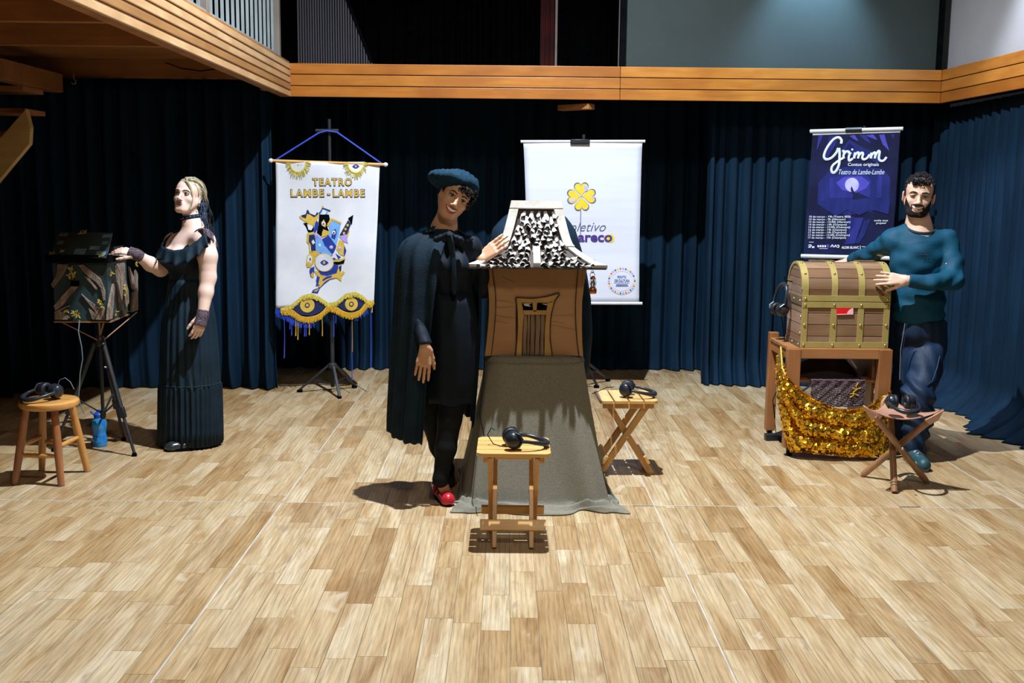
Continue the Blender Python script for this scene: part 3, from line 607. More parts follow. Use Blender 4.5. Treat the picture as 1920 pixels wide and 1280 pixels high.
# ================================================================== small theatre box on a camera tripod, left
def left_tripod():
    fr, fl, fb = G(252,855), G(102,846), G(232,826); c = (fr+fl+fb)/3; top = P(190,640,c[1]); top[0] = P(190,700,c[1])[0]
    c = V(top[0],c[1],0)
    r = thing('camera_tripod', 'black camera tripod on the floor at left, carrying the bark covered theatre box', 'tripod', (c[0],c[1],0))
    crown = V(c[0],c[1],top[2])
    MB().cyl(crown+V(0,0,.03), V(c[0],c[1],P(190,785,c[1])[2]), .011, n=12).obj('centre_column', 'blackmetal', r)
    MB().lathe([(0,-.035),(.026,-.03),(.034,-.005),(.030,.022),(.02,.035),(0,.035)], crown, 16).obj('crown', 'blackmetal', r)
    lowc = V(c[0],c[1],P(190,776,c[1])[2])
    MB().cyl(lowc+V(0,0,.02), lowc-V(0,0,.02), .018, n=12).obj('collar', 'blackmetal', r)
    for f in (fr, fl, fb):
        d = nrm((f-crown)*V(1,1,0)); a = crown+d*.032-V(0,0,.008); q = a+(f-a)*.60
        lg = MB().tube([a, q], [.0155,.0145], 10).obj('leg', 'blackmetal', r)
        MB().tube([q, f+V(0,0,.02)], [.0095,.0090], 10).obj('lower_tube', 'blackmetal', lg)
        MB().bar(q-(f-a)*.03, q+(f-a)*.06, .034, .030, (0,1,0)).obj('leg_clamp', 'blackgloss', lg, bevel=.003)
        MB().lathe([(0,0),(.015,0),(.016,.012),(.010,.024),(0,.024)], f, 12).obj('rubber_foot', 'black', lg)
        MB().bar(lowc, a+(f-a)*.50, .012, .006, (0,0,1)).obj('brace', 'blackmetal', r)
    MB().ell(crown+V(.03,-.035,-.01), (.014,.014,.010), 10, 6).obj('knob', 'blackgloss', r)
    k = MB().ell(P(198,688,c[1]-.05), (.009,.007,.006), 10, 6).obj('bubble_level', 'white', r); k['label'] = 'small white catch'
    a = P(190,641,c[1]-.02)
    for (x, y, Y) in ((116,602,6.36),(257,583,6.62)): MB().tube([a, P(x,y,Y)-V(0,0,.006)], .0035, 6).obj('bracket_rod', 'tripodwood', r)
    for (x, Y) in ((186,6.45),(194,6.45)): MB().tube([crown+V(0,0,.03), P(x,604,Y)-V(0,0,.004)], .006, 6).obj('bracket_rod', 'tripodwood', r)
left_tripod()
def bark_box():
    a, b = P(103,601,6.34), P(203,603,6.34); yw = math.radians(4); z0 = min(a[2], b[2]); a[2] = b[2] = z0
    Wd = np.linalg.norm(b-a); u = V(math.cos(yw),math.sin(yw),0); v = V(-math.sin(yw),math.cos(yw),0); D = .40; Hh = .352
    B = lambda x, y, z: a+u*x+v*y+V(0,0,z)
    r = thing('theatre_box', 'dark little theatre box covered in bark strips and moss, open flap on top, left', 'box', B(Wd/2,D/2,0))
    R = np.array([u,v,[0,0,1]]).T
    MB().box(B(Wd/2,D/2,Hh/2), (Wd,D,Hh), R).obj('body', 'boxgreen', r, smooth=False, bevel=.003)
    MB().box(B(Wd/2,D/2,-.004), (Wd+.012,D+.012,.008), R).obj('base_board', 'tripodwood', r, smooth=False)
    MB().box(B(Wd/2-.005,D/2,Hh+.022), (Wd+.05,D+.05,.046), R).obj('lid_frame', 'black', r, smooth=False, bevel=.003)
    fl = [P(x,y,Y) for x, y, Y in ((94,481,6.33),(199,483,6.33),(210,436,6.44),(107,434,6.44))]
    nn = nrm(np.cross(fl[1]-fl[0], fl[3]-fl[0])); nn = nn if nn[1] < 0 else -nn
    flap = MB().prism(fl, [p-nn*.012 for p in fl]).obj('flap', 'boxgreen', r, smooth=False)
    sd = [fl[1], fl[2], fl[1]+v*.17+V(0,0,-.004)+V(0,0,.0)]; sd = [fl[1]-nn*.012, fl[2]-nn*.012, P(204,470,6.42)]
    for q in range(3):                               # painted stone courses on the flap
        for (x0, x1, y0, y1) in ((.80,.97,.08,.24),(.86,.97,.50,.64),(.66,.84,.30,.44),(.84,.99,.78,.92),(.05,.20,.82,.95),(.40,.60,.10,.32),(.06,.16,.50,.62))[q::3]:
            F = lambda s, t: (fl[0]*(1-s)+fl[1]*s)*(1-t)+(fl[3]*(1-s)+fl[2]*s)*t+nn*.004
            pp = [F(x0,y0),F(x1,y0),F(x1+.01,y1),F(x0+.02,y1)]; MB().prism(pp, [p-nn*.005 for p in pp]).obj('stone_patch', 'bluebrick', flap, smooth=False)
    cp = MB().box(B(Wd*.80,D*.55,Hh+.066), (.15,.20,.045), R).obj('tray', 'blackgloss', r, smooth=False, bevel=.004)
    MB().tube([P(204,477,6.42), P(243,480,6.55)], .0035, 6).obj('pale_stick', 'tube', r)
    pf = Plane(a, B(Wd,0,0)); ps = Plane(B(Wd,0,0), B(Wd,D,0)); zf, zs = Zoom(pf,6.4,80,420), Zoom(ps,6.4,80,420)
    for pts in ([(190,482),(310,482),(270,580),(200,680),(130,762),(108,720),(160,640),(180,560)], [(430,490),(490,485),(600,570),(700,660),(752,800),(752,910),(735,920),(700,760),(640,690),(520,600)],
                [(500,620),(560,640),(660,770),(650,790),(590,720)], [(350,745),(430,750),(330,860),(240,980),(160,1040),(142,980),(220,880)],
                [(470,838),(560,915),(690,1010),(752,1000),(752,1150),(600,1138),(560,1010),(660,1085),(600,1000),(520,900)], [(150,1050),(320,970),(332,985),(220,1040),(340,1130),(300,1143),(152,1143)]):
        zf.poly('bark_strip', pts, 'bark', r, .012, .012)
    for pts in ([(835,690),(850,700),(825,1000),(815,1130),(760,1150),(772,1000)], [(870,475),(960,460),(970,650),(1010,800),(1015,940),(980,1000),(960,880),(945,720),(925,1040),(900,900),(885,700)],
                [(1020,510),(1085,660),(1085,800),(1060,760)], [(1095,545),(1122,600),(1124,1030),(1050,1055),(1060,820),(1098,800)]):
        zs.poly('bark_strip', pts, 'bark', r, .012, .012)
    q = random.Random(3)
    for z, x, y in ((zf,350,545),(zf,385,610),(zf,320,610),(zf,690,930),(zf,715,985),(zf,300,1040),(zf,400,1070),(zf,430,1100),(zs,790,600),(zs,945,765),(zs,950,850),(zs,842,1070),(zs,955,1050),(zs,1055,980),(zs,1095,490)):
        mb = MB(); p = z.p(x,y,.012)
        for k in range(9):
            d = nrm(z.pl.u*q.uniform(-1,1)+V(0,0,1)*q.uniform(-.9,1.1)+z.pl.n*q.uniform(.1,.8)); l = q.uniform(.012,.030); e = p+d*l
            mb.tube([p, p+d*l*.5+V(0,0,q.uniform(-.004,.006)), e], [.0035,.0045,.002], 5)
        mb.obj('moss_tuft', 'moss', r)
    for x, y in ((430,105),(390,118),(680,378),(215,345),(110,370)):
        mb = MB(); s_, t_ = (x-90)/660, 1-(y-95)/300; p = (fl[0]*(1-s_)+fl[1]*s_)*(1-t_)+(fl[3]*(1-s_)+fl[2]*s_)*t_+nn*.006
        for k in range(9):
            d = nrm(u*q.uniform(-1,1)+V(0,0,1)*q.uniform(-.5,.8)+nn*.4); l = q.uniform(.010,.026); mb.tube([p, p+d*l], [.004,.002], 5)
        mb.obj('moss_tuft', 'moss', flap)
    hole = zf.poly('peephole', [(335,680),(440,680),(440,742),(335,742)], 'black', r, .002, .002); hole['label'] = 'black rectangular peephole'
bark_box()
cb = MB().tube([P(149,600,6.30),P(147,622,6.27),P(153,650,6.26),P(155,672,6.26),P(150,700,6.26),P(149,725,6.25),P(147,745,6.25),P(152,762,6.25),P(158,776,6.26)], .003, 6).obj('box_cable', 'cable_g', None)
tag(cb, 'thin grey cable hanging down from the front of the bark covered theatre box', 'cable')
def bottle():
    c = G(188,836); r = thing('water_bottle', 'translucent blue water bottle standing on the floor under the black tripod', 'bottle', c)
    MB().lathe([(0,0),(.040,0),(.043,.008),(.043,.060),(.038,.075),(.0375,.095),(.043,.112),(.0445,.150),(.041,.165),(.030,.180),(.026,.186),(0,.186)], c, 28).obj('body', 'bottle', r)
    MB().lathe([(0,.184),(.030,.184),(.031,.205),(.024,.214),(.014,.220),(.012,.232),(0,.232)], c, 24).obj('cap', 'bottlecap', r)
    MB().tube([c+V(-.03,0,.200), c+V(-.045,0,.214), c+V(-.052,0,.222)], .006, 8).obj('strap_loop', 'bottlecap', r)
    for z in (.03,.07,.135): MB().torus(c+V(0,0,z), .0425 if z != .07 else .0395, .0016, None, 28, 6).obj('rib', 'bottlecap', r)
bottle()
# loose cables of the headphones
for lab, pts in (('black headphone cable running up the grey cloth beside the house box', [P(962,838,FS1[1]-.05),P(945,838,FS1[1]-.04),P(925,832,FS1[1]-.02),P(914,815,FS1[1]+.0),P(921,802,FS1[1]+.02),P(928,806,FS1[1]+.03)]),
                 ('thin black cable hanging down the left edge of the grey cloth', [P(908,668,5.42),P(908,690,5.40),P(906,720,5.37),P(902,750,5.33),P(899,775,5.28),P(904,800,5.22),P(908,818,5.16)]),
                 ('thin cable curling off the stool seat right of the grey cloth', [P(1152,725,FS2[1]),P(1138,726,FS2[1]),P(1122,733,FS2[1]-.02),P(1110,738,FS2[1]+.05)]),
                 ('thin grey cable curling from the headphones on the round stool', [P(108,722,RS[1]),P(112,712,RS[1]),P(122,708,RS[1]),P(132,716,RS[1]),P(139,730,RS[1])])):
    tag(MB().tube(pts, .0022, 6).obj('headphone_cable', 'cable_g' if 'grey cable' in lab else 'black', None), lab, 'cable')
# ================================================================== stands and banners
def stand(name, label, c, top_z, feet, crown_z, r_pole=.013, clip=None):
    r = thing(name, label, 'stand', (c[0],c[1],0))
    MB().cyl(V(c[0],c[1],.05), V(c[0],c[1],crown_z+.35), .0165, n=14).obj('lower_pole', 'blackmetal', r)
    MB().cyl(V(c[0],c[1],crown_z+.35), V(c[0],c[1],top_z), r_pole, n=12).obj('upper_pole', 'blackmetal', r)
    cr = V(c[0],c[1],crown_z); MB().lathe([(0,-.02),(.032,-.02),(.036,-.012),(.036,.012),(.026,.022),(0,.022)], cr, 16).obj('collar', 'blackmetal', r)
    for f in feet:
        d = nrm((f-cr)*V(1,1,0)); a = cr+d*.034
        lg = MB().bar(a, f+V(0,0,.014), .022, .016, (0,0,1)).obj('leg', 'blackmetal', r, bevel=.002)
        MB().bar(f+V(0,0,.016)-d*.03, f+V(0,0,.008)+d*.012, .028, .022, (0,0,1)).obj('rubber_foot', 'black', lg, bevel=.004)
        m = a+(f-a)*.52; MB().bar(m, V(c[0],c[1],.075), .010, .005, (0,0,1)).obj('brace', 'blackmetal', r)
    return r
# ---- white banner with the eyes
c1 = (G(560,735)+G(666,727)+G(637,748))/3; c1[0] = P(623,650,c1[1])[0]
sb = stand('banner_stand', 'black tripod stand holding the white banner with the eyes', c1, P(611,223,c1[1])[2], [G(560,735), G(666,727), G(637,747)], P(622,685,c1[1])[2])
a, b = P(592,245,c1[1]-.02), P(635,245,c1[1]-.02); MB().cyl(a, b, .014, n=12).obj('cross_bar', 'blackmetal', sb)
YB1 = c1[1]-.05
wv1 = lambda u, z: .006*math.sin(u*9+z*2.2)+.006*math.sin(u*17-z*6+1)+.005*math.sin(z*11+u*3)
pl1 = Plane(P(517,300,YB1), P(712,300,YB1), wv1)
bn = thing('eye_banner', 'white cloth banner lettered TEATRO LAMBE - LAMBE with gold fringed blue eyes', 'banner', pl1.at(.43,P(600,575,YB1)[2]))
Z7, Z8, Z4 = Zoom(pl1,4.414,480,210), Zoom(pl1,4.268,480,460), Zoom(pl1,6.4,550,370)
n = 40; A = np.zeros((n,n,3))
for i in range(n):
    for j in range(n):
        s, t = j/(n-1), i/(n-1); x = (517+195*s)*(1-t)+(518+183*s)*t+(4*math.sin(t*7) if s < .02 else 0)*0; y = (302+4*s)*(1-t)+(578-6*s)*t - 3*math.sin(PI*s)*t*0
        A[i,j] = pl1.hit(x, y)
MB().grid(A).obj('cloth', 'white', bn, thick=.003, angle=180)
r_ = MB().cyl(P(508,301,YB1), P(722,308.5,YB1), .011, n=12).obj('rod', 'ltwood', bn)
for p in (P(508,301,YB1), P(723,308.5,YB1)): MB().ell(p, (.019,.017,.017), 12, 8).obj('rod_end', 'white', bn)
MB().tube([P(515,301,YB1), P(598,249,YB1+.01), P(613,245,YB1+.02), P(632,248,YB1+.01), P(716,307,YB1)], .0065, 8).obj('blue_cord', 'rope', bn)
def letters(z, body, x, y, w, h, outline=True):
    if outline: z.text('letter_outline', body, x-4, y+3, w+8, 'navy', bn, .0045, bold=.05, height=h*1.08, space=1.22)
    z.text('lettering', body, x, y, w, 'goldfelt', bn, .0065, bold=.02, height=h, space=1.22)
letters(Z7, 'TEATRO', 472, 606, 322, 58); letters(Z7, 'LAMBE', 288, 699, 274, 60); letters(Z7, '-', 592, 699, 20, 60); letters(Z7, 'LAMBE', 640, 699, 260, 60)
def fringe(name, z, top, L0, L1, m, off=.008, step=3.2, seed=1, down=None):
    """loose threads hanging from a measured edge"""
    q = random.Random(seed); mb = MB(); top = np.array(top, float)
    for (a, b) in zip(top[:-1], top[1:]):
        k = max(1, int(np.linalg.norm(b-a)/step))
        for i in range(k):
            p = a+(b-a)*(i+q.random())/k; l = q.uniform(L0, L1); d = down(p) if down else (q.uniform(-.12,.12), 1)
            f = z.p(p[0],p[1],off+q.uniform(-.002,.002)); e = z.p(p[0]+d[0]*l,p[1]+d[1]*l,off+q.uniform(-.002,.006)); mb.tube([f, e], [.0016,.0022], 4)
    o = mb.obj(name, m, bn); o['kind'] = 'stuff'; return o
for cx, cy, iy in ((350,408,438),(828,412,450)):     # the two small eyes at the top
    Z7.disc('eye_white', (cx,cy), 66, 88, 'white', bn, .006, n=16, a0=0, a1=180)
    rim = [(cx+68*math.cos(t), cy+90*math.sin(t)) for t in np.linspace(0, PI, 24)]
    Z7.stroke('fringe_band', [rim], .006, 'fringe_y', bn, .008)
    fringe('fringe', Z7, rim, 26, 58, 'fringe_y', seed=cx, step=4, down=lambda p: ((p[0]-cx)/90, max(.25,(p[1]-cy)/90)))
    Z7.poly('iris', [(cx-30,iy),(cx-14,iy-14),(cx,iy-17),(cx+14,iy-14),(cx+30,iy),(cx+12,iy+14),(cx,iy+17),(cx-14,iy+14)], 'blue', bn, .0075)
    Z7.disc('pupil', (cx,iy), 8, 9, 'goldfelt', bn, .009, n=12)
T = lambda name, pts, m, off=.005: Z4.poly(name, pts, m, bn, off)
T('applique', [(120,310),(180,300),(250,330),(240,410),(180,420),(150,350)], 'black', .0045)
T('applique', [(75,220),(90,225),(150,255),(165,190),(200,200),(250,240),(310,195),(300,240),(240,345),(190,325),(110,270),(75,240)], 'goldfelt', .006)
T('applique', [(95,215),(150,200),(165,145),(185,160),(195,190),(260,215),(285,175),(300,190),(250,240),(200,205),(165,195),(150,250),(105,235)], 'navy', .007)
T('applique', [(165,320),(205,330),(240,350),(215,395),(180,385)], 'white', .0055)
T('applique', [(300,190),(350,130),(430,155),(400,200),(330,210)], 'skyblue', .0055); T('applique', [(335,205),(350,145),(400,170),(380,205)], 'white', .007)
T('applique', [(345,100),(362,100),(365,130),(340,130)], 'goldfelt', .006); T('applique', [(305,190),(352,122),(450,155),(440,165),(355,135),(315,195)], 'navy', .008)
T('applique', [(310,205),(425,205),(440,260),(400,340),(430,400),(350,400),(340,470),(280,420),(300,330)], 'black', .005)
T('applique', [(245,380),(270,270),(300,300),(295,370),(265,420),(245,415)], 'blue', .006)
T('applique', [(335,300),(365,265),(395,320),(385,360),(340,335)], 'goldfelt', .0065); Z4.disc('applique', (362,315), 22, 26, 'white', bn, .008, n=14); Z4.disc('applique', (362,318), 10, 12, 'blue', bn, .0095, n=12)
T('applique', [(410,310),(460,248),(585,300),(575,320),(470,275),(425,345),(405,345)], 'goldfelt', .0068)
T('applique', [(430,345),(475,280),(572,325),(545,480),(520,580),(430,460),(440,400)], 'skyblue', .006)
T('applique', [(460,480),(470,400),(510,375),(525,420),(505,500)], 'blue', .007); Z4.disc('applique', (490,420), 22, 25, 'white', bn, .0085, n=14); Z4.disc('applique', (490,425), 10, 12, 'navy', bn, .0095, n=12)
T('applique', [(660,250),(722,208),(705,330)], 'black', .006); T('applique', [(560,450),(660,270),(695,320),(650,440),(610,455)], 'navy', .0062)
for c_ in ((655,332),(630,378),(612,428)): Z4.disc('applique', c_, 14, 16, 'goldfelt', bn, .008, n=12)
T('applique', [(668,395),(682,395),(655,480),(640,475)], 'goldfelt', .0055); T('applique', [(555,465),(640,440),(660,550),(600,520)], 'lilac', .0068)
T('applique', [(335,480),(360,380),(445,415),(430,445)], 'goldfelt', .0067)
T('applique', [(345,500),(425,455),(520,590),(500,640),(470,680),(380,580)], 'blue', .0064); Z4.disc('applique', (460,595), 24, 22, 'lilac', bn, .0075, n=14); Z4.disc('applique', (460,592), 12, 12, 'white', bn, .009, n=12)
T('applique', [(165,430),(245,420),(250,445),(190,450),(180,530),(205,560),(200,640),(250,655),(195,655),(185,560),(160,530)], 'goldfelt', .0072)
T('applique', [(190,450),(260,440),(270,640),(215,640),(210,560),(185,530)], 'navy', .0062); T('applique', [(218,530),(240,505),(262,545),(235,565)], 'white', .0078)
T('applique', [(250,430),(265,425),(345,490),(340,510),(265,460),(262,490)], 'lilac', .0072)
T('applique', [(265,470),(345,510),(400,600),(480,690),(430,700),(265,640)], 'skyblue', .0060); Z4.disc('applique', (318,570), 14, 18, 'white', bn, .0075, n=12)
T('applique', [(555,500),(615,545),(610,700),(560,680),(520,620)], 'goldfelt', .006); T('applique', [(615,570),(640,640),(620,700),(606,690)], 'blue', .0058); Z4.disc('applique', (560,610), 16, 22, 'lilac', bn, .0075, n=12); Z4.disc('applique', (560,600), 9, 10, 'white', bn, .009, n=12)
T('applique', [(470,740),(500,640),(580,700),(590,740)], 'white', .0064); T('applique', [(510,670),(575,715),(545,738)], 'blue', .0078); T('applique', [(460,735),(500,720),(515,745),(480,748)], 'blue', .0078)
T('applique', [(480,750),(590,740),(625,705),(625,740),(560,770),(485,770)], 'goldfelt', .0072); T('applique', [(485,768),(560,770),(622,742),(610,790),(540,805),(490,795)], 'black', .006)
T('applique', [(190,665),(250,635),(320,660),(290,690),(260,720),(200,690)], 'goldfelt', .0056)
T('applique', [(150,800),(165,700),(195,675),(240,690),(265,740),(235,800),(200,840),(160,840)], 'goldfelt', .006); T('applique', [(165,770),(170,710),(200,690),(225,720),(215,790),(180,830)], 'white', .0074); T('applique', [(192,735),(205,720),(210,750),(198,765)], 'navy', .0088); T('applique', [(165,790),(185,765),(215,800),(175,835)], 'goldfelt', .0082)
T('applique', [(200,850),(250,830),(250,870),(240,960),(205,950),(190,880)], 'blue', .0055); T('applique', [(205,930),(235,890),(248,950),(225,965)], 'goldfelt', .007)
T('applique', [(300,880),(440,880),(490,800),(540,810),(540,900),(400,950),(310,920)], 'blue', .0052)
T('applique', [(245,880),(300,890),(330,930),(400,945),(520,910),(545,830),(560,820),(570,910),(600,880),(620,900),(580,950),(575,1005),(520,965),(440,975),(380,1010),(320,1080),(290,1060),(310,960),(280,930)], 'goldfelt', .0062)
T('applique', [(350,985),(400,950),(465,935),(460,955),(400,975),(355,1005)], 'blue', .0078); T('applique', [(545,830),(580,810),(575,880),(560,890)], 'navy', .007)
T('applique', [(285,940),(318,960),(300,1040),(320,1055),(270,1060),(280,1010),(272,1000)], 'blue', .0074); T('applique', [(220,1140),(235,1110),(300,1085),(380,1010),(440,970),(530,965),(440,985),(370,1040),(320,1090),(295,1150)], 'blue', .0058); T('applique', [(240,1125),(310,1090),(280,1130)], 'goldfelt', .0078)
Z4.disc('applique', (372,780), 116, 112, 'goldfelt', bn, .0085); Z4.disc('eye_white', (372,780), 108, 104, 'white', bn, .0100)
T('iris', [(325,780),(350,755),(378,748),(405,762),(428,780),(405,800),(372,812),(345,800)], 'blue', .0115); Z4.disc('pupil', (372,780), 16, 18, 'goldfelt', bn, .013, n=14)
for up, lo, ic, ir in (([(285,500),(350,440),(430,412),(500,430),(565,475)],[(520,530),(440,560),(360,552)],(413,477),58),([(655,475),(700,425),(770,400),(830,415),(885,455)],[(840,500),(770,527),(700,515)],(765,468),52)):
    Z8.poly('eye_blue', up+lo, 'navy', bn, .006); Z8.disc('iris', ic, ir, ir, 'goldfelt', bn, .0078); Z8.disc('pupil', ic, 20, 20, 'navy', bn, .0093, n=16); Z8.disc('pupil', ic, 12, 12, 'goldfelt', bn, .0108, n=12)
wavetop = [(200,500),(290,470),(370,402),(440,382),(510,410),(580,460),(640,450),(720,385),(800,370),(860,400),(900,440),(945,435)]
fringe('fringe', Z8, wavetop, 20, 42, 'fringe_y', .010, 2.2, 5); fringe('fringe', Z8, [(x,y+8) for x, y in wavetop], 14, 34, 'fringe_y', .0125, 3, 15)
for k, low in enumerate(([(205,505),(285,515),(360,566),(440,574),(520,545),(575,485)],[(575,480),(640,495),(700,530),(770,542),(840,515),(890,455),(935,445)])):
    fringe('fringe', Z8, low, 26, 52, 'fringe', .012, 1.6, 21+k); fringe('fringe', Z8, low, 30, 44, 'fringe', .010, 2., 31+k); Z8.stroke('fringe_band', [low], .008, 'fringe', bn, .012)
fringe('fringe', Z8, [(160,505),(200,515),(240,535),(300,570),(380,590),(470,590)], 30, 75, 'rope', .004, 2.2, 41)
fringe('fringe', Z8, [(800,560),(860,530),(900,500)], 20, 50, 'rope', .004, 5, 43)
for x, y0, y1, m in ((228,590,900,'rope'),(272,590,670,'rope'),(286,600,718,'rope'),(390,600,725,'rope'),(402,600,725,'rope'),(622,555,730,'rope'),(638,555,620,'rope'),(920,490,980,'rope'),(768,850,1078,'rope'),(771,600,850,'tripodwood'),(320,580,722,'fringe'),(337,600,752,'fringe'),(428,600,715,'fringe'),(530,580,724,'fringe'),(930,450,535,'fringe')):
    MB().tube([Z8.p(x,y0,.006), Z8.p(x+2,(y0+y1)/2,.008), Z8.p(x,y1,.006)], [.003,.003,.005], 6).obj('tassel_cord', m, bn)
# ---- clover banner
M['paperwhite'] = mat('bluish white vinyl banner', (.60,.64,.76), .55, c2=(.56,.60,.72), scale=4, stretch=(.3,.3,5))
M['violet'] = mat('violet print', (.055,.025,.22), .6, c2=(.05,.02,.19), scale=20); M['slateink'] = mat('slate print', (.10,.10,.20), .6, c2=(.09,.09,.18), scale=20)
M['cloveryellow'] = mat('clover yellow print', (.72,.56,.04), .6, c2=(.66,.50,.03), scale=30); M['cloverpale'] = mat('clover pale print', (.38,.36,.64), .6, c2=(.55,.54,.74), scale=30)
M['printblue'] = mat('blue print', (.04,.09,.36), .6, c2=(.035,.08,.32), scale=20); M['printred'] = mat('red print', (.70,.10,.10), .6, c2=(.6,.08,.08), scale=20)
YB2 = 8.62; c2 = P(1088,600,YB2+.032)
s2 = stand('banner_stand', 'black tripod stand behind the white clover banner', c2, P(1088,252,YB2+.032)[2], [G(1120,727), c2*V(1,1,0)+V(-.40,.12,0), c2*V(1,1,0)+V(.28,.40,0)], .26)
wv2 = lambda u, z: .004*math.sin(z*9)+.003*math.sin(u*5+z*3)
pl2 = Plane(P(983,268,YB2), P(1204,268,YB2), wv2); ZC = Zoom(pl2,3.556,960,240)
bc = thing('clover_banner', 'white hanging banner with a yellow clover and violet lettering, behind the house box', 'banner', pl2.at(.48,P(1090,570,YB2)[2]))
A = np.zeros((30,20,3))
for i in range(30):
    for j in range(20):
        s, t = j/19, i/29; xl_ = 75+25*math.sin(t*PI/2)**.7; xr_ = 870-23*math.sin(t*PI/2)**.8; A[i,j] = ZC.p(xl_+(xr_-xl_)*s, 98+1066*t)
MB().grid(A).obj('sheet', 'paperwhite', bc, thick=.002, angle=180)
MB().cyl(ZC.p(58,90), ZC.p(888,88), .012, n=14).obj('top_tube', 'tube', bc); MB().cyl(ZC.p(80,1166), ZC.p(868,1168), .012, n=14).obj('bottom_tube', 'tube', bc)
MB().box(ZC.p(453,88), (.155,.060,.03)).obj('clip', 'blackgloss', bc, bevel=.004)
def heart(cx, cy, ang, s, out):
    pts = []
    for i in range(26):
        t = 2*PI*i/26; x = 16*math.sin(t)**3; y = 13*math.cos(t)-5*math.cos(2*t)-2*math.cos(3*t)-math.cos(4*t); x, y = x/17*s*out, (y+17)/30*s*1.9*out-(out-1)*s*.4
        pts.append((cx+x*math.cos(ang)-y*math.sin(ang), cy-(x*math.sin(ang)+y*math.cos(ang))))
    return pts
for ang, dx, dy in ((0,0,0),(-PI/2,2,0),(PI,0,2),(PI/2,-2,0)):
    ZC.poly('clover_outline', heart(463+dx,456+dy,ang+.03,48,1.10), 'slateink', bc, .003); ZC.poly('clover_leaf', heart(463+dx,456+dy,ang+.03,48,.98), 'cloveryellow', bc, .0045)
for pts in ([(478,385),(495,380),(508,400),(502,418),(484,425)],[(525,462),(545,450),(548,462),(532,478)],[(378,482),(400,470),(425,470),(418,482),(398,496),(386,494)]): ZC.poly('clover_glint', pts, 'cloverpale', bc, .006)
ZC.stroke('stem', [[(458,548),(457,640),(456,745)]], .0035, 'slateink', bc, .004)
ZC.text('lettering', 'Coletivo', 330, 688, 295, 'slateink', bc, .004, shear=.35, bold=-.008, height=66)
ZC.text('lettering', 'areco', 440, 756, 228, 'violet', bc, .005, bold=.03, height=66); ZC.disc('yellow_ring', (656,735), 27, 29, 'cloveryellow', bc, .0035, n=20)
seal = ZC.disc('seal', (732,1018), 98, 93, 'tube', bc, .003, .001, n=40); ZC.disc('seal_field', (732,1018), 95, 90, 'paperwhite', bc, .0042, .001, n=40)
for k in range(30):
    a = 2*PI*k/30; x, y = 732+86*math.cos(a), 1018+82*math.sin(a); w = 8
    ZC.poly('seal_mark', [(x-w,y),(x,y-w),(x+w*.8,y+2),(x,y+w)], ('printblue','cloveryellow','printred','lilac')[k % 4], bc, .0055, .001)
ZC.stroke('seal_ring', [[(732+70*math.cos(t), 1018+66*math.sin(t)) for t in np.linspace(0, 2*PI, 33)]], .0016, 'tube', bc, .0055)
ZC.text('lettering', 'PONTO', 702, 1000, 58, 'printblue', bc, .006, bold=.02, height=17); ZC.text('lettering', 'DE CULTURA', 683, 1024, 100, 'printblue', bc, .006, bold=.02, height=17)
for y, x0, x1 in ((1032,680,782),(1043,694,770),(1052,690,775)): ZC.stroke('rule_line', [[(x0,y),(x1,y)]], .0013 if y == 1032 else .003, 'printblue', bc, .0055)
# ---- night forest poster
M['poster'] = mat('night poster print', (.006,.008,.034), .6, spec=.15, c2=(.010,.013,.062), scale=5)
M['pblue'] = mat('poster blue', (.018,.024,.17), .6, spec=.15, c2=(.030,.034,.25), scale=9, stretch=(2,1,.6)); M['pviolet'] = mat('poster violet', (.055,.050,.38), .6, spec=.15, c2=(.075,.07,.46), scale=9)
M['pdeep'] = mat('poster deep blue', (.011,.017,.11), .6, spec=.15, c2=(.017,.024,.16), scale=9, stretch=(2,1,.6)); M['moon'] = mat('poster moon', (.34,.32,.82), .6, spec=.15, c2=(.55,.54,.92), scale=12); M['ink'] = mat('poster white lettering', (.66,.72,.86), .45, c2=(.6,.66,.82), scale=9)
pl3 = Plane(P(1520,300,8.50), P(1693,300,8.16)); ZG = Zoom(pl3,4.571,1480,220)
c3 = pl3.hit(1606,480)-pl3.n*.035
s3 = stand('banner_stand', 'black stand behind the night poster, above the treasure chest', c3, P(1605,236,c3[1])[2], [c3*V(1,1,0)+V(.1,-.42,0), c3*V(1,1,0)+V(-.35,.18,0), c3*V(1,1,0)+V(.34,.22,0)], .3)
bp_ = thing('night_poster', 'dark blue poster with white title Grimm and a moon, hanging above the treasure chest', 'poster', pl3.hit(1600,480))
ZG.poly('sheet', [(200,135),(952,112),(914,640),(880,1180),(122,1168)], 'poster', bp_, 0, .002)
MB().cyl(ZG.p(180,120,.004), ZG.p(977,97,.004), .0145, n=14).obj('top_tube', 'tube', bp_); MB().cyl(ZG.p(103,1187,.004), ZG.p(905,1207,.004), .016, n=14).obj('bottom_tube', 'tube', bp_)
MB().tube([ZG.p(485,108,.006), ZG.p(625,104,.006)], .019, 12).obj('clip', 'blackgloss', bp_)
ZG.poly('strip', [(200,135),(952,113),(952,128),(200,152)], 'tube', bp_, .002)
PG = lambda pts, m, off: ZG.poly('print', pts, m, bp_, off, .0008)
PG([(250,560),(330,470),(430,430),(620,420),(800,440),(868,520),(860,720),(700,810),(500,840),(330,800),(240,740)], 'pdeep', .002)
PG([(345,520),(480,480),(640,480),(700,540),(690,690),(345,690)], 'pblue', .003); PG([(400,560),(470,510),(620,505),(690,560),(660,610),(560,650),(450,620)], 'pviolet', .004)
ZG.disc('print', (538,578), 60, 60, 'moon', bp_, .005, .0008, 28)
PG([(520,612),(545,640),(600,650),(690,688),(540,705),(548,660)], 'poster', .006); PG([(528,612),(533,590),(540,598),(548,618),(560,645),(535,640)], 'poster', .0065)
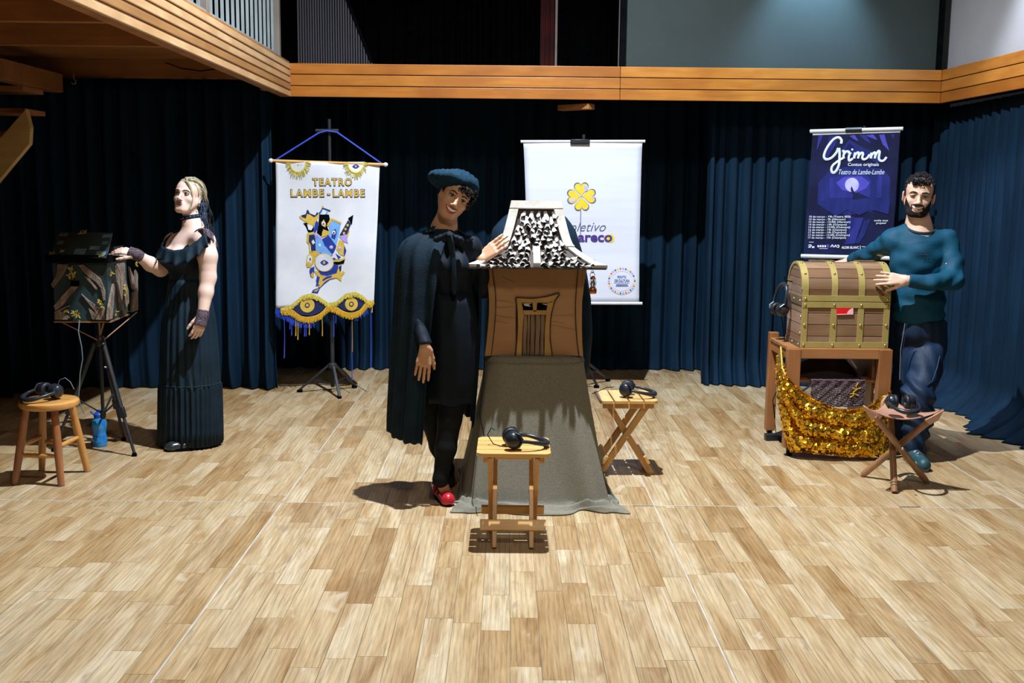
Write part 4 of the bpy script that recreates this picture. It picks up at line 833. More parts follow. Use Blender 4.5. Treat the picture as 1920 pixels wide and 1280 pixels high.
PG([(340,690),(540,694),(700,690),(870,700),(850,830),(700,790),(600,840),(500,790),(400,850),(330,800)], 'pdeep', .0055)
for pts, m in (([(250,155),(290,155),(235,290)],'pblue'),([(345,160),(420,155),(400,230),(320,360),(300,300)],'pdeep'),([(515,160),(560,150),(595,205),(560,190)],'pviolet'),([(600,150),(655,150),(700,225),(650,200)],'pblue'),([(655,155),(720,145),(755,190),(740,192)],'pviolet'),([(770,150),(815,145),(858,290),(800,230)],'pviolet'),([(875,145),(900,145),(892,188)],'pblue'),
               ([(430,300),(510,190),(640,260),(800,330),(760,400),(640,330),(520,330)],'pdeep'),([(470,300),(515,215),(560,260),(520,300)],'pblue'),([(560,860),(640,860),(600,960),(560,1080),(470,1090),(520,980),(540,960)],'pblue'),([(640,880),(700,870),(650,1000),(600,1080),(560,1075),(610,980)],'pdeep'),([(500,850),(560,850),(545,960),(500,1000)],'pdeep'),
               ([(760,470),(800,470),(790,690),(750,690)],'pblue'),([(830,480),(866,520),(850,700),(825,700)],'pdeep'),([(260,600),(300,540),(310,720),(270,720)],'pdeep')): PG(pts, m, .0035)
ZG.stroke('title_lettering', [[(445,225),(448,195),(425,172),(385,185),(345,230),(312,285),(298,335),(318,360),(365,345),(405,300),(420,262)],
    [(428,262),(432,320),(428,400),(405,455),(378,475),(362,455),(372,415),(420,375),(470,345)], [(455,290),(472,292),(466,330),(470,352)],[(468,318),(490,292),(512,296),(510,310)],
    [(528,300),(512,335),(515,372),(545,352)],[(566,300),(556,352)],[(560,330),(585,302),(598,310),(590,352)],[(594,330),(620,304),(634,312),(626,345),(640,360),(668,348),(690,318)],
    [(706,302),(700,352)],[(703,330),(728,302),(740,310),(734,352)],[(738,330),(765,288),(776,300),(768,350),(785,372),(812,368),(835,340)]], .0095, 'ink', bp_, .006, .4)
ZG.disc('title_lettering', (541,275), 9, 9, 'ink', bp_, .007, n=12)
ZG.text('lettering', 'Contos originais', 503, 416, 265, 'ink', bp_, .006, bold=.012, height=28)
ZG.text('lettering', 'Teatro de Lambe-Lambe', 425, 488, 390, 'ink', bp_, .006, shear=.3, bold=.0, height=44)
rows = ['10 de março - 19h (Teatro SESI)','13 de março - 9h (Aferecer)','13 de março - 13:30h (Aferecer)','14 de março - 14h (Grampos)','14 de março - 13:30h (Ocampos)','16 de março - 14h (Ocampos)','17 de março - 14h (Ocampos)','17 de março - 13:30h (Ocampos)','17 de março - 15h (Ocampos)']
for k, t in enumerate(rows): ZG.text('lettering', t, 172-1.2*k, 858+22.5*k, (355,312,355,325,355,325,325,355,325)[k], 'ink', bp_, .006, bold=.012, height=17)
ZG.text('lettering', 'avalie esse', 728, 890, 118, 'ink', bp_, .006, bold=.012, height=16); ZG.text('lettering', 'projeto!', 745, 912, 86, 'ink', bp_, .006, bold=.012, height=16)
ZG.text('lettering', 'ALDIR BLANC', 448, 1124, 150, 'ink', bp_, .006, bold=.03, height=21)
ZG.stroke('rule_line', [[(610,1098),(610,1130)],[(622,1108),(678,1108)],[(170,1068),(210,1069)],[(258,1124),(330,1124)]], .0022, 'ink', bp_, .005)
ZG.stroke('sponsor_mark', [[(165,1095),(185,1092),(188,1102),(165,1112),(185,1112)],[(195,1108),(216,1108)],[(195,1115),(216,1115)],[(355,1112),(370,1092),(378,1112)],[(385,1112),(398,1094),(405,1112)],[(412,1096),(425,1096),(425,1112),(412,1112)]], .004, 'ink', bp_, .005)
for x in (242,262,282,302): ZG.poly('sponsor_mark', [(x,1094),(x+14,1094),(x+14,1112),(x,1112)], 'ink', bp_, .005)
ZG.poly('sponsor_mark', [(322,1088),(342,1088),(342,1114),(322,1114)], 'pviolet', bp_, .005)
# ================================================================== house shaped theatre box under a grey cloth
YH = 5.50
plh = Plane(P(912,600,YH), P(1094,600,YH)); ZH = Zoom(plh,4.129,870,370)
hb_ = thing('house_box', 'theatre box shaped like a little house, brown walls and white chipped roof, centre', 'box', plh.hit(1003,667))
depth = V(0,.44,0)
Lout = [(165,530),(176,620),(188,700),(196,800),(194,900),(186,1000),(175,1120),(163,1222)]; Rout = [(955,530),(938,620),(925,700),(913,800),(911,900),(911,1000),(914,1120),(921,1225)]
front = [ZH.p(x,y) for x, y in Lout]+[ZH.p(x,y) for x, y in Rout[::-1]]
# four walls, solid behind the two little panes
MB().prism([p+V(0,.012,0) for p in front], [p+depth for p in front]).obj('walls', 'outline', hb_, smooth=False)
def strip(name, pts, m, off, th=.012): return ZH.poly(name, pts, m, hb_, off, th)
strip('wall_panel', [(400,1222),(400,776),(530,782),(640,768),(735,742),(735,530),(200,530),(222,620),(240,740),(241,880),(228,1050),(207,1222)], 'ply', .006, .018)
strip('wall_panel', [(735,742),(700,800),(672,900),(662,1000),(664,1100),(680,1224),(894,1224),(878,1100),(868,960),(866,820),(874,700),(893,530),(735,530)], 'ply', .006, .018)
strip('corner_trim', Lout+[(207,1222),(228,1050),(241,880),(240,740),(222,620),(212,530)][:], 'plyedge', .014, .02)
strip('corner_trim', Rout+[(894,1224),(878,1100),(868,960),(866,820),(874,700),(888,530)], 'plyedge', .014, .02)
ZH.stroke('painted_outline', [[(213,535),(224,620),(242,740),(243,880),(230,1050),(208,1220)],[(888,535),(872,700),(864,820),(866,960),(876,1100),(892,1222)]], .0045, 'outline', hb_, .012, .3)
ZH.stroke('painted_outline', [[(402,775),(530,781),(640,767),(735,741),(700,800),(674,900),(664,1000),(664,1100),(680,1220)],[(402,775),(414,880),(416,1000),(410,1100),(400,1220)]], .006, 'outline', hb_, .012, .3)
ZH.stroke('painted_grain', [[(245,795),(300,800),(395,815)],[(244,905),(310,925),(400,932)],[(242,955),(300,965),(340,975)],[(672,960),(720,965),(780,975)],[(668,985),(740,1000),(860,1025)],[(672,910),(740,915),(860,910)],[(300,620),(340,640),(380,650)],[(255,850),(330,850),(380,845)]], .0022, 'plyedge', hb_, .0075, .3)
dr = thing  # (door is built as a part with sub-parts)
door = strip('door', [(455,880),(640,880),(626,1222),(447,1222)], 'outline', -.002, .008)
for a0, a1, b0, b1 in ((460,488,452,484),(491,512,487,508),(516,548,511,545),(553,590,549,584),(594,626,588,618)):
    xs_ = [(a0+2,900),((a0+b0)/2+4,1000),(b0+3,1110),(b0,1220),(b1,1220),(b1-3,1110),((a1+b1)/2+4,1000),(a1-2,900)]
    f = [ZH.p(x,y,.008+.004*math.sin(x)) for x, y in xs_]; MB().prism(f, [p-plh.n*.014+V(0,0,0) for p in f]).obj('board', 'doorbark', door, smooth=False, bevel=.002)
for pts in ([(405,778),(530,784),(640,770),(730,745),(697,796),(668,812),(445,812)],[(408,782),(447,812),(462,900),(452,1050),(445,1222),(404,1222),(414,1100),(420,1000),(417,880)],[(697,796),(648,812),(634,900),(624,1060),(622,1222),(678,1222),(661,1100),(661,1000),(670,900)],
            [(529,812),(566,812),(560,880),(536,880)],[(455,872),(640,872),(634,905),(460,905)]): strip('door_frame', pts, 'doorgold', .016, .016)
for pts, w in (([(455,814),(530,814),(533,874),(458,874)],[(455,818),(525,818),(500,832),(520,845),(470,838)]),([(565,818),(650,818),(640,874),(562,874)],[(600,822),(648,820),(640,835)])):
    strip('dark_pane', pts, 'black', .001, .004); strip('paper_scrap', w, 'paperwhite', .003, .002)  # black plates painted as the dark inside behind the panes
# --- roof: a square pagoda shape lofted through its levels
zE, zB, zT = P(1005,501,5.38)[2], P(1005,466,5.52)[2], P(1005,383,5.61)[2]
cx_ = P(1005,500,5.38)[0]; yc = 5.72
hwE = (P(1135,502,5.38)[0]-P(877,498,5.38)[0])/2; cE = (P(1135,502,5.38)[0]+P(877,498,5.38)[0])/2
def lev(t):                                            # t 0 eave .. 1 break .. 2 top -> half width, half depth, height
    if t <= 1:
        hw = hwE+(P(1072,466,5.52)[0]-P(936,466,5.52)[0])*.5*t-hwE*t; q = t
        return hw, .34+(.20-.34)*t, zE+(zB-zE)*(t**1.35)
    s = t-1; wB = (P(1072,466,5.52)[0]-P(936,466,5.52)[0])*.5; wT = (P(1048,384,5.61)[0]-P(961,384,5.61)[0])*.5
    return wB+(wT-wB)*(s**.72), .20+(.11-.20)*(s**.72), zB+(zT-zB)*s
def roofpt(u, t, off=0.):                              # u -1..1 across the front face
    hw, hd, z = lev(t); e = .01; a, b = lev(max(0,t-e)), lev(min(2,t+e)); dy, dz = -(b[1]-a[1]), b[2]-a[2]; n = nrm(V(0,-dz,dy)); n = n if n[2] > 0 else -n
    return V(cE+u*hw, yc-hd, z)+n*off
A = []
for k in range(25):
    hw, hd, z = lev(2*k/24); A.append([V(cE-hw,yc-hd,z),V(cE+hw,yc-hd,z),V(cE+hw,yc+hd,z),V(cE-hw,yc+hd,z)])
mb = MB(); mb.grid(A, False, True); mb.add(A[-1], [(0,1,2,3)]); mb.add(A[0], [(3,2,1,0)]); mb.obj('roof', 'roofdark', hb_, smooth=False)
def rstrip(name, fl, fr, t0, t1, off, th, m='rooftrim', n=14):
    ts = np.linspace(t0, t1, n); f = np.array([[roofpt(fl(t), t, off), roofpt(fr(t), t, off)] for t in ts]); b = np.array([[roofpt(fl(t), t, off-th), roofpt(fr(t), t, off-th)] for t in ts])
    ring = np.stack([f[:,0],f[:,1],b[:,1],b[:,0]], 1); mb = MB().grid(ring, False, True); mb.add(ring[0], [(0,1,2,3)]); mb.add(ring[-1], [(3,2,1,0)]); return mb.obj(name, m, hb_, smooth=True, bevel=.002, angle=35)
tw = .035
wd = lambda t: tw/lev(t)[0]
rstrip('roof_trim', lambda t: -1-wd(t)*.35, lambda t: -1+wd(t), 1.0, 2.03, .020, .022); rstrip('roof_trim', lambda t: 1-wd(t), lambda t: 1+wd(t)*.35, 1.0, 2.03, .020, .022)
rstrip('roof_trim', lambda t: -1-wd(t)*.3, lambda t: -1+wd(t)*(1.3-.55*t), 0.0, 1.0, .014, .018); rstrip('roof_trim', lambda t: 1-wd(t)*(1.3-.55*t), lambda t: 1+wd(t)*.3, 0.0, 1.0, .014, .018)
rstrip('roof_trim', lambda t: -1-wd(t)*.35, lambda t: 1+wd(t)*.35, 1.89, 2.06, .022, .022, n=4)
a0, a1 = (1000-1005)/130, (1013-1005)/130
rstrip('roof_trim', lambda t: -.018/lev(t)[0]+.008, lambda t: .018/lev(t)[0]+.008, .03, .98, .022, .02)
MB().box((cE,yc-.345,zE-.004), (hwE*2+.01,.012,.010)).obj('eave_edge', 'roofdark', hb_, smooth=False)
# chips: small curled scales with a dark mouth at the lower end, each a part of its own
q = random.Random(12); tmesh = []
for k in range(9):
    L_, w0, w1 = q.uniform(.042,.062), q.uniform(.005,.009), q.uniform(.0125,.0185); A = np.zeros((4,6,3))
    for i in range(4):
        s = i/3; w = w0+(w1-w0)*s**.8
        for j in range(6):
            a = PI*j/5; A[i,j] = (math.cos(a)*w+.003*math.sin(9*s+k)*(s), math.sin(a)*w*q.uniform(.75,1.25)*(.35+.75*s), -s*L_+.006*math.sin(3*a+k)*(s > .9))
    m_ = MB().grid(A).mesh('roof_chip', None, True, 60); m_.materials.append(M['tile']); tmesh.append(m_)
    if sum(pg.normal.y*pg.area for pg in m_.polygons) < 0: m_.flip_normals()
def chip(u, t):
    p = roofpt(u, t, .001); d = nrm(roofpt(u, min(t+.04,1.99))-roofpt(u, t)); n = nrm(roofpt(u, t, .01)-roofpt(u, t)); x = np.cross(n, d); x = nrm(x)
    o = bpy.data.objects.new('roof_chip', q.choice(tmesh)); COL.objects.link(o); o.parent = hb_
    R = Matrix(np.array([x, n, d]).T.tolist()) @ Matrix.Rotation(q.uniform(-.25,.25), 3, 'Y') @ Matrix.Rotation(q.uniform(.16,.50), 3, 'X')
    sc = q.uniform(.8,1.12); o.matrix_local = Matrix.Translation(Vector(p-WLOC[hb_.name])) @ R.to_4x4() @ Matrix.Scale(sc, 4)
for r_i in range(8):
    t = 1.08+.80*r_i/7.4; hw = lev(t)[0]-.040; n = max(4, int(2*hw/.031))
    for k in range(n):
        u = ((k+.5+(.5 if r_i % 2 else 0)*.8+q.uniform(-.15,.15))/n*2-1)*hw/lev(t)[0]
        if abs(u) < hw/lev(t)[0]: chip(u, t)
for r_i in range(4):
    t = .16+.80*r_i/3.6; hw = lev(t)[0]-.045; n = int(2*hw/.033)
    for k in range(n):
        u = ((k+.5+(.45 if r_i % 2 else 0)+q.uniform(-.15,.15))/n*2-1)*hw/lev(t)[0]
        if abs(u) < hw/lev(t)[0] and abs(u-.008)*lev(t)[0] > .026: chip(u, t)
# copper lantern hanging under the right eave
lp = P(1111,508,5.40); ln = thing('hanging_lantern', 'tiny copper lantern hanging under the right eave of the house box', 'lantern', lp)
MB().torus(lp+V(0,0,-.004), .006, .0015, rot(PI/2,0,0), 14, 6).obj('hook_ring', 'steel', ln); MB().torus(lp+V(0,0,-.022), .012, .0014, rot(PI/2,0,0), 16, 6, 1.3).obj('handle', 'copper', ln)
b0 = lp+V(.003,0,-.115)
MB().lathe([(0,0),(.017,0),(.020,.006),(.020,.022),(.014,.032),(.010,.036),(0,.036)], b0, 18).obj('tank', 'copper', ln)
MB().lathe([(.009,.036),(.013,.050),(.010,.066),(.007,.074)], b0, 16).obj('chimney_glass', 'glass', ln)
MB().lathe([(0,.074),(.016,.074),(.012,.082),(.006,.090),(0,.091)], b0, 16).obj('cap', 'copper', ln)
for s in (-1,1): MB().tube([b0+V(s*.012,0,.032), b0+V(s*.016,0,.055), b0+V(s*.012,0,.078)], .0014, 6).obj('guard_wire', 'copper', ln)
# dark hood behind the box
hd_ = thing('hood_cloth', 'dark blue velvet viewing hood draped behind the house box', 'cloth', V(.20,5.98,.62))
A = []; 
for k in range(22):
    y = 392+(700-392)*(k/21)**1.25; Lx = [(392,985),(398,958),(410,940),(430,922),(470,914),(540,911),(620,907),(700,905)]; Rx = [(392,1005),(398,1052),(410,1066),(430,1080),(470,1092),(520,1104),(560,1111),(620,1114),(700,1108)]
    xa = np.interp(y, *np.array(Lx).T); xb = np.interp(y, *np.array(Rx).T); pa_, pb = P(xa,y,6.12), P(xb,y,6.12); c = (pa_+pb)/2; hw = (pb[0]-pa_[0])/2; row = []
    for j in range(56):
        a = 2*PI*j/56; dep = .30*min(1,(k+.5)/5); w_ = 1+.035*math.sin(9*a+1.3*math.sin(k*.3))*min(1,k/6)+.02*math.sin(17*a+k*.2)*min(1,k/6); row.append(V(c[0]+hw*math.cos(a)*(.97+.3*(w_-1)), 6.12+dep*math.sin(a)*w_*.62, c[2]+.012*math.sin(5*a)*min(1,k/6)))
    A.append(row)
mb = MB().grid(A, False, True); mb.add(A[0], [tuple(range(56))]); mb.obj('cloth', 'hood', hd_, angle=180, thick=.004)
# grey burlap cloth over the table below, pooled on the floor
cl = thing('burlap_cloth', 'olive grey burlap cloth covering the table under the house box, pooled on the floor', 'cloth', V(.17,5.6,0))
tz = P(1003,668,5.47)[2]; N = 260
def ring(xl, xr_, yf, yb, rr):
    out = []
    for j in range(N):
        a = 2*PI*(j+.5)/N-PI*.75; c, s_ = math.cos(a), math.sin(a); e = .42 if rr else .2
        out.append(V((xl+xr_)/2+(xr_-xl)/2*np.sign(c)*abs(c)**e*1.0, (yf+yb)/2+(yb-yf)/2*np.sign(s_)*abs(s_)**e, 0))
    return np.array(out)
xT0, xT1 = P(911,668,5.47)[0], P(1095,668,5.47)[0]; xB0, xB1 = P(862,922,5.30)[0], P(1152,918,5.30)[0]
A = []; lv = [1,.985,.95,.93,.8,.65,.5,.35,.22,.12,.07,.045]
for t in lv:
    r_ = ring(xT0+(xB0-xT0)*(1-t)**1.12, xT1+(xB1-xT1)*(1-t)**1.12, 5.46-.19*(1-t), 5.96+.10*(1-t), True); amp = .004+.020*(1-t)
    for j in range(N):
        a = 2*PI*j/N; r_[j,2] = tz*t+ (0 if t > .9 else 0); d = nrm(r_[j]-V(.17,5.7,r_[j,2])); r_[j] += d*amp*(math.sin(5*a+2*t)+.6*math.sin(11*a+1+3*t)+.5*math.sin(3*a-2.))*(.8 if t < .93 else .25)
        if t in (.95,): r_[j] += d*.004
    A.append(r_)
base = A[-1].copy()
for s_ in np.linspace(.08,1,14):
    r_ = base.copy()
    for j in range(N):
        a = 2*PI*j/N; d = nrm((base[j]-V(.17,5.7,0))*V(1,1,0)); nz = math.sin(4*a+1.1)+.8*math.sin(9*a+.4)+.6*math.sin(15*a+2)
        W_ = (.022+.092*max(0.,-d[1]))*(1+.40*nz) if d[1] < .2 else .03; hgt = .046*(1+.30*math.sin(6*a+.7)); ph = 9.5*s_+2.2*math.sin(5*a)+1.6*math.sin(11*a+1)+.5*math.sin(17*a+.5)
        z = .004+hgt*(1-s_)**.6*(.30+.70*(.5+.5*math.sin(ph))**1.3)*(1+.15*math.sin(13*a+4*s_)); r_[j] = base[j]*V(1,1,0)+d*max(.012,W_)*s_**.9+V(0,0,z)
    A.append(r_)
top = [A[0]*.5+.5*np.array([(xT0+xT1)/2,5.71,tz]), A[0]]
mb = MB().grid([top[0]]+A, False, True); mb.add(top[0], [tuple(range(N))]); mb.obj('cloth', 'burlap', cl, angle=180, thick=.003, sub=1)
MB().tube([np.array(p)+nrm((np.array(p)-V(.17,5.7,p[2]))*V(1,1,0))*.002 for p in A[2]], .0028, 6, True).obj('hem_seam', 'burlap', cl)
# ================================================================== wooden cart
YC = 6.43; x0, x1 = P(1478,655,YC)[0], P(1675,656,YC)[0]; zt_ = P(1580,654,YC)[2]; y1 = 6.97
ct = thing('wooden_cart', 'reddish wooden shelf cart on casters carrying the treasure chest', 'cart', ((x0+x1)/2,6.7,0))
lw = .082
for k, (x, y) in enumerate(((x0+lw/2,YC+.03),(x1-lw/2,YC+.03),(x0+.035,y1-.03),(x1-.035,y1-.03))):
    w = lw if k < 2 else .06; h = zt_-.004 if k < 2 else zt_+.035
    MB().box((x,y,.055+(h-.055)/2), (w,.055,h-.055)).obj('leg', 'cartwood', ct, smooth=False, bevel=.004)
    cs = MB().cyl((x-.012,y-.004,.026), (x+.012,y-.004,.026), .026, n=18).obj('caster', 'black', ct); MB().box((x,y,.045), (.034,.034,.022)).obj('fork', 'blackmetal', cs, bevel=.003)
MB().box(((x0+x1)/2,YC+.022,zt_-.032), (x1-x0-2*lw,.03,.062)).obj('front_rail', 'cartwood_x', ct, smooth=False, bevel=.003)
MB().box(((x0+x1)/2,(YC+y1)/2,zt_-.009), (x1-x0-.02,y1-YC-.03,.02)).obj('top_board', 'cartwood_x', ct, smooth=False, bevel=.003)
for x in (x0+.03,x1-.03): MB().box((x,(YC+y1)/2+.01,zt_-.045), (.025,y1-YC-.12,.07)).obj('side_rail', 'cartwood_x', ct, smooth=False, bevel=.003)
zs_ = P(1560,715,YC+.05)[2]
MB().box(((x0+x1)/2,(YC+y1)/2+.01,zs_), (x1-x0-.09,y1-YC-.09,.02)).obj('shelf', 'cartwood_x', ct, smooth=False, bevel=.003)
MB().box((x1-.085,(YC+y1)/2+.03,(zt_+.10)/2), (.018,y1-YC-.10,zt_-.16)).obj('side_panel', 'cartwood', ct, smooth=False, bevel=.003)
# ------------------------------------------------------------------ treasure chest
CX0, CX1 = P(1500,652,6.46)[0], P(1664,652,6.46)[0]; CY0, CY1 = 6.46, 6.80; CZ = zt_+.002; CW = CX1-CX0; CD = CY1-CY0
zB_ = P(1580,566,CY0)[2]; ch = thing('treasure_chest', 'wooden treasure chest with brass straps and a domed lid on the cart', 'chest', ((CX0+CX1)/2,(CY0+CY1)/2,CZ))
zv = zB_+.075; rad = CD/2; yc_ = (CY0+CY1)/2; kz = (P(1575,491,yc_)[2]-zv)/rad
body = MB().box(((CX0+CX1)/2,yc_,(CZ+zB_)/2), (CW-.02,CD-.02,zB_-CZ-.002)).obj('body_core', 'roofdark', ch, smooth=False)
hB = zB_-CZ; n = 4
for k in range(n):
    z = CZ+hB*(k+.5)/n; MB().box(((CX0+CX1)/2,CY0+.006,z), (CW-.012,.012,hB/n-.004)).obj('plank', 'chestwood', ch, smooth=False, bevel=.0015); MB().box(((CX0+CX1)/2,CY1-.006,z), (CW-.012,.012,hB/n-.004)).obj('plank', 'chestwood', ch, smooth=False)
    for x in (CX0+.006,CX1-.006): MB().box((x,yc_,z), (.012,CD-.012,hB/n-.004)).obj('plank', 'chestside', ch, smooth=False, bevel=.0015)
lid = MB()
def arc(t, r=0.): return yc_-(rad+r)*math.cos(t), zv+(rad+r)*kz*math.sin(t)
ends = [[V(x,CY0+.01,zB_+.003)]+[V(x,*arc(PI*i/24,-.012)) for i in range(25)]+[V(x,CY1-.01,zB_+.003)] for x in (CX0+.012,CX1-.012)]
lid.prism(ends[0], ends[1]); lid = lid.obj('lid', 'roofdark', ch, smooth=False)
def arcslab(x0_, x1_, t0, t1, r0, r1, name, m, par, k=6, bevel=.0015):
    A = []
    for i in range(k+1):
        t = t0+(t1-t0)*i/k; a, b = arc(t, r0), arc(t, r1); A.append([V(x0_,*a),V(x1_,*a),V(x1_,*b),V(x0_,*b)])
    mb = MB().grid(A, False, True); mb.add(A[0], [(0,1,2,3)]); mb.add(A[-1], [(3,2,1,0)]); return mb.obj(name, m, par, smooth=True, angle=30)
MB().box(((CX0+CX1)/2,CY0+.006,zB_+.039), (CW-.012,.012,.071)).obj('plank', 'chestwood', lid, smooth=False, bevel=.0015)
for k in range(7): arcslab(CX0+.006, CX1-.006, PI*k/7+.012, PI*(k+1)/7-.012, -.012, 0., 'plank', 'chestwood', lid)
for x in (CX0+.006,CX1-.006):                          # end boards of the lid, cut to the arch
    zt2 = zv+rad*kz; zz = np.linspace(zB_+.003, zt2-.002, 6)
    for a, b in zip(zz[:-1], zz[1:]):
        hwid = lambda z: rad-.008 if z <= zv else (rad-.008)*math.sqrt(max(0,1-((z-zv)/(rad*kz))**2)); zl = np.linspace(a+.0015, b-.0015, 5)
        pts = [(yc_-hwid(z), z) for z in zl]+[(yc_+hwid(z), z) for z in zl[::-1]]
        MB().prism([V(x-.006,y,z) for y, z in pts], [V(x+.006,y,z) for y, z in pts]).obj('plank', 'chestside', lid, smooth=False)
def stud(p, d, par, r=.0085): MB().lathe([(0,0),(r,0),(r*.95,r*.35),(r*.6,r*.75),(0,r*.9)], p, 12, np.array(Vector(d).to_track_quat('Z','Y').to_matrix())).obj('stud', 'stud', par)
sx = [CX0+.018, CX0+CW*.365, CX0+CW*.672, CX1-.018]; sw = .037
for i, x in enumerate(sx):
    s_ = MB().box((x,CY0-.002,(CZ+zB_)/2), (sw,.006,hB-.002)).obj('brass_strap', 'brass', ch, smooth=False, bevel=.001)
    for z in (CZ+.018, CZ+hB*.50, zB_-.018): stud((x,CY0-.005,z), (0,-1,0), s_)
    t_ = arcslab(x-sw/2, x+sw/2, 0, PI, -.001, .005, 'brass_strap', 'brass', lid, 28)
    MB().box((x,CY0-.002,zB_+.039), (sw,.006,.072)).obj('brass_strap', 'brass', lid, smooth=False, bevel=.001)
    for t in ((.62,1.25) if i < 3 else (.62,1.25)): y, z = arc(t,.005); stud((x,y,z), (0,-math.cos(t),math.sin(t)), t_)
    if i in (0,3): stud((x,CY0-.005,zB_+.020), (0,-1,0), t_)
for z, p in ((CZ+.018,ch),(zB_-.018,ch),(zB_+.021,lid)): MB().box(((CX0+CX1)/2,CY0-.004,z), (CW-.002,.006,.035)).obj('brass_strap', 'brass', p, smooth=False, bevel=.001)
for x, s in ((CX0-.002,-1),(CX1+.002,1)):
    for z, p in ((CZ+.018,ch),(zB_+.005,ch)):
        o = MB().box((x,yc_,z), (.006,CD-.004,.036 if z < zB_ else .055)).obj('side_strap', 'bronze', p, smooth=False, bevel=.001)
        for y in (CY0+.03,yc_,CY1-.03): stud((x+s*.003,y,z), (s,0,0), o, .007)
    for z in (CZ+.09,CZ+.19): stud((x,CY0+.012,z), (s,0,0), ch, .007)
    A2 = []
    for i in range(29):                              # rim of the lid, thin light edge
        t = PI*i/28; a, b = arc(t,.004), arc(t,-.012); A2.append([V(x-.003,*a),V(x+.003,*a),V(x+.003,*b),V(x-.003,*b)])
    MB().grid(A2, False, True).obj('lid_edge', 'brass', lid)
ws = Plane(V(CX0,CY0-.004,CZ), V(CX1,CY0-.004,CZ)); ZW = Zoom(ws,6.737,1450,480)
rw = ZW.poly('red_window', [(795,652),(1010,652),(1012,742),(795,742)], 'red', ch, .003, .006); rw['label'] = 'bright red peep window'
ZW.poly('pink_tab', [(930,715),(950,685),(1000,655),(1006,655),(1008,735),(800,740),(800,730),(930,728)], 'pink', ch, .0045, .001)
for x in (CX0+CW*.30,CX0+CW*.80): MB().box((x,yc_+.02,arc(PI/2)[1]+.004), (.15 if x < CX0+CW*.5 else .12,.05,.012)).obj('hinge_plate', 'bronze', lid, smooth=False, bevel=.002)
# headphones hanging from the back corner of the chest
hp5 = P(1466,560,6.72); h5.location = (CX0-.026,6.74,P(1466,578,6.74)[2]-.005)
h5.rotation_euler = (0, math.radians(-90), math.radians(12)); h5['label'] = 'black headphones hung at the back left corner of the treasure chest'
hk_ = MB().tube([V(CX0-.0,6.70,P(1466,527,6.72)[2]), V(CX0-.045,6.70,P(1466,525,6.72)[2]), V(CX0-.055,6.70,P(1466,518,6.72)[2])], .003, 8).obj('side_hook', 'black', ch)
tag(MB().tube([P(1464,588,6.70),P(1468,610,6.70),P(1470,630,6.70),P(1472,642,6.72),P(1474,655,6.80)], .0025, 6).obj('headphone_cable', 'black', None), 'black cable dropping from the headphones along the left side of the chest', 'cable')
# ------------------------------------------------------------------ things on and around the cart
bg = thing('cloth_bag', 'dark plum cloth bag lying on the upper shelf of the wooden cart', 'bag', ((x0+x1)/2-.03,6.70,zs_+.011))
A = []; c = V((x0+x1)/2-.035,6.70,zs_+.011)
for k in range(13):
    t = k/12; row = []
    for j in range(36):
        a = 2*PI*j/36; px_ = math.cos(a); w = .235*(1-t*.82)**.75*(1+.05*math.sin(5*a+4*t)); dp = .16*(1-t*.8)**.6; row.append(c+V(px_*w+.06*t*t, math.sin(a)*dp, .125*t**.9*(1-.1*px_*px_)+.008*math.sin(4*a+2)*t*(1-t)*4))
    A.append(row)
mb = MB().grid(A, False, True); mb.add(A[-1], [tuple(range(36))]); mb.obj('bag_body', 'bag', bg, angle=180, sub=1)
MB().tube([P(1592,668,6.58),P(1597,676,6.55),P(1602,684,6.55),P(1606,690,6.56)], .006, 8).obj('strap', 'tube', bg)
MB().tube([c+V(-.10,-.02,.055), c+V(-.20,-.08,.03), c+V(-.21,-.13,.02)], .008, 8).obj('handle', 'bag', bg)
# crochet cloth: open mesh of yarn hanging over the edge of the shelf
cr = thing('crochet_cloth', 'purple brown crocheted cloth hanging over the front edge of the cart shelf', 'cloth', P(1570,712,YC+.045))
ya = YC+.018; xa, xb = P(1522,712,ya)[0], P(1622,712,ya)[0]; za, zb_ = zs_+.014, P(1570,757,ya)[2]; mb = MB(); q = random.Random(8)
for k in range(15):
    z = za+(zb_-za)*k/14; mb.tube([V(xa+(xb-xa)*i/22+.0, ya-.004*math.sin(i*1.3+k), z+.0025*math.sin(i*2.1+k*1.7)-.012*math.sin(PI*i/22)*k/14) for i in range(23)], .0046 if k not in (0,14) else .006, 5)
for k in range(31):
    x = xa+(xb-xa)*k/30
    if q.random() < .16 and 2 < k < 28: continue
    mb.tube([V(x+.003*math.sin(i*2+k), ya-.003+.003*math.cos(i*1.9+k), za+(zb_-za)*i/10-.012*math.sin(PI*k/30)*i/10) for i in range(11)], .0034, 5)
o = mb.obj('knit', 'crochet', cr); o['kind'] = 'stuff'
A = [[V(x, y, zs_+.0115+(.0 if y > ya+.02 else .002)) for x in np.linspace(xa,xb,8)] for y in (ya-.002,ya+.03,ya+.14)]; MB().grid(A).obj('folded_top', 'crochet', cr, thick=.006)
mb = MB()
for (c0, pts) in (((1608,718),[(1600,728),(1608,724),(1606,735),(1596,742),(1590,746)]),): mb.tube([P(x,y,ya-.008) for x, y in [(1609,718),(1605,724),(1607,730),(1601,734),(1600,741),(1594,745)]], .004, 6)
mb.tube([P(x,y,ya-.008) for x, y in [(1598,727),(1605,730),(1614,727)]], .0035, 6); mb.tube([P(x,y,ya-.008) for x, y in [(1594,738),(1602,738),(1610,742)]], .0035, 6); mb.obj('gold_thread', 'fringe', cr)
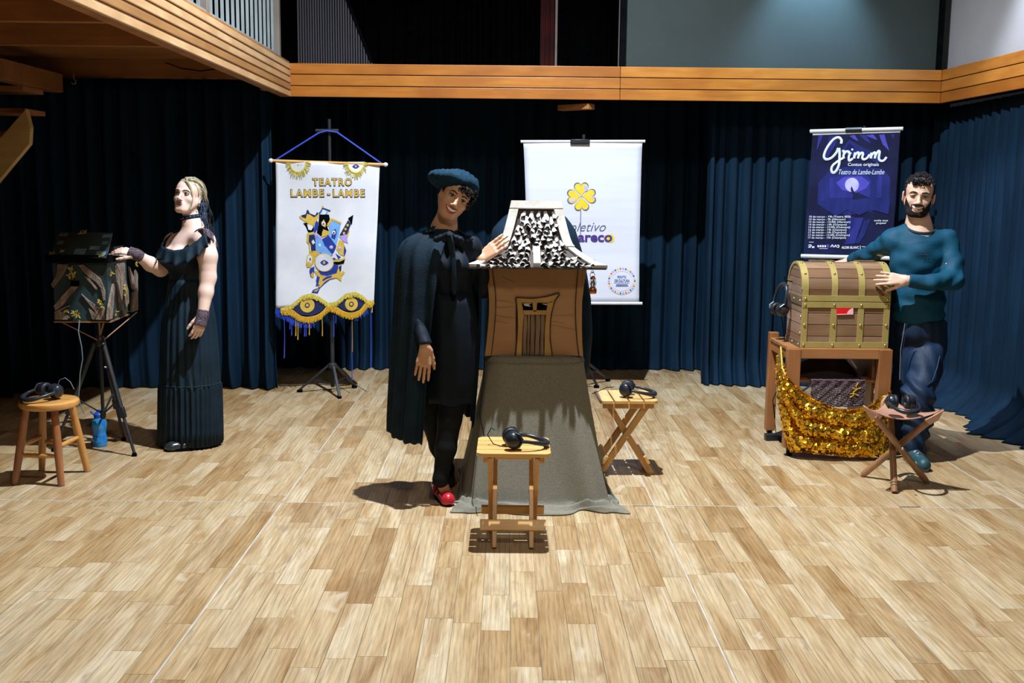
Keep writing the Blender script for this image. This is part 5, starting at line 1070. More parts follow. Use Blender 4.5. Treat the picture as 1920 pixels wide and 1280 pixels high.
# gold sequin cloth swagged from the back left post to the right leg
sq = thing('sequin_cloth', 'gold sequin cloth swagged across the front of the wooden cart', 'cloth', P(1560,852,6.36))
up = [(1462,640,6.86),(1465,668,6.52),(1476,704,6.41),(1500,728,6.42),(1530,748,6.38),(1565,762,6.36),(1600,766,6.36),(1632,758,6.37),(1655,744,6.38),(1668,732,6.40)]
lo = [(1456,690,6.60),(1459,740,6.46),(1470,800,6.41),(1480,848,6.40),(1515,851,6.37),(1550,852,6.35),(1590,854,6.34),(1625,855,6.34),(1652,852,6.36),(1668,838,6.39)]
def rs_(pts, n):
    pts = np.array(pts, float); c = np.concatenate([[0],np.cumsum(np.linalg.norm(np.diff(pts[:,:2],axis=0),axis=1))]); t = np.linspace(0,c[-1],n); return np.stack([np.interp(t,c,pts[:,k]) for k in range(3)],1)
NU, NV = 60, 40; U, Lw = rs_(up,NU), rs_(lo,NU)
def sqpt(u, v):
    i = min(int(u*(NU-1)), NU-2); f = u*(NU-1)-i; a = U[i]*(1-f)+U[i+1]*f; b = Lw[i]*(1-f)+Lw[i+1]*f; c = a*(1-v)+b*v; p = P(*c)
    sag = math.sin(PI*min(1,u*1.05)); ph = v*21+2.2*math.sin(u*4)+u*3; return p+V(0,-.03*sag*math.sin(PI*v)-.020*sag*math.sin(ph)-.006*math.sin(u*40+v*9),.010*math.cos(ph)*sag)
MB().grid([[sqpt(i/59,j/39) for j in range(40)] for i in range(60)]).obj('ground_cloth', 'sequinbase', sq, thick=.003, angle=180)
q = random.Random(4); mb = MB(); cnt = 0
for i in range(5600):
    u, v = q.random()**.92, q.random(); p = sqpt(u,v); e = .012; du = sqpt(min(1,u+e),v)-sqpt(max(0,u-e),v); dv = sqpt(u,min(1,v+e))-sqpt(u,max(0,v-e)); n = nrm(np.cross(du,dv)); n = n if n[1] < 0 else -n
    n = nrm(n+V(q.gauss(0,.30),q.gauss(0,.2),q.gauss(0,.30))); a_, b_, _ = frame(n); r = q.uniform(.0080,.0118); c = p+n*(.004+q.random()*.006)+V(0,-.003,0); mb.add([c+a_*r*math.cos(t)+b_*r*math.sin(t) for t in np.arange(6)*PI/3], [(0,1,2,3,4,5)])
o = mb.obj('sequins', 'sequin', sq, smooth=False); o['kind'] = 'stuff'
MB().tube([P(1464,650,6.56),P(1467,690,6.45),P(1477,712,6.40)], .005, 8).obj('rolled_hem', 'fringe_y', sq)
pb_ = thing('power_adapter', 'small black power adapter on the floor by the back leg of the cart', 'adapter', G(1452,828))
c = G(1446,825); MB().box(c+V(0,0,.022), (.085,.05,.044), rot(0,0,.1)).obj('block', 'blackgloss', pb_, bevel=.004)
c = G(1470,829); MB().box(c+V(.02,0,.02), (.10,.06,.036), rot(0,0,.15)).obj('plug', 'black', pb_, bevel=.004)
tag(MB().tube([G(1455,815)+V(0,0,.004), P(1452,780,6.9), P(1449,750,6.9), P(1455,735,6.88)], .0025, 6).obj('adapter_cable', 'black', None), 'thin black cable running from the power adapter up the cart leg', 'cable')
# ================================================================== smooth bodies: distance fields meshed by surface nets
class Sdf:
    def __init__(s): s.p = []
    def cone(s, a, b, r1, r2=None, k=.02, op=1): s.p.append(('c', np.array(a,float), np.array(b,float), r1, r1 if r2 is None else r2, k, op)); return s
    def chain(s, pts, rs, k=.02):
        for i in range(len(pts)-1): s.cone(pts[i], pts[i+1], rs[i], rs[i+1], k)
        return s
    def ell(s, c, r, R=None, k=.02, op=1): s.p.append(('e', np.array(c,float), np.broadcast_to(np.array(r,float),(3,)), np.eye(3) if R is None else R, 0, k, op)); return s
    @staticmethod
    def d(q, P):
        if q[0] == 'c':
            ba = q[2]-q[1]; pa = P-q[1]; h = np.clip((pa @ ba)/max(ba @ ba,1e-9), 0, 1); v = pa-h[...,None]*ba
            return np.sqrt((v*v).sum(-1))-(q[3]+(q[4]-q[3])*h)
        x = (P-q[1]) @ q[3]; r = q[2]; k0 = np.sqrt(((x/r)**2).sum(-1)); k1 = np.sqrt(((x/(r*r))**2).sum(-1)); return k0*(k0-1)/np.maximum(k1,1e-6)
    @staticmethod
    def comb(f, d, k, op):
        if op > 0: h = np.maximum(k-np.abs(f-d),0)/k; return np.minimum(f,d)-h*h*k*.25
        d = -d; h = np.maximum(k-np.abs(f-d),0)/k; return np.maximum(f,d)+h*h*k*.25
    def at(s, P):
        P = np.asarray(P, float); f = np.full(P.shape[:-1], 1.)
        for q in s.p: f = s.comb(f, s.d(q,P), q[5], q[6])
        return f
    def bbox(s, q):
        if q[0] == 'c': return np.minimum(q[1]-q[3], q[2]-q[4]), np.maximum(q[1]+q[3], q[2]+q[4])
        e = np.abs(q[3]) @ q[2]; return q[1]-e, q[1]+e
    def grid(s, h, lo=None, hi=None, grow=0.):
        bb = [s.bbox(q) for q in s.p if q[6] > 0]; L = np.min([b[0] for b in bb],0)-3*h-grow; H = np.max([b[1] for b in bb],0)+3*h+grow
        if lo is not None: L = np.maximum(L, lo)
        if hi is not None: H = np.minimum(H, hi)
        n = np.ceil((H-L)/h).astype(int)+1; f = np.full(n, 1., np.float32); ax = [L[i]+h*np.arange(n[i]) for i in range(3)]
        for q in s.p:
            a, b = s.bbox(q); m = q[5]+.02+grow; i0 = np.clip(np.floor((a-m-L)/h).astype(int),0,n); i1 = np.clip(np.ceil((b+m-L)/h).astype(int)+1,0,n)
            if (i1 <= i0).any(): continue
            G_ = np.stack(np.meshgrid(*[ax[i][i0[i]:i1[i]] for i in range(3)], indexing='ij'), -1); sl = tuple(slice(i0[i],i1[i]) for i in range(3))
            f[sl] = s.comb(f[sl], s.d(q,G_).astype(np.float32), q[5], q[6])
        return f, L, ax
def nets(f, L, h):
    n = f.shape; s = f < 0; c = np.zeros((n[0]-1,n[1]-1,n[2]-1), np.int8)
    for i in (0,1):
        for j in (0,1):
            for k in (0,1): c += s[i:n[0]-1+i, j:n[1]-1+j, k:n[2]-1+k]
    act = np.argwhere((c > 0) & (c < 8)); idx = np.full(c.shape, -1, np.int32); idx[act[:,0],act[:,1],act[:,2]] = np.arange(len(act))
    corner = [(i,j,k) for i in (0,1) for j in (0,1) for k in (0,1)]; val = {q: f[act[:,0]+q[0],act[:,1]+q[1],act[:,2]+q[2]] for q in corner}
    acc = np.zeros((len(act),3)); cnt = np.zeros(len(act))
    for q in corner:
        for ax in range(3):
            if q[ax]: continue
            r = list(q); r[ax] = 1; r = tuple(r); a, b = val[q], val[r]; m = (a < 0) != (b < 0); t = np.where(m, a/np.where(m,a-b,1), 0); p = np.tile(np.array(q,float),(len(act),1)); p[:,ax] = t; acc[m] += p[m]; cnt[m] += 1
    v = (act+acc/cnt[:,None])*h+L; F = []
    for ax in range(3):
        o1, o2 = (ax+1) % 3, (ax+2) % 3
        a = np.take(s, range(n[ax]-1), ax); b = np.take(s, range(1,n[ax]), ax); e = np.argwhere(a != b); e = e[(e[:,o1] > 0) & (e[:,o2] > 0) & (e[:,o1] < n[o1]-1) & (e[:,o2] < n[o2]-1)]
        ins = a[e[:,0],e[:,1],e[:,2]]; Q = []
        for d1, d2 in ((-1,-1),(0,-1),(0,0),(-1,0)): t = e.copy(); t[:,o1] += d1; t[:,o2] += d2; Q.append(idx[t[:,0],t[:,1],t[:,2]])
        Q = np.stack(Q,1); Q[~ins] = Q[~ins][:,::-1]; F.append(Q)
    F = np.concatenate(F); return v, F[(F >= 0).all(1)]
def smoothv(v, F, it=1, lam=.5):
    for _ in range(it):
        a = np.zeros_like(v); c = np.zeros(len(v))
        for i in range(4):
            for j in ((i+1) % 4, (i-1) % 4): np.add.at(a, F[:,i], v[F[:,j]]); np.add.at(c, F[:,i], 1)
        v = v*(1-lam)+lam*a/np.maximum(c,1)[:,None]
    return v
def vnormals(v, F):
    n = np.cross(v[F[:,2]]-v[F[:,0]], v[F[:,3]]-v[F[:,1]]); N = np.zeros_like(v)
    for i in range(4): np.add.at(N, F[:,i], n)
    return N/(np.linalg.norm(N,axis=1)[:,None]+1e-12)
def sdf_obj(sd, name, m, parent, h=.0034, keep=None, disp=None, it=1, lo=None, hi=None, clip=None):
    f, L, ax = sd.grid(h, lo, hi)
    if clip is not None:
        G_ = np.stack(np.meshgrid(*ax, indexing='ij'), -1) if f.size < 4e6 else None
        if G_ is not None: f = np.maximum(f, clip(G_).astype(np.float32))
        else:
            for i in range(f.shape[0]): f[i] = np.maximum(f[i], clip(np.stack(np.meshgrid(ax[0][i:i+1],ax[1],ax[2],indexing='ij'),-1)[0]).astype(np.float32))
    v, F = nets(f, L, h); v = smoothv(v, F, it)
    if disp is not None: v = v+vnormals(v,F)*disp(v)[:,None]
    me = bpy.data.meshes.new(name); v = v-WLOC[parent.name]
    me.vertices.add(len(v)); me.vertices.foreach_set('co', v.astype(np.float32).ravel()); me.loops.add(len(F)*4); me.loops.foreach_set('vertex_index', F.astype(np.int32).ravel())
    me.polygons.add(len(F)); me.polygons.foreach_set('loop_start', np.arange(len(F),dtype=np.int32)*4); me.polygons.foreach_set('use_smooth', [True]*len(F)); me.update(calc_edges=True); me.validate()
    return link(name, me, m, parent)
class Head:
    """head frame: local x to the viewer's right when facing the camera, -y forward, z up; origin between the ears at eye height"""
    def __init__(s, sd, mid_eye, yaw=0., pitch=0., roll=0., sc=1., wide=1., smile=0., nose=1., jaw=1., ear=1.):
        s.R = _rz(yaw) @ (lambda a: np.array([[math.cos(a),0,math.sin(a)],[0,1,0],[-math.sin(a),0,math.cos(a)]]))(roll) @ _rx(pitch); s.sc = sc; s.o = np.array(mid_eye)-s.R @ (V(0,-.083,0)*sc); s.h = Sdf(); w = wide; h = s.h; T = s.T
        E = lambda c, r, k=.02, op=1, Rl=None: h.ell(T(c), np.array(r)*sc, s.R if Rl is None else s.R @ Rl, k*sc, op); Cn = lambda a, b, r1, r2, k=.02, op=1: h.cone(T(a), T(b), r1*sc, r2*sc, k*sc, op)
        E((0,.014,.034), (.074*w,.094,.082)); E((0,-.028,-.028), (.060*w,.058,.080), .03); E((0,-.036,.038), (.060*w,.044,.050), .03)
        for e in (-1,1):
            Cn((e*.050*w,-.004,-.040), (e*.030*w*jaw,-.052,-.090), .022, .019, .03); E((e*.040*w,-.056,-.026-.004*smile), (.022,.020,.020), .022)
            Cn((e*.010,-.084,.018), (e*.042*w,-.068,.020), .009, .008, .014)
        Cn((-.016*jaw,-.069,-.098), (.016*jaw,-.069,-.098), .0175, .0175, .025)
        E((0,-.072,-.066), (.030,.016,.022), .02)
        for e in (-1,1): E((e*.032*w,-.098,.000), (.017,.021,.010), .010, -1)
        Cn((0,-.086,.006), (0,-.103*1,-.030), .0075, .0095*nose, .010); E((0,-.106,-.035), (.0115*nose,.010,.009), None or .008)
        for e in (-1,1): E((e*.0125*nose,-.096,-.040), (.0075,.009,.0065), .006); E((e*.075*w*ear,.014,-.012), (.0075,.020,.032), .006, 1, rot(.15,0,e*.35)); E((e*(.075*w*ear+.008),.008,-.010), (.006,.011,.018), .004, -1, rot(.15,0,e*.35))
        if not smile:
            Cn((-.014,-.0850,-.0605), (.014,-.0850,-.0605), .0050, .0050, .008); Cn((-.012,-.0845,-.0705), (.012,-.0845,-.0705), .0055, .0055, .008)
        sd.p += h.p; s.w = w; s.smile = smile
    def T(s, p): return s.o+s.R @ (np.array(p,float)*s.sc)
    def D(s, d): return s.R @ np.array(d,float)
    def surf(s, x, z, off=0.):
        lo = np.linspace(-.135,-.02,116); pts = np.array([s.T((x,y,z)) for y in lo]); f = s.h.at(pts); i = int(np.argmax(f < 0)); y = lo[i]
        if i: a, b = f[i-1], f[i]; y = lo[i-1]+(lo[i]-lo[i-1])*a/(a-b)
        return s.T((x,y-off/s.sc,z))
    def face(s, parent, brow, iris, lip, squint=1., browthick=.0028, lash='hairblack', gaze=0.):
        w = s.w
        for e in (-1,1):
            c = V(e*.032*w,-.0775,.0); ey = MB().ell(s.T(c), np.array((.0148,.0105,.0095*squint))*s.sc, 18, 12, s.R).obj('eye', 'eyewhite', parent)
            ic = c+V(gaze*.004,-.0080,.0004); MB().ell(s.T(ic), np.array((.0070,.0034,.0070*min(1,squint*1.1)))*s.sc, 14, 8, s.R).obj('iris', iris, ey)
            arc = [s.T((e*.032*w+.0165*math.cos(t), -.0870+.0075*abs(math.cos(t))**2, .0098*squint*math.sin(t)+.0005)) for t in np.linspace(PI*1.0,0,9)]; MB().tube(arc, [.0008,.0014,.0018,.002,.002,.002,.0018,.0014,.0008], 6).obj('upper_lashes', lash, parent)
            lidp = [[s.T((e*.032*w+.0175*math.cos(t), -.0845+.0075*abs(math.cos(t))**2+q*.004, (.0100*squint+q*.006)*math.sin(t)+.001)) for q in (0,.5,1)] for t in np.linspace(PI*.98,.02*PI,9)]; MB().grid(lidp).obj('eyelid', 'lid' if lip != 'lipman' else 'skin_c', parent, angle=180, thick=.0015)
            bp = [s.surf(e*x*w, z, .0012) for x, z in ((.012,.0185),(.022,.0228),(.034,.0245),(.044,.0215),(.051,.0160))]; MB().tube(bp, np.array([.9,1.2,1.1,.8,.35])*browthick, 7).obj('eyebrow', brow, parent)
        if s.smile:
            mw = .0285+.0040*s.smile; n = 13; X = np.linspace(-1,1,n); up = [(x*mw, -.0575+.0065*x*x) for x in X]; lo = [(x*mw, -.0575-.0165*s.smile*(1-abs(x)**2.2)+.0065*x*x) for x in X]
            pu = [s.surf(x,z,.0012) for x, z in up]; pl_ = [s.surf(x,z,.0012) for x, z in lo]
            MB().grid([[a*(1-t)+b*t+s.D((0,.0016*math.sin(PI*t),0)) for t in (0,.25,.5,.75,1)] for a, b in zip(pu,pl_)]).obj('mouth', 'mouthdark', parent, angle=180)
            tl = [(x*.92*mw, -.0585+.0065*x*x) for x in X]; tb = [(x*.92*mw, -.0585-.0095*s.smile*(1-abs(x)**2.5)+.0065*x*x) for x in X]
            MB().grid([[s.surf(*a,.0030)*(1-t)+s.surf(*b,.0030)*t for t in (0,.5,1)] for a, b in zip(tl,tb)]).obj('teeth', 'teeth', parent, angle=180, thick=.001)
            r = np.array([.45,.7,.9,1.,1.05,1.05,1.,1.05,1.05,1.,.9,.7,.45]); MB().tube(pu, r*.0026, 8).obj('upper_lip', lip, parent); MB().tube(pl_, r*.0033, 8).obj('lower_lip', lip, parent)
        else:
            X = np.linspace(-1,1,11); r = np.array([.3,.6,.9,1.1,1.2,1.0,1.2,1.1,.9,.6,.3]); MB().tube([s.surf(x*.021,-.0605+.002*(1-abs(x))-.0015*(abs(x)<.1),.0002) for x in X], r*.0030, 8).obj('upper_lip', lip, parent)
            MB().tube([s.surf(x*.0195,-.0695-.001*(1-abs(x)),.0002) for x in X], r*.0036, 8).obj('lower_lip', lip, parent)
def hand(sd, w, d, n, side, sc=1., curl=(.25,.3,.25), spread=.06, thumb=(.75,.65), tc=.25, fcurl=(1,1,1,1)):
    """w wrist, d towards the fingers, n out of the back of the hand, side +1/-1 turns the thumb side round"""
    w = np.array(w,float); d = nrm(d); n = nrm(np.array(n)-d*np.dot(n,d)); s = np.cross(d,n)*side
    tips = []
    for i, (o, L) in enumerate(((.0295,.93),(.0095,1.04),(-.0105,.97),(-.0295,.77))):
        kn = w+(d*(.088-.004*abs(i-1))+s*o)*sc; sd.cone(w+(d*.012+s*o*.55)*sc, kn, .0125*sc, .0105*sc, .016); p = kn; a = 0; dd = nrm(d+s*spread*(1.5-i)*.9); r = .0092 if i < 3 else .0080
        for j, l in enumerate((.042,.027,.021)):
            a += curl[j]*fcurl[i]; q = p+(dd*math.cos(a)-n*math.sin(a))*l*L*sc; sd.cone(p, q, r*sc, (r-.0009)*sc, .004); p = q; r -= .0009
        tips.append(p)
    p = w+(d*.018+s*.024-n*.006)*sc; td = nrm(d*thumb[0]+s*thumb[1]-n*.25)
    sd.cone(w+d*.004*sc, p, .014*sc, .0145*sc, .014)
    for l, r1, r2 in ((.042,.0145,.0115),(.031,.0110,.0095),(.025,.0095,.0075)):
        q = p+td*l*sc; sd.cone(p, q, r1*sc, r2*sc, .006); p = q; td = nrm(td+d*tc-n*.10)
    return tips
M['skin_a'] = mat('fair skin', (.74,.54,.46), .48, c2=(.69,.48,.40), scale=7, sss=.15); M['skin_b'] = mat('tan skin', (.55,.31,.19), .46, c2=(.49,.26,.155), scale=7, sss=.15); M['skin_c'] = mat('warm skin', (.64,.42,.32), .46, c2=(.58,.37,.27), scale=7, sss=.15)
M['lid'] = mat('eyelid shade', (.30,.16,.12), .5); M['eyewhite'] = mat('eye white', (.42,.40,.39), .3); M['irisbrown'] = mat('dark iris', (.018,.010,.007), .15); M['teeth'] = mat('teeth', (.82,.79,.74), .3); M['mouthdark'] = mat('mouth inside', (.16,.03,.03), .5)
M['lipred'] = mat('red lipstick', (.42,.045,.04), .35); M['lipplum'] = mat('plum lipstick', (.11,.012,.04), .35); M['lipman'] = mat('natural lips', (.42,.19,.15), .5)
M['hairblack'] = mat('black hair', (.006,.005,.006), .5, spec=.25, c2=(.016,.014,.017), scale=60, stretch=(1,1,.2), bump=.5, bscale=240); M['hairblond'] = mat('ash blond hair', (.58,.50,.32), .42, c2=(.24,.22,.17), scale=40, stretch=(1,1,.5), ramp=(.3,.75), bump=.6, bscale=200); M['hairblue'] = mat('blue black hair', (.02,.05,.11), .4, c2=(.01,.012,.02), scale=40, bump=.5, bscale=200)
M['beard'] = mat('dark beard', (.009,.007,.007), .7, spec=.2, c2=(.026,.020,.018), scale=160, bump=.6, bscale=500)
M['browa'] = mat('brown brow', (.10,.06,.04), .7)
M['dress'] = mat('black chiffon dress', (.0032,.0115,.021), .6, c2=(.0055,.018,.031), scale=9, spec=.25, bump=.2, bscale=260); M['dressruffle'] = mat('black ruffle chiffon', (.004,.014,.025), .65, c2=(.008,.024,.040), scale=60, spec=.25, bump=.3, bscale=400)
M['lace'] = mat('black lace', (.030,.020,.034), .7, c2=(.20,.13,.15), scale=180, ramp=(.5,.62), bump=.3)
M['cape'] = mat('blue black velvet cape', (.0022,.0105,.021), .75, c2=(.004,.018,.034), scale=12, spec=.25, bump=.15, bscale=120); M['felt'] = mat('dark blue wool felt', (.003,.020,.040), .9, c2=(.006,.034,.064), scale=60, spec=.2, bump=.5, bscale=320)
M['bodysuit'] = mat('black jersey', (.0025,.006,.012), .7, c2=(.004,.009,.018), scale=12, spec=.2); M['tights'] = mat('black tights', (.004,.005,.007), .7, spec=.2); M['shoe_red'] = mat('red leather shoe', (.52,.018,.035), .25, c2=(.44,.014,.028), scale=12, coat=.3); M['shoe_black'] = mat('black leather shoe', (.018,.022,.030), .25, c2=(.03,.036,.045), scale=12, coat=.3)
M['tee'] = mat('petrol blue jersey', (.003,.058,.110), .65, c2=(.0025,.048,.092), scale=7, spec=.25, bump=.12, bscale=90); M['teedark'] = mat('dark collar rib', (.006,.022,.034), .7); M['pants'] = mat('dark navy cargo cotton', (.004,.015,.040), .6, c2=(.006,.021,.054), scale=9, spec=.3, bump=.2, bscale=110)
M['sneaker'] = mat('teal black sneaker', (.012,.05,.07), .5, c2=(.02,.08,.10), scale=40); M['neonpink'] = mat('neon pink patch', (.85,.02,.35), .4); M['neongreen'] = mat('neon green patch', (.45,.85,.03), .4); M['lacecord'] = mat('tan lace', (.45,.28,.12), .6)
def ruffle(path, drop, amp, waves, name, m, parent, out, seed=0, rows=6):
    """gathered strip hanging from a path; out gives the outward direction at each point"""
    path = np.array(path,float); n = 90; c = np.concatenate([[0],np.cumsum(np.linalg.norm(np.diff(path,axis=0),axis=1))]); t = np.linspace(0,c[-1],n); pp = np.stack([np.interp(t,c,path[:,k]) for k in range(3)],1); A = []
    for i, p in enumerate(pp):
        s = i/(n-1); o = nrm(out(p)); tg = nrm(pp[min(i+1,n-1)]-pp[max(i-1,0)]); dn = nrm(V(0,0,-1)+o*.25); row = []
        for k in range(rows):
            q = k/(rows-1); w = math.sin(2*PI*waves*s+seed+.8*math.sin(7*s)); row.append(p+dn*(drop(s)*q*(1+.045*w))+o*(.004+amp*q*w+amp*.9*q)+tg*amp*.5*q*math.cos(2*PI*waves*s+seed))
        A.append(row)
    return MB().grid(A).obj(name, m, parent, angle=180, thick=.0015)
# ================================================================== woman in the long black dress, left
YA = 6.60
wa = thing('person', 'woman in a long black ruffled dress with a choker, hand on the bark covered box', 'person', G(356,836))
sd = Sdf(); ha = Head(sd, P(340.5,363,YA-.07), yaw=math.radians(-13), pitch=math.radians(-14), roll=math.radians(4), sc=.97, wide=.98, jaw=.8, nose=.9)
nb = P(363,428,YA+.01); sh_l = P(384,452,YA-.10); sh_r = P(327,455,YA+.12); chest = P(352,470,YA+.01)
sd.cone(ha.T((0,.022,-.05)), nb, .046, .050, .03); sd.cone(nb, chest, .062, .085, .05); sd.cone(sh_l+V(-.02,0,.0), sh_r, .060, .055, .05)
sd.cone(P(366,445,YA-.02), sh_l+V(.0,0,.0), .034, .058, .04); sd.cone(P(352,446,YA+.06), sh_r, .032, .053, .04)
sd.ell(P(352,488,YA), (.122,.112,.15), None, .05); sd.ell(P(318,482,YA-.05), (.058,.058,.058), None, .03); sd.ell(P(334,482,YA-.10), (.056,.056,.058), None, .03); sd.ell(P(352,545,YA), (.105,.10,.12), None, .06); sd.ell(P(355,605,YA), (.145,.13,.15), None, .06)
el_l = P(390,520,YA-.13); wr_l = P(379.5,592,YA-.20)
sd.chain([sh_l, P(389,480,YA-.12), el_l, P(386,548,YA-.16), wr_l], [.060,.058,.048,.043,.030], .02)
el_r = P(301,504,YA-.02); wr_r = P(256,477,YA-.16)
sd.chain([sh_r, P(312,482,YA+.08), el_r, P(282,495,YA-.08), wr_r], [.056,.052,.045,.043,.029], .02)
hand(sd, wr_l, (-.25,-.25,-1), (.55,-.8,-.0), 1, .93, (.35,.45,.35), .03, (.75,.40), .35); hand(sd, wr_r, (-1,-.05,.30), (.05,-.45,.9), -1, .93, (.30,.45,.30), .04, (.8,.5))
for s_ in (-1,1): hip = P(355+s_*14,612,YA); sd.chain([hip, P(356+s_*10,720,YA), P(356+s_*9,822,YA)], [.085,.058,.040], .03)
sdf_obj(sd, 'body', 'skin_a', wa); ha.face(wa, 'browa', 'irisbrown', 'lipplum', .70, gaze=-.2)
# dress: bodice, skirt, ruffles
bd = Sdf(); bd.ell(P(352,490,YA), (.127,.117,.155), None, .05); bd.ell(P(318,484,YA-.05), (.064,.064,.062), None, .03); bd.ell(P(334,484,YA-.10), (.062,.062,.062), None, .03); bd.ell(P(352,545,YA), (.113,.108,.12), None, .06); bd.cone(P(378,446,YA-.07), P(352,480,YA), .062, .09, .03); bd.cone(P(338,448,YA+.1), P(345,480,YA+.03), .055, .09, .03)
cutc = P(336,436,YA-.10); bd.ell(P(331,437,YA-.115), (.082,.11,.115), rot(0,.55,0), .01, -1); bd.cone(P(366,392,YA-.02), P(358,440,YA-.03), .075, .075, .012, -1)
sdf_obj(bd, 'bodice', 'dress', wa, .0045)
fwd = nrm(V(-.72,-.7,0)); outA = lambda p: (p-P(356,470,YA))*V(1,1,0)
rp = [P(391,426,YA-.06),P(384,436,YA-.19),P(370,450,YA-.205),P(356,460,YA-.215),P(341,467,YA-.215),P(327,469,YA-.20),P(316,466,YA-.18),P(306,462,YA-.14),P(304,458,YA-.08),P(312,446,YA+.02),P(330,432,YA+.10)]
ruffle(rp, lambda s: .060+.035*math.sin(PI*min(1,s*1.2)), .011, 11, 'neckline_ruffle', 'dressruffle', wa, outA, 1)
cap = [P(370,429,YA-.13),P(380,427,YA-.16),P(391,430,YA-.15),P(399,437,YA-.10),P(404,447,YA-.05)]
ruffle(cap, lambda s: .055, .006, 5, 'lace_sleeve', 'lace', wa, lambda p: V(.6,-.6,.0), 2)
A = []; ks = [(522,319,386),(532,317,387),(545,315,389),(570,310,397),(600,305,403),(640,303,407),(690,302,410),(716,301.5,411.5),(719,301,412.5),(724,300,413),(760,299.5,414),(800,299,415),(829,298.5,415.5)]
N = 150
for k, (y, a, b) in enumerate(ks):
    pa_, pb = P(a,y,YA), P(b,y,YA); c = (pa_+pb)/2; hw = (pb[0]-pa_[0])/2; row = []; t = max(0,min(1,(y-540)/260))
    for j in range(N):
        an = 2*PI*j/N; am = (.009+.006*t)*min(1,(y-518)/50) + (.010 if y > 717 else 0); fr = 26 if y < 717.5 else 38; w = math.sin(fr*an+.9*math.sin(3*an+k*.15)+.5*math.sin(5*an))+.35*math.sin(fr*.53*an+1)
        row.append(V(c[0]+math.cos(an)*hw*(1+am*w*1.6), YA+math.sin(an)*min(hw*.92,.165)*(1+am*w*2.6), pa_[2]-(pa_[2]-.0)*0+(.004*w if y > 820 else 0)))
    A.append(row)
mb = MB().grid(A, False, True); mb.obj('skirt', 'dress', wa, angle=180, thick=.002)
MB().tube([np.array(p)*V(1,1,1)+V(0,-.001,0) for p in A[7]], .004, 6, True).obj('tier_seam', 'dressruffle', wa)
ck = nb*.52+ha.T((0,.022,-.05))*.48; ax = nrm(ha.T((0,.022,-.05))-nb); Rk = np.array(Vector(ax).to_track_quat('Z','Y').to_matrix())
A = []
for i in range(40):
    a = 2*PI*i/40; A.append([ck+Rk @ V(.0565*math.cos(a),.0585*math.sin(a),z+.002*math.sin(20*a)*(abs(z) > .008)) for z in (-.0115,-.005,.005,.0115)])
c_ = MB().grid(A, True, False).obj('choker', 'dressruffle', wa, thick=.003)
for i in range(16): a = 2*PI*i/16; MB().ell(ck+Rk @ V(.0600*math.cos(a),.0620*math.sin(a),.0), .0034, 8, 5).obj('choker_stud', 'steel', c_)
for (p0, p1, p2, r) in ((P(381,582,YA-.19), wr_l, wr_l+nrm(V(-.25,-.25,-1))*.062, (.037,.036,.040)), (P(264,482,YA-.14), wr_r, wr_r+nrm(V(-1,-.05,.3))*.045, (.036,.034,.037))):
    g = Sdf(); g.chain([p0,p1,p2], r, .01); d0, d1 = nrm(p1-p0), nrm(p2-p1)
    sdf_obj(g, 'lace_glove', 'lace', wa, .004, clip=lambda X, a=p0, b=p2, u=d0, v=d1: np.maximum((a-X) @ u, (X-b) @ v))
for px_, py_, L_ in ((352,843,.115),(388,836,.10)):
    c = G(px_,py_); d = nrm(V(-.93,-.36,0)); f = Sdf(); f.cone(c-d*.05+V(0,0,.030), c+d*L_*.75+V(0,0,.026), .032, .034, .03); f.ell(c+d*(L_*.85)+V(0,0,.026), (.040,.036,.024), None, .02)
    sh = sdf_obj(f, 'shoe', 'shoe_black', wa, .004, clip=lambda X: .008-X[...,2]); n_ = V(-d[1],d[0],0)
    A = [[c+d*(.025+math.cos(t)*(L_*.5+.055))+n_*.040*math.sin(t)+V(0,0,z) for z in (.001,.014)] for t in np.linspace(0,2*PI,30,endpoint=False)]; mb = MB().grid(A, True, False); mb.add([a[1] for a in A], [tuple(range(30))]); mb.obj('sole', 'black', sh)
# hair: cap pulled back, loose strand, dark blue ends
def hair_cap(hd, name, m, parent, grow, clip, disp=None, h=.0034):
    q = Sdf(); q.ell(hd.T((0,.018,.036)), np.array((.074*hd.w+grow,.094+grow,.082+grow))*hd.sc, hd.R, .02); q.ell(hd.T((0,.050,-.015)), np.array((.060+grow*.6,.055+grow,.070))*hd.sc, hd.R, .03)
    return sdf_obj(q, name, m, parent, h, clip=lambda X: clip(((X-hd.o) @ hd.R)/hd.sc)*hd.sc, disp=disp)
def clipA(l):                                           # keep above the hairline and behind the temples
    x, y, z = l[...,0], l[...,1], l[...,2]; front = np.maximum(-(z-.062-.25*np.abs(x)*0-.0*y), 0)*0
    a = (-(y+.018)-.55*(z-.035))                         # in front of this slanted plane and below the hairline is face
    return np.maximum(np.minimum(a, .070-z-.25*(np.abs(x)-.03)*0), -(z+.075))
hair_cap(ha, 'hair', 'hairblond', wa, .010, clipA, lambda v: .0016*wob(v,110,2))
def strands(hd, m, parent, name, spec, n, seed, r=.0035, jit=.006):
    q = random.Random(seed); mb = MB()
    for i in range(n):
        j = V(q.gauss(0,jit),q.gauss(0,jit),q.gauss(0,jit)); pts = [hd.T(np.array(p)+j*(.4+.8*k/len(spec))+V(q.gauss(0,jit*.5),q.gauss(0,jit*.5),q.gauss(0,jit*.5))) for k, p in enumerate(spec)]
        t = np.linspace(0,len(pts)-1,(len(pts)-1)*4+1); pts = np.array(pts); sm = np.stack([np.interp(t,range(len(pts)),pts[:,k]) for k in range(3)],1)
        for _ in range(3): sm[1:-1] = (sm[:-2]+2*sm[1:-1]+sm[2:])/4
        mb.tube(sm, np.linspace(r,r*.35,len(sm)), 5)
    o = mb.obj(name, m, parent); o['kind'] = 'stuff'; return o
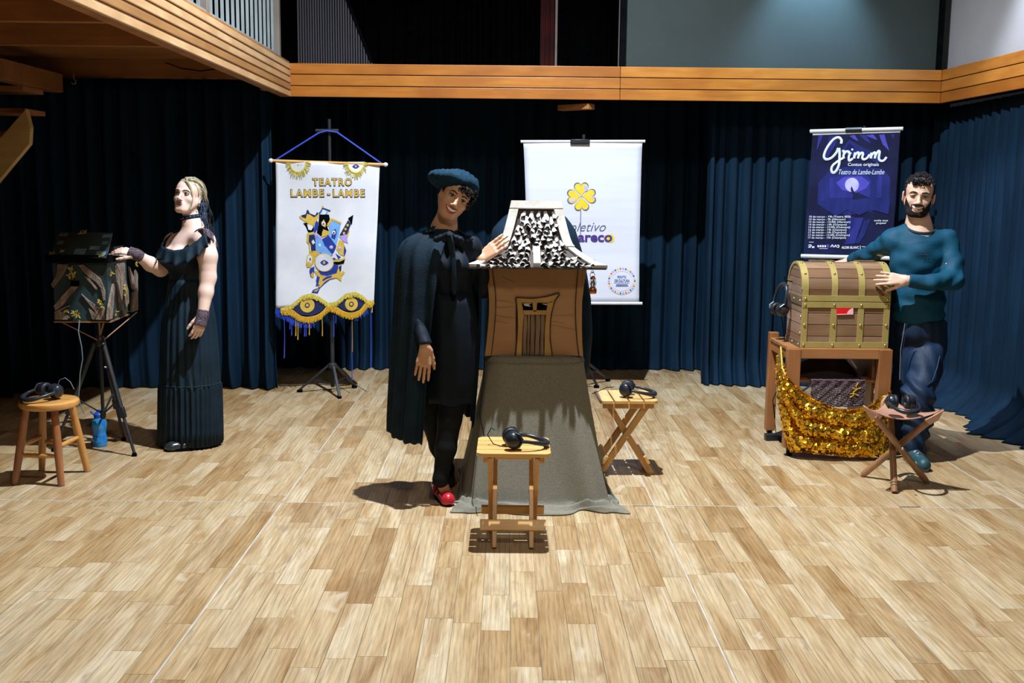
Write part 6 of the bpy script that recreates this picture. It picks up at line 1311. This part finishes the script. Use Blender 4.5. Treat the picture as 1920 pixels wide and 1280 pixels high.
strands(ha, 'hairblond', wa, 'front_strand', [(.012,-.078,.098),(.040,-.085,.070),(.058,-.070,.035),(.064,-.055,-.010),(.058,-.050,-.060),(.056,-.050,-.085)], 10, 3, .0032, .0035)
strands(ha, 'hairblond', wa, 'hair_strands', [(.02,-.055,.098),(.060,-.02,.090),(.080,.02,.055),(.080,.06,.01),(.06,.10,-.03),(.03,.115,-.06)], 75, 4, .0022, .009)
strands(ha, 'hairblond', wa, 'hair_strands', [(.0,-.058,.096),(.015,.00,.122),(.045,.06,.105),(.055,.10,.05),(.04,.125,-.01),(.02,.125,-.06)], 75, 5, .0022, .009)
strands(ha, 'hairblue', wa, 'dark_hair_ends', [(.065,.05,-.01),(.080,.060,-.05),(.082,.07,-.10),(.085,.075,-.14),(.105,.07,-.18)], 60, 6, .0042, .016)
strands(ha, 'hairblack', wa, 'dark_hair_ends', [(.06,.08,.01),(.080,.10,-.05),(.085,.105,-.10),(.095,.105,-.15),(.12,.10,-.19)], 60, 7, .0042, .018)
er = ha.T((.082,.006,-.050)); MB().ell(er, .0045, 10, 6).obj('earring', 'steel', wa)
# ================================================================== woman in the cape, centre
YBd = 5.46
wb_ = thing('person', 'smiling woman in a dark cape, beret and red shoes, hand on the house box', 'person', G(832,940))
sd = Sdf(); hb2 = Head(sd, P(857.5,372,YBd-.08), yaw=math.radians(14), pitch=math.radians(6), roll=math.radians(29), sc=1.0, wide=.97, smile=1.3, jaw=.85)
nb = P(832,432,YBd+.03); sl_, sr_ = P(776,466,YBd), P(882,464,YBd)
sd.cone(hb2.T((0,.024,-.05)), nb, .049, .056, .03); sd.cone(nb, P(832,460,YBd+.02), .06, .08, .05); sd.cone(sl_, sr_, .048, .048, .05); sd.ell(P(834,500,YBd), (.130,.10,.14), None, .05); sd.ell(P(842,560,YBd), (.105,.095,.12), None, .06); sd.ell(P(848,620,YBd), (.126,.115,.14), None, .06)
el_b, wr_b = P(770,560,YBd-.02), P(798,650,YBd-.19)
sd.chain([sl_, P(768,510,YBd), el_b, P(783,605,YBd-.10), wr_b], [.046,.042,.037,.033,.025], .02)
hand(sd, wr_b, (-.12,-.10,-1), (.12,-1,.05), -1, 1.0, (.10,.14,.10), .05, (.85,.42), .3)
el_c, wr_c = P(903,540,YBd+.08), P(902,487,YBd-.02)
sd.chain([sr_, el_c, wr_c], [.052,.042,.026], .02); hand(sd, wr_c, (.70,.02,.62), (-.35,-.80,.35), -1, 1.0, (.06,.12,.10), .05, (.9,.35))
an1, kn1 = P(826,898,5.36), P(843,785,5.40); an2, kn2 = P(838,878,5.56), P(812,790,5.52)
sd.chain([P(862,640,YBd), kn1, P(836,840,5.38), an1], [.085,.058,.050,.034], .03); sd.chain([P(828,640,YBd+.03), kn2, P(824,836,5.55), an2], [.085,.056,.048,.033], .03)
sd.cone(an1, G(838,938)+V(0,0,.03), .032, .026, .02); sd.cone(an2, G(845,905)*V(1,1,0)+V(.02,-.06,.03), .030, .024, .02)
sdf_obj(sd, 'body', 'skin_b', wb_); hb2.face(wb_, 'hairblack', 'irisbrown', 'lipred', .62)
# black top, skirt and tights
tp = Sdf(); tp.cone(nb+V(-.004,0,.010), P(832,455,YBd+.02), .064, .09, .04); tp.cone(sl_, sr_, .053, .053, .05); tp.ell(P(834,502,YBd), (.145,.110,.15), None, .05); tp.ell(P(815,500,YBd-.07), (.06,.055,.06), None, .03); tp.ell(P(858,500,YBd-.07), (.06,.055,.06), None, .03); tp.ell(P(843,560,YBd), (.118,.105,.12), None, .06)
tp.chain([sl_, P(768,510,YBd), el_b, P(783,605,YBd-.10), P(797,645,YBd-.185)], [.052,.049,.044,.040,.033], .02); tp.chain([sr_, el_c, P(902,500,YBd-.0)], [.060,.050,.036], .02)
sdf_obj(tp, 'black_top', 'bodysuit', wb_, .0045, clip=lambda X, a=P(797,645,YBd-.185), d=nrm(V(.1,-.25,-1)): np.maximum((X-a) @ d-.3*np.maximum(0,np.linalg.norm(X-a,axis=-1)-.08), X[...,2]-(nb[2]+.045)), disp=lambda v: .0025*wob(v*V(1,1,.5),60,1))
A = []
for k, (y, a, b) in enumerate(((548,800,886),(570,798,890),(610,800,896),(650,801,898),(700,803,896),(740,804,893),(752,805,891))):
    pa_, pb = P(a,y,YBd), P(b,y,YBd); c = (pa_+pb)/2; hw = (pb[0]-pa_[0])/2; A.append([V(c[0]+hw*math.cos(t)*(1+.02*math.sin(9*t+k*.3)), YBd+min(hw,.135)*math.sin(t)*(1+.03*math.sin(9*t+k*.3)), c[2]+.006*math.sin(5*t)) for t in np.linspace(0,2*PI,64,endpoint=False)])
MB().grid(A, False, True).obj('skirt', 'bodysuit', wb_, angle=180, thick=.003)
for pts, r in (([P(861,660,YBd), kn1, P(836,840,5.38), an1, G(836,932)+V(0,0,.032)], [.092,.062,.054,.038,.030]), ([P(828,660,YBd+.03), kn2, P(824,836,5.55), an2, an2+V(.02,-.07,-.06)], [.092,.060,.052,.037,.028])):
    t_ = Sdf(); t_.chain(pts, r, .02); sdf_obj(t_, 'tights_leg', 'tights', wb_, .0045)
def mary_jane(heel, toe, label=None):
    heel, toe = np.array(heel,float)*V(1,1,0), np.array(toe,float)*V(1,1,0); d = nrm(toe-heel); s = V(-d[1],d[0],0); L_ = np.linalg.norm(toe-heel); f = Sdf()
    f.cone(heel+d*.035+V(0,0,.034), heel+d*.10+V(0,0,.026), .034, .036, .02); f.cone(heel+d*.10+V(0,0,.026), toe-d*.04+V(0,0,.028), .037, .038, .02); f.ell(heel+d*(L_*.47)+V(0,0,.075), (.030,.030,.038), None, .008, -1)
    sh = sdf_obj(f, 'shoe', 'shoe_red', wb_, .004, clip=lambda X: .008-X[...,2])
    A = [[heel+d*(L_/2+math.cos(t)*L_*.5)+s*(.040*math.sin(t)*(1 if math.cos(t) > 0 else .88))+V(0,0,z) for z in (.001,.012)] for t in np.linspace(0,2*PI,32,endpoint=False)]; mb = MB().grid(A, True, False); mb.add([a[0] for a in A], [tuple(range(32))]); mb.add([a[1] for a in A], [tuple(range(32))]); mb.obj('sole', 'black', sh)
    for q in (.42,.58):
        c = heel+d*L_*q; MB().tube([c+s*.042*math.cos(t)+V(0,0,.030+(.050-.02*q)*math.sin(t)) for t in np.linspace(0,PI,11)], .0075, 8, flat=(V(0,0,1),.6)).obj('strap', 'shoe_red', sh)
mary_jane(G(817,918), G(843,951)); mary_jane(G(832,893), G(846,905))
# cape: open sheet from the collar round the back
lv = [(428,806,856,.07),(436,786,868,.09),(446,764,882,.11),(458,750,890,.13),(480,744,896,.155),(520,741,899,.17),(580,738,902,.18),(640,735,899,.19),(700,731,896,.20),(760,728,891,.205),(800,726,887,.21)]
A = []; n = 140
for k, (y, a, b, dp) in enumerate(lv):
    pa_, pb = P(a,y,YBd+.03), P(b,y,YBd+.03); c = (pa_+pb)/2; hw = (pb[0]-pa_[0])/2; t = k/(len(lv)-1); row = []; a1 = math.radians(-62-34*min(1,t*1.5)); a0 = math.radians(-14+6*t)
    for j in range(n):
        an = a0+(2*PI+a1-a0)*j/(n-1); w = math.sin(15*an+1.3*math.sin(2*an)+.4*math.sin(k*.6))+.4*math.sin(27*an+2); am = .055*min(1,t*1.6); 
        row.append(V(c[0]+hw*math.cos(an)*(1+am*w*.55), YBd+.03+dp*math.sin(an)*(1+am*w*1.5), c[2]+(.10*t*t*(math.sin(an)-.0)*.55 if t > .6 else 0)+.004*math.sin(31*an)*t))
    A.append(row)
MB().grid(A).obj('cape', 'cape', wb_, angle=180, thick=.004, sub=1)
ruffle([P(798,434,YBd+.02),P(806,427,YBd-.04),P(818,424,YBd-.07)], lambda s: .03, .010, 4, 'collar_ruffle', 'cape', wb_, lambda p: V(-.5,-.6,.3))
MB().grid([[P(x+dx*w,y,YBd-.165+.01*math.sin(y*.07)) for dx in (-1,-.33,.33,1)] for x, y, w in ((842,436,5),(845,455,6),(849,480,5.5),(851,510,4.5),(852,540,5),(852,552,3))]).obj('neck_tie', 'cape', wb_, angle=180, thick=.006)
bw = Sdf(); bw.cone(P(842,440,YBd-.14), P(818,449,YBd-.13), .011, .016, .02); bw.cone(P(842,440,YBd-.14), P(864,450,YBd-.13), .011, .017, .02); bw.ell(P(842,440,YBd-.145), .014, None, .01); sdf_obj(bw, 'neck_bow', 'bodysuit', wb_, .0045, disp=lambda v: .003*wob(v,90,2))
# beret
bc_ = P(850,342,YBd+.02); Rb = rot(math.radians(-13),math.radians(15),0); br = Sdf(); br.ell(bc_, (.136,.125,.050), Rb, .02); br.ell(bc_+Rb @ V(.035,0,.022), (.085,.09,.045), Rb, .03); br.cone(bc_+Rb @ V(.01,0,.05), bc_+Rb @ V(.012,0,.074), .004, .004, .006); br.ell(hb2.T((0,.015,-.005)), np.array((.070,.088,.085)), hb2.R, .006, -1)
sdf_obj(br, 'beret', 'felt', wb_, .004, disp=lambda v: .003*wob(v,45,3)+.0012*wob(v,300,1))
hair_cap(hb2, 'hair', 'hairblack', wb_, .007, lambda l: np.maximum(np.minimum(-(l[...,1]+.03)-.5*(l[...,2]-.03), .060-l[...,2]), -(l[...,2]+.06)), lambda v: .003*wob(v,150,2))
def curls(hd, spots, name, m, parent, r, tr, turns=1.6, seed=1):
    q = random.Random(seed); mb = MB()
    for c in spots:
        c = np.array(c,float); ax = nrm(V(q.gauss(0,1),q.gauss(0,1),q.gauss(0,1))); u, v, w = frame(ax); ph = q.uniform(0,6.28); R_ = r*q.uniform(.7,1.2)
        mb.tube([hd.T(c)+(u*math.cos(ph+t)+v*math.sin(ph+t))*R_+w*R_*.35*t/3 for t in np.linspace(0,2*PI*turns,14)], [tr*(1-.5*i/13) for i in range(14)], 5)
    o = mb.obj(name, m, parent); o['kind'] = 'stuff'; return o
q = random.Random(5); curls(hb2, [(q.uniform(-.01,.075),-.088+abs(x_)*.1+q.uniform(-.008,.004),q.uniform(.040,.072)) for x_ in np.linspace(-.02,.07,46)]+[(.072+q.uniform(-.006,.012),-.05+q.uniform(-.02,.03),q.uniform(-.02,.05)) for _ in range(22)], 'curly_fringe', 'hairblack', wb_, .0085, .0022, seed=6)
MB().ell(nb+V(.0,-.072,-.004), .004, 8, 6).obj('collar_button', 'steel', wb_)
# ================================================================== man at the treasure chest, right
YM = 6.56
mn = thing('person', 'smiling bearded man in a petrol blue long sleeved shirt, hand on the treasure chest', 'person', G(1712,872))
sd = Sdf(); hm = Head(sd, P(1723.5,368.5,YM-.085), yaw=math.radians(-19), pitch=math.radians(4), roll=math.radians(5), sc=1.08, wide=1.01, smile=1.15, ear=1.07, nose=1.15, jaw=1.15)
nb = P(1722,424,YM+.02); sl_, sr_ = P(1676,452,YM+.04), P(1772,452,YM-.0)
sd.cone(hm.T((0,.022,-.05)), nb, .058, .064, .03); sd.cone(nb, P(1722,450,YM), .07, .09, .05); sd.cone(sl_, sr_, .066, .066, .05); sd.ell(P(1724,490,YM), (.165,.11,.17), None, .05); sd.ell(P(1724,560,YM), (.145,.105,.15), None, .06); sd.ell(P(1725,612,YM), (.145,.115,.11), None, .06)
el_m, wr_m = P(1787,524,YM-.13), P(1699,525,6.385)
sd.chain([sr_, el_m, P(1745,530,6.375), wr_m], [.060,.050,.042,.029], .02); hand(sd, wr_m, (-1,.30,.06), (.25,-.95,.25), -1, 1.0, (.06,.10,.10), .09, (.75,.45), .3)
el_n, wr_n = P(1634,476,YM+.22), P(1592,488,YM+.46)
sd.chain([sl_, el_n, wr_n], [.060,.048,.028], .02); hand(sd, wr_n, (-.9,.1,-.25), (0,-.1,1), 1, 1.0, (.1,.2,.2), .05)
an1, kn1 = P(1712,846,6.36), P(1722,742,6.36); an2, kn2 = P(1697,826,6.58), P(1698,740,6.56)
sd.chain([P(1742,630,YM), kn1, an1], [.09,.062,.042], .03); sd.chain([P(1708,630,YM+.03), kn2, an2], [.09,.06,.042], .03)
sdf_obj(sd, 'body', 'skin_c', mn); hm.face(mn, 'hairblack', 'irisbrown', 'lipman', .42, .0036)
# shirt
ts = Sdf(); ts.cone(nb+V(0,.01,-.045), P(1724,462,YM), .085, .11, .04); ts.cone(sl_, sr_, .074, .074, .05); ts.cone(P(1722,436,YM+.01), sl_, .072, .072, .03); ts.cone(P(1722,436,YM+.01), sr_, .072, .072, .03); ts.ell(P(1724,492,YM), (.180,.122,.18), None, .05); ts.ell(P(1724,560,YM), (.158,.118,.15), None, .06); ts.ell(P(1724,592,YM-.01), (.150,.125,.07), None, .05)
ts.chain([sr_, P(1783,490,YM-.06), el_m, P(1745,530,6.375), P(1704,526,6.383)], [.074,.068,.060,.050,.042], .02); ts.chain([sl_, P(1655,462,YM+.13), el_n, P(1600,486,YM+.42)], [.072,.060,.056,.042], .02)
ts.cone(hm.T((0,.02,-.05)), nb+V(0,-.035,-.012), .062, .078, .008, -1)
def folds(v):
    w = wob(v*V(1,1,1.6),34,4); a = np.clip(1.25-np.abs(v[:,2]-P(1724,592,YM)[2])*9,0,1); e = np.clip(1-np.linalg.norm(v-el_m,axis=1)/.16,0,1)+np.clip(1-np.linalg.norm(v-el_n,axis=1)/.14,0,1)
    return .0045*wob(v*V(1,1,.7),17,4)+a*.012*np.sin(v[:,2]*70+5*np.sin(v[:,0]*11)+v[:,0]*26)*np.clip(.6+wob(v,9,1),0,1)+e*.006*np.sin((v @ V(60,40,-75)))
sdf_obj(ts, 'shirt', 'tee', mn, .0042, disp=folds, clip=lambda X, a=P(1704,526,6.383), d=nrm(V(-1,.25,.05)): np.minimum((X-a) @ d, .052-np.linalg.norm(X-a,axis=-1)))
cl_ = nb+V(0,-.030,-.012); Rk = rot(math.radians(22),0,0); MB().torus(cl_, .079, .0095, Rk, 40, 8, .95).obj('collar', 'teedark', mn)
zsh = Zoom(Plane(P(1700,470,YM-.132), P(1780,470,YM-.132)),3.281,1420,310)
zsh.stroke('chest_mark', [[(1005,530),(1012,524),(1020,530),(1012,537),(1005,530)],[(1024,532),(1030,538),(1040,528)],[(998,548),(1010,546),(1020,549),(1035,546),(1052,550)]], .0014, 'steel', mn, .0)
# trousers
pn = Sdf(); pn.ell(P(1725,622,YM), (.162,.130,.10), None, .05); pn.ell(P(1726,605,YM), (.148,.122,.05), None, .04)
pn.chain([P(1744,640,YM), P(1733,690,YM-.09), kn1+V(0,.0,0), P(1720,790,6.35), an1+V(0,0,.0)], [.108,.100,.088,.076,.070], .03); pn.chain([P(1708,640,YM+.03), kn2, P(1698,790,6.57), an2], [.105,.085,.075,.066], .03)
def pf_(v): return .0105*np.sin(v[:,2]*66+5*wob(v,6,1)+v[:,0]*42)*np.clip(.55+wob(v,8,2),0,1)+.006*wob(v*V(1,1,1.3),16,3)
sdf_obj(pn, 'trousers', 'pants', mn, .0045, disp=pf_)
for x0_, y1_ in ((1693,668),(1689,712)): MB().tube([P(x0_+8,606,YM-.145),P(x0_+4,630,YM-.15),P(x0_,655,YM-.155),P(x0_-2,y1_-10,YM-.15),P(x0_-2,y1_,YM-.15)], .0025, 6).obj('drawstring', 'cable_g' if y1_ > 700 else 'pants', mn)  # grey of the longer cord paints a highlight on dark blue string
MB().ell(P(1764,614,YM-.09), .006, 8, 6).obj('pocket_button', 'steel', mn)
MB().tube([P(1762,668,6.40),P(1757,690,6.36),P(1748,715,6.31),P(1738,722,6.29)], .004, 6).obj('pocket_seam', 'pants', mn)
def sneaker(heel, toe, deco):
    heel, toe = heel*V(1,1,0), toe*V(1,1,0); d = nrm(toe-heel); s = V(-d[1],d[0],0); f = Sdf(); L_ = np.linalg.norm(toe-heel); f.cone(heel+d*.04+V(0,0,.055), heel+d*.13+V(0,0,.048), .042, .044, .03); f.cone(heel+d*.13+V(0,0,.045), toe-d*.045+V(0,0,.034), .045, .040, .03)
    sh = sdf_obj(f, 'sneaker', 'sneaker', mn, .0045, clip=lambda X: .012-X[...,2])
    A = [[heel+d*(L_/2+math.cos(t)*L_*.51)+s*(.047*math.sin(t))+V(0,0,z) for z in (.001,.020)] for t in np.linspace(0,2*PI,32,endpoint=False)]; mb = MB().grid(A, True, False); mb.add([a[0] for a in A], [tuple(range(32))]); mb.add([a[1] for a in A], [tuple(range(32))]); mb.obj('sole', 'shoe_black', sh)
    if deco:
        c = heel+d*.06-s*.047+V(0,0,.062); MB().ell(c, (.018,.018,.022), 12, 8).obj('pink_patch', 'neonpink', sh); c = toe-d*.075-s*.036+V(0,0,.034); MB().ell(c, (.028,.014,.012), 12, 8, rot(0,0,math.atan2(d[1],d[0]))).obj('green_patch', 'neongreen', sh)
        for q in (.42,.55,.68): c = heel+d*L_*q; MB().tube([c+s*.030*math.cos(t)+V(0,0,.050+.036*math.sin(t)) for t in np.linspace(.3,PI-.3,8)], .004, 6).obj('lace', 'neongreen' if q < .5 else 'steel', sh)
        c = heel+d*.02+V(.0,0,.05); MB().tube([c+s*.03, c+s*.07+V(.03,0,-.015), c+s*.12+V(.06,0,-.040)], .004, 6).obj('loose_lace', 'lacecord', sh)
sneaker(G(1697,853), G(1736,886), True); sneaker(G(1692,832), G(1706,852), False)
# hair and beard
def clipM(l):
    x, y, z = l[...,0], l[...,1], l[...,2]; return np.maximum(np.minimum(-(y+.028)-.30*(z-.04), .064-z-.12*np.abs(x)), -(z+.012-.9*np.maximum(0,y-.02)))
hair_cap(hm, 'hair', 'hairblack', mn, .005, clipM, lambda v: .005*wob(v,170,3))
q = random.Random(9); sp = []
for i in range(330):
    th, ph = q.uniform(0,2*PI), q.uniform(.05,1.25); p = V(.075*math.sin(ph)*math.cos(th), .018+.095*math.sin(ph)*math.sin(th), .036+.086*math.cos(ph))
    if p[1] < -.03 and p[2] < .066: continue
    sp.append(p)
sp += [(q.uniform(-.045,.055),-.080+q.uniform(-.008,.006),q.uniform(.066,.092)) for _ in range(46)]
curls(hm, sp, 'curls', 'hairblack', mn, .0095, .0030, 1.3, 3)
bs = Sdf(); bs.p = [tuple(list(p)) for p in hm.h.p if not (p[0] == 'e' and p[6] < 0)]
bs.p = [('c',p[1],p[2],p[3]+.0024,p[4]+.0024,p[5],p[6]) if p[0] == 'c' else ('e',p[1],p[2]+.0024,p[3],p[4],p[5],p[6]) for p in bs.p]
def clipB(l):
    x, y, z = l[...,0], l[...,1], l[...,2]; ax_ = np.abs(x)
    jaw_ = np.maximum(z-(-.066+np.maximum(0,ax_-.036)*1.7), y-.004); jaw_ = np.maximum(jaw_, ax_-.0685)          # below the cheek line
    mouth = .026-np.sqrt((x*.80)**2+((z+.066)*1.25)**2); mst = np.maximum(np.maximum(np.abs(z+.0495-.004*(1-(ax_/.03)**2))-.0045, ax_-.031), y+.05); jaw_ = np.maximum(jaw_, mouth); side = np.maximum(np.maximum(np.abs(ax_-.031)-.005, np.abs(z+.060)-.013), y+.05)
    gl = .012-np.sqrt(x**2*1.0+(z+.090)**2*4.)
    return np.minimum(np.minimum(jaw_, mst), side)
sdf_obj(bs, 'beard', 'beard', mn, .0032, clip=lambda X: clipB(((X-hm.o) @ hm.R)/hm.sc)*hm.sc, disp=lambda v: .0010*wob(v,420,2))
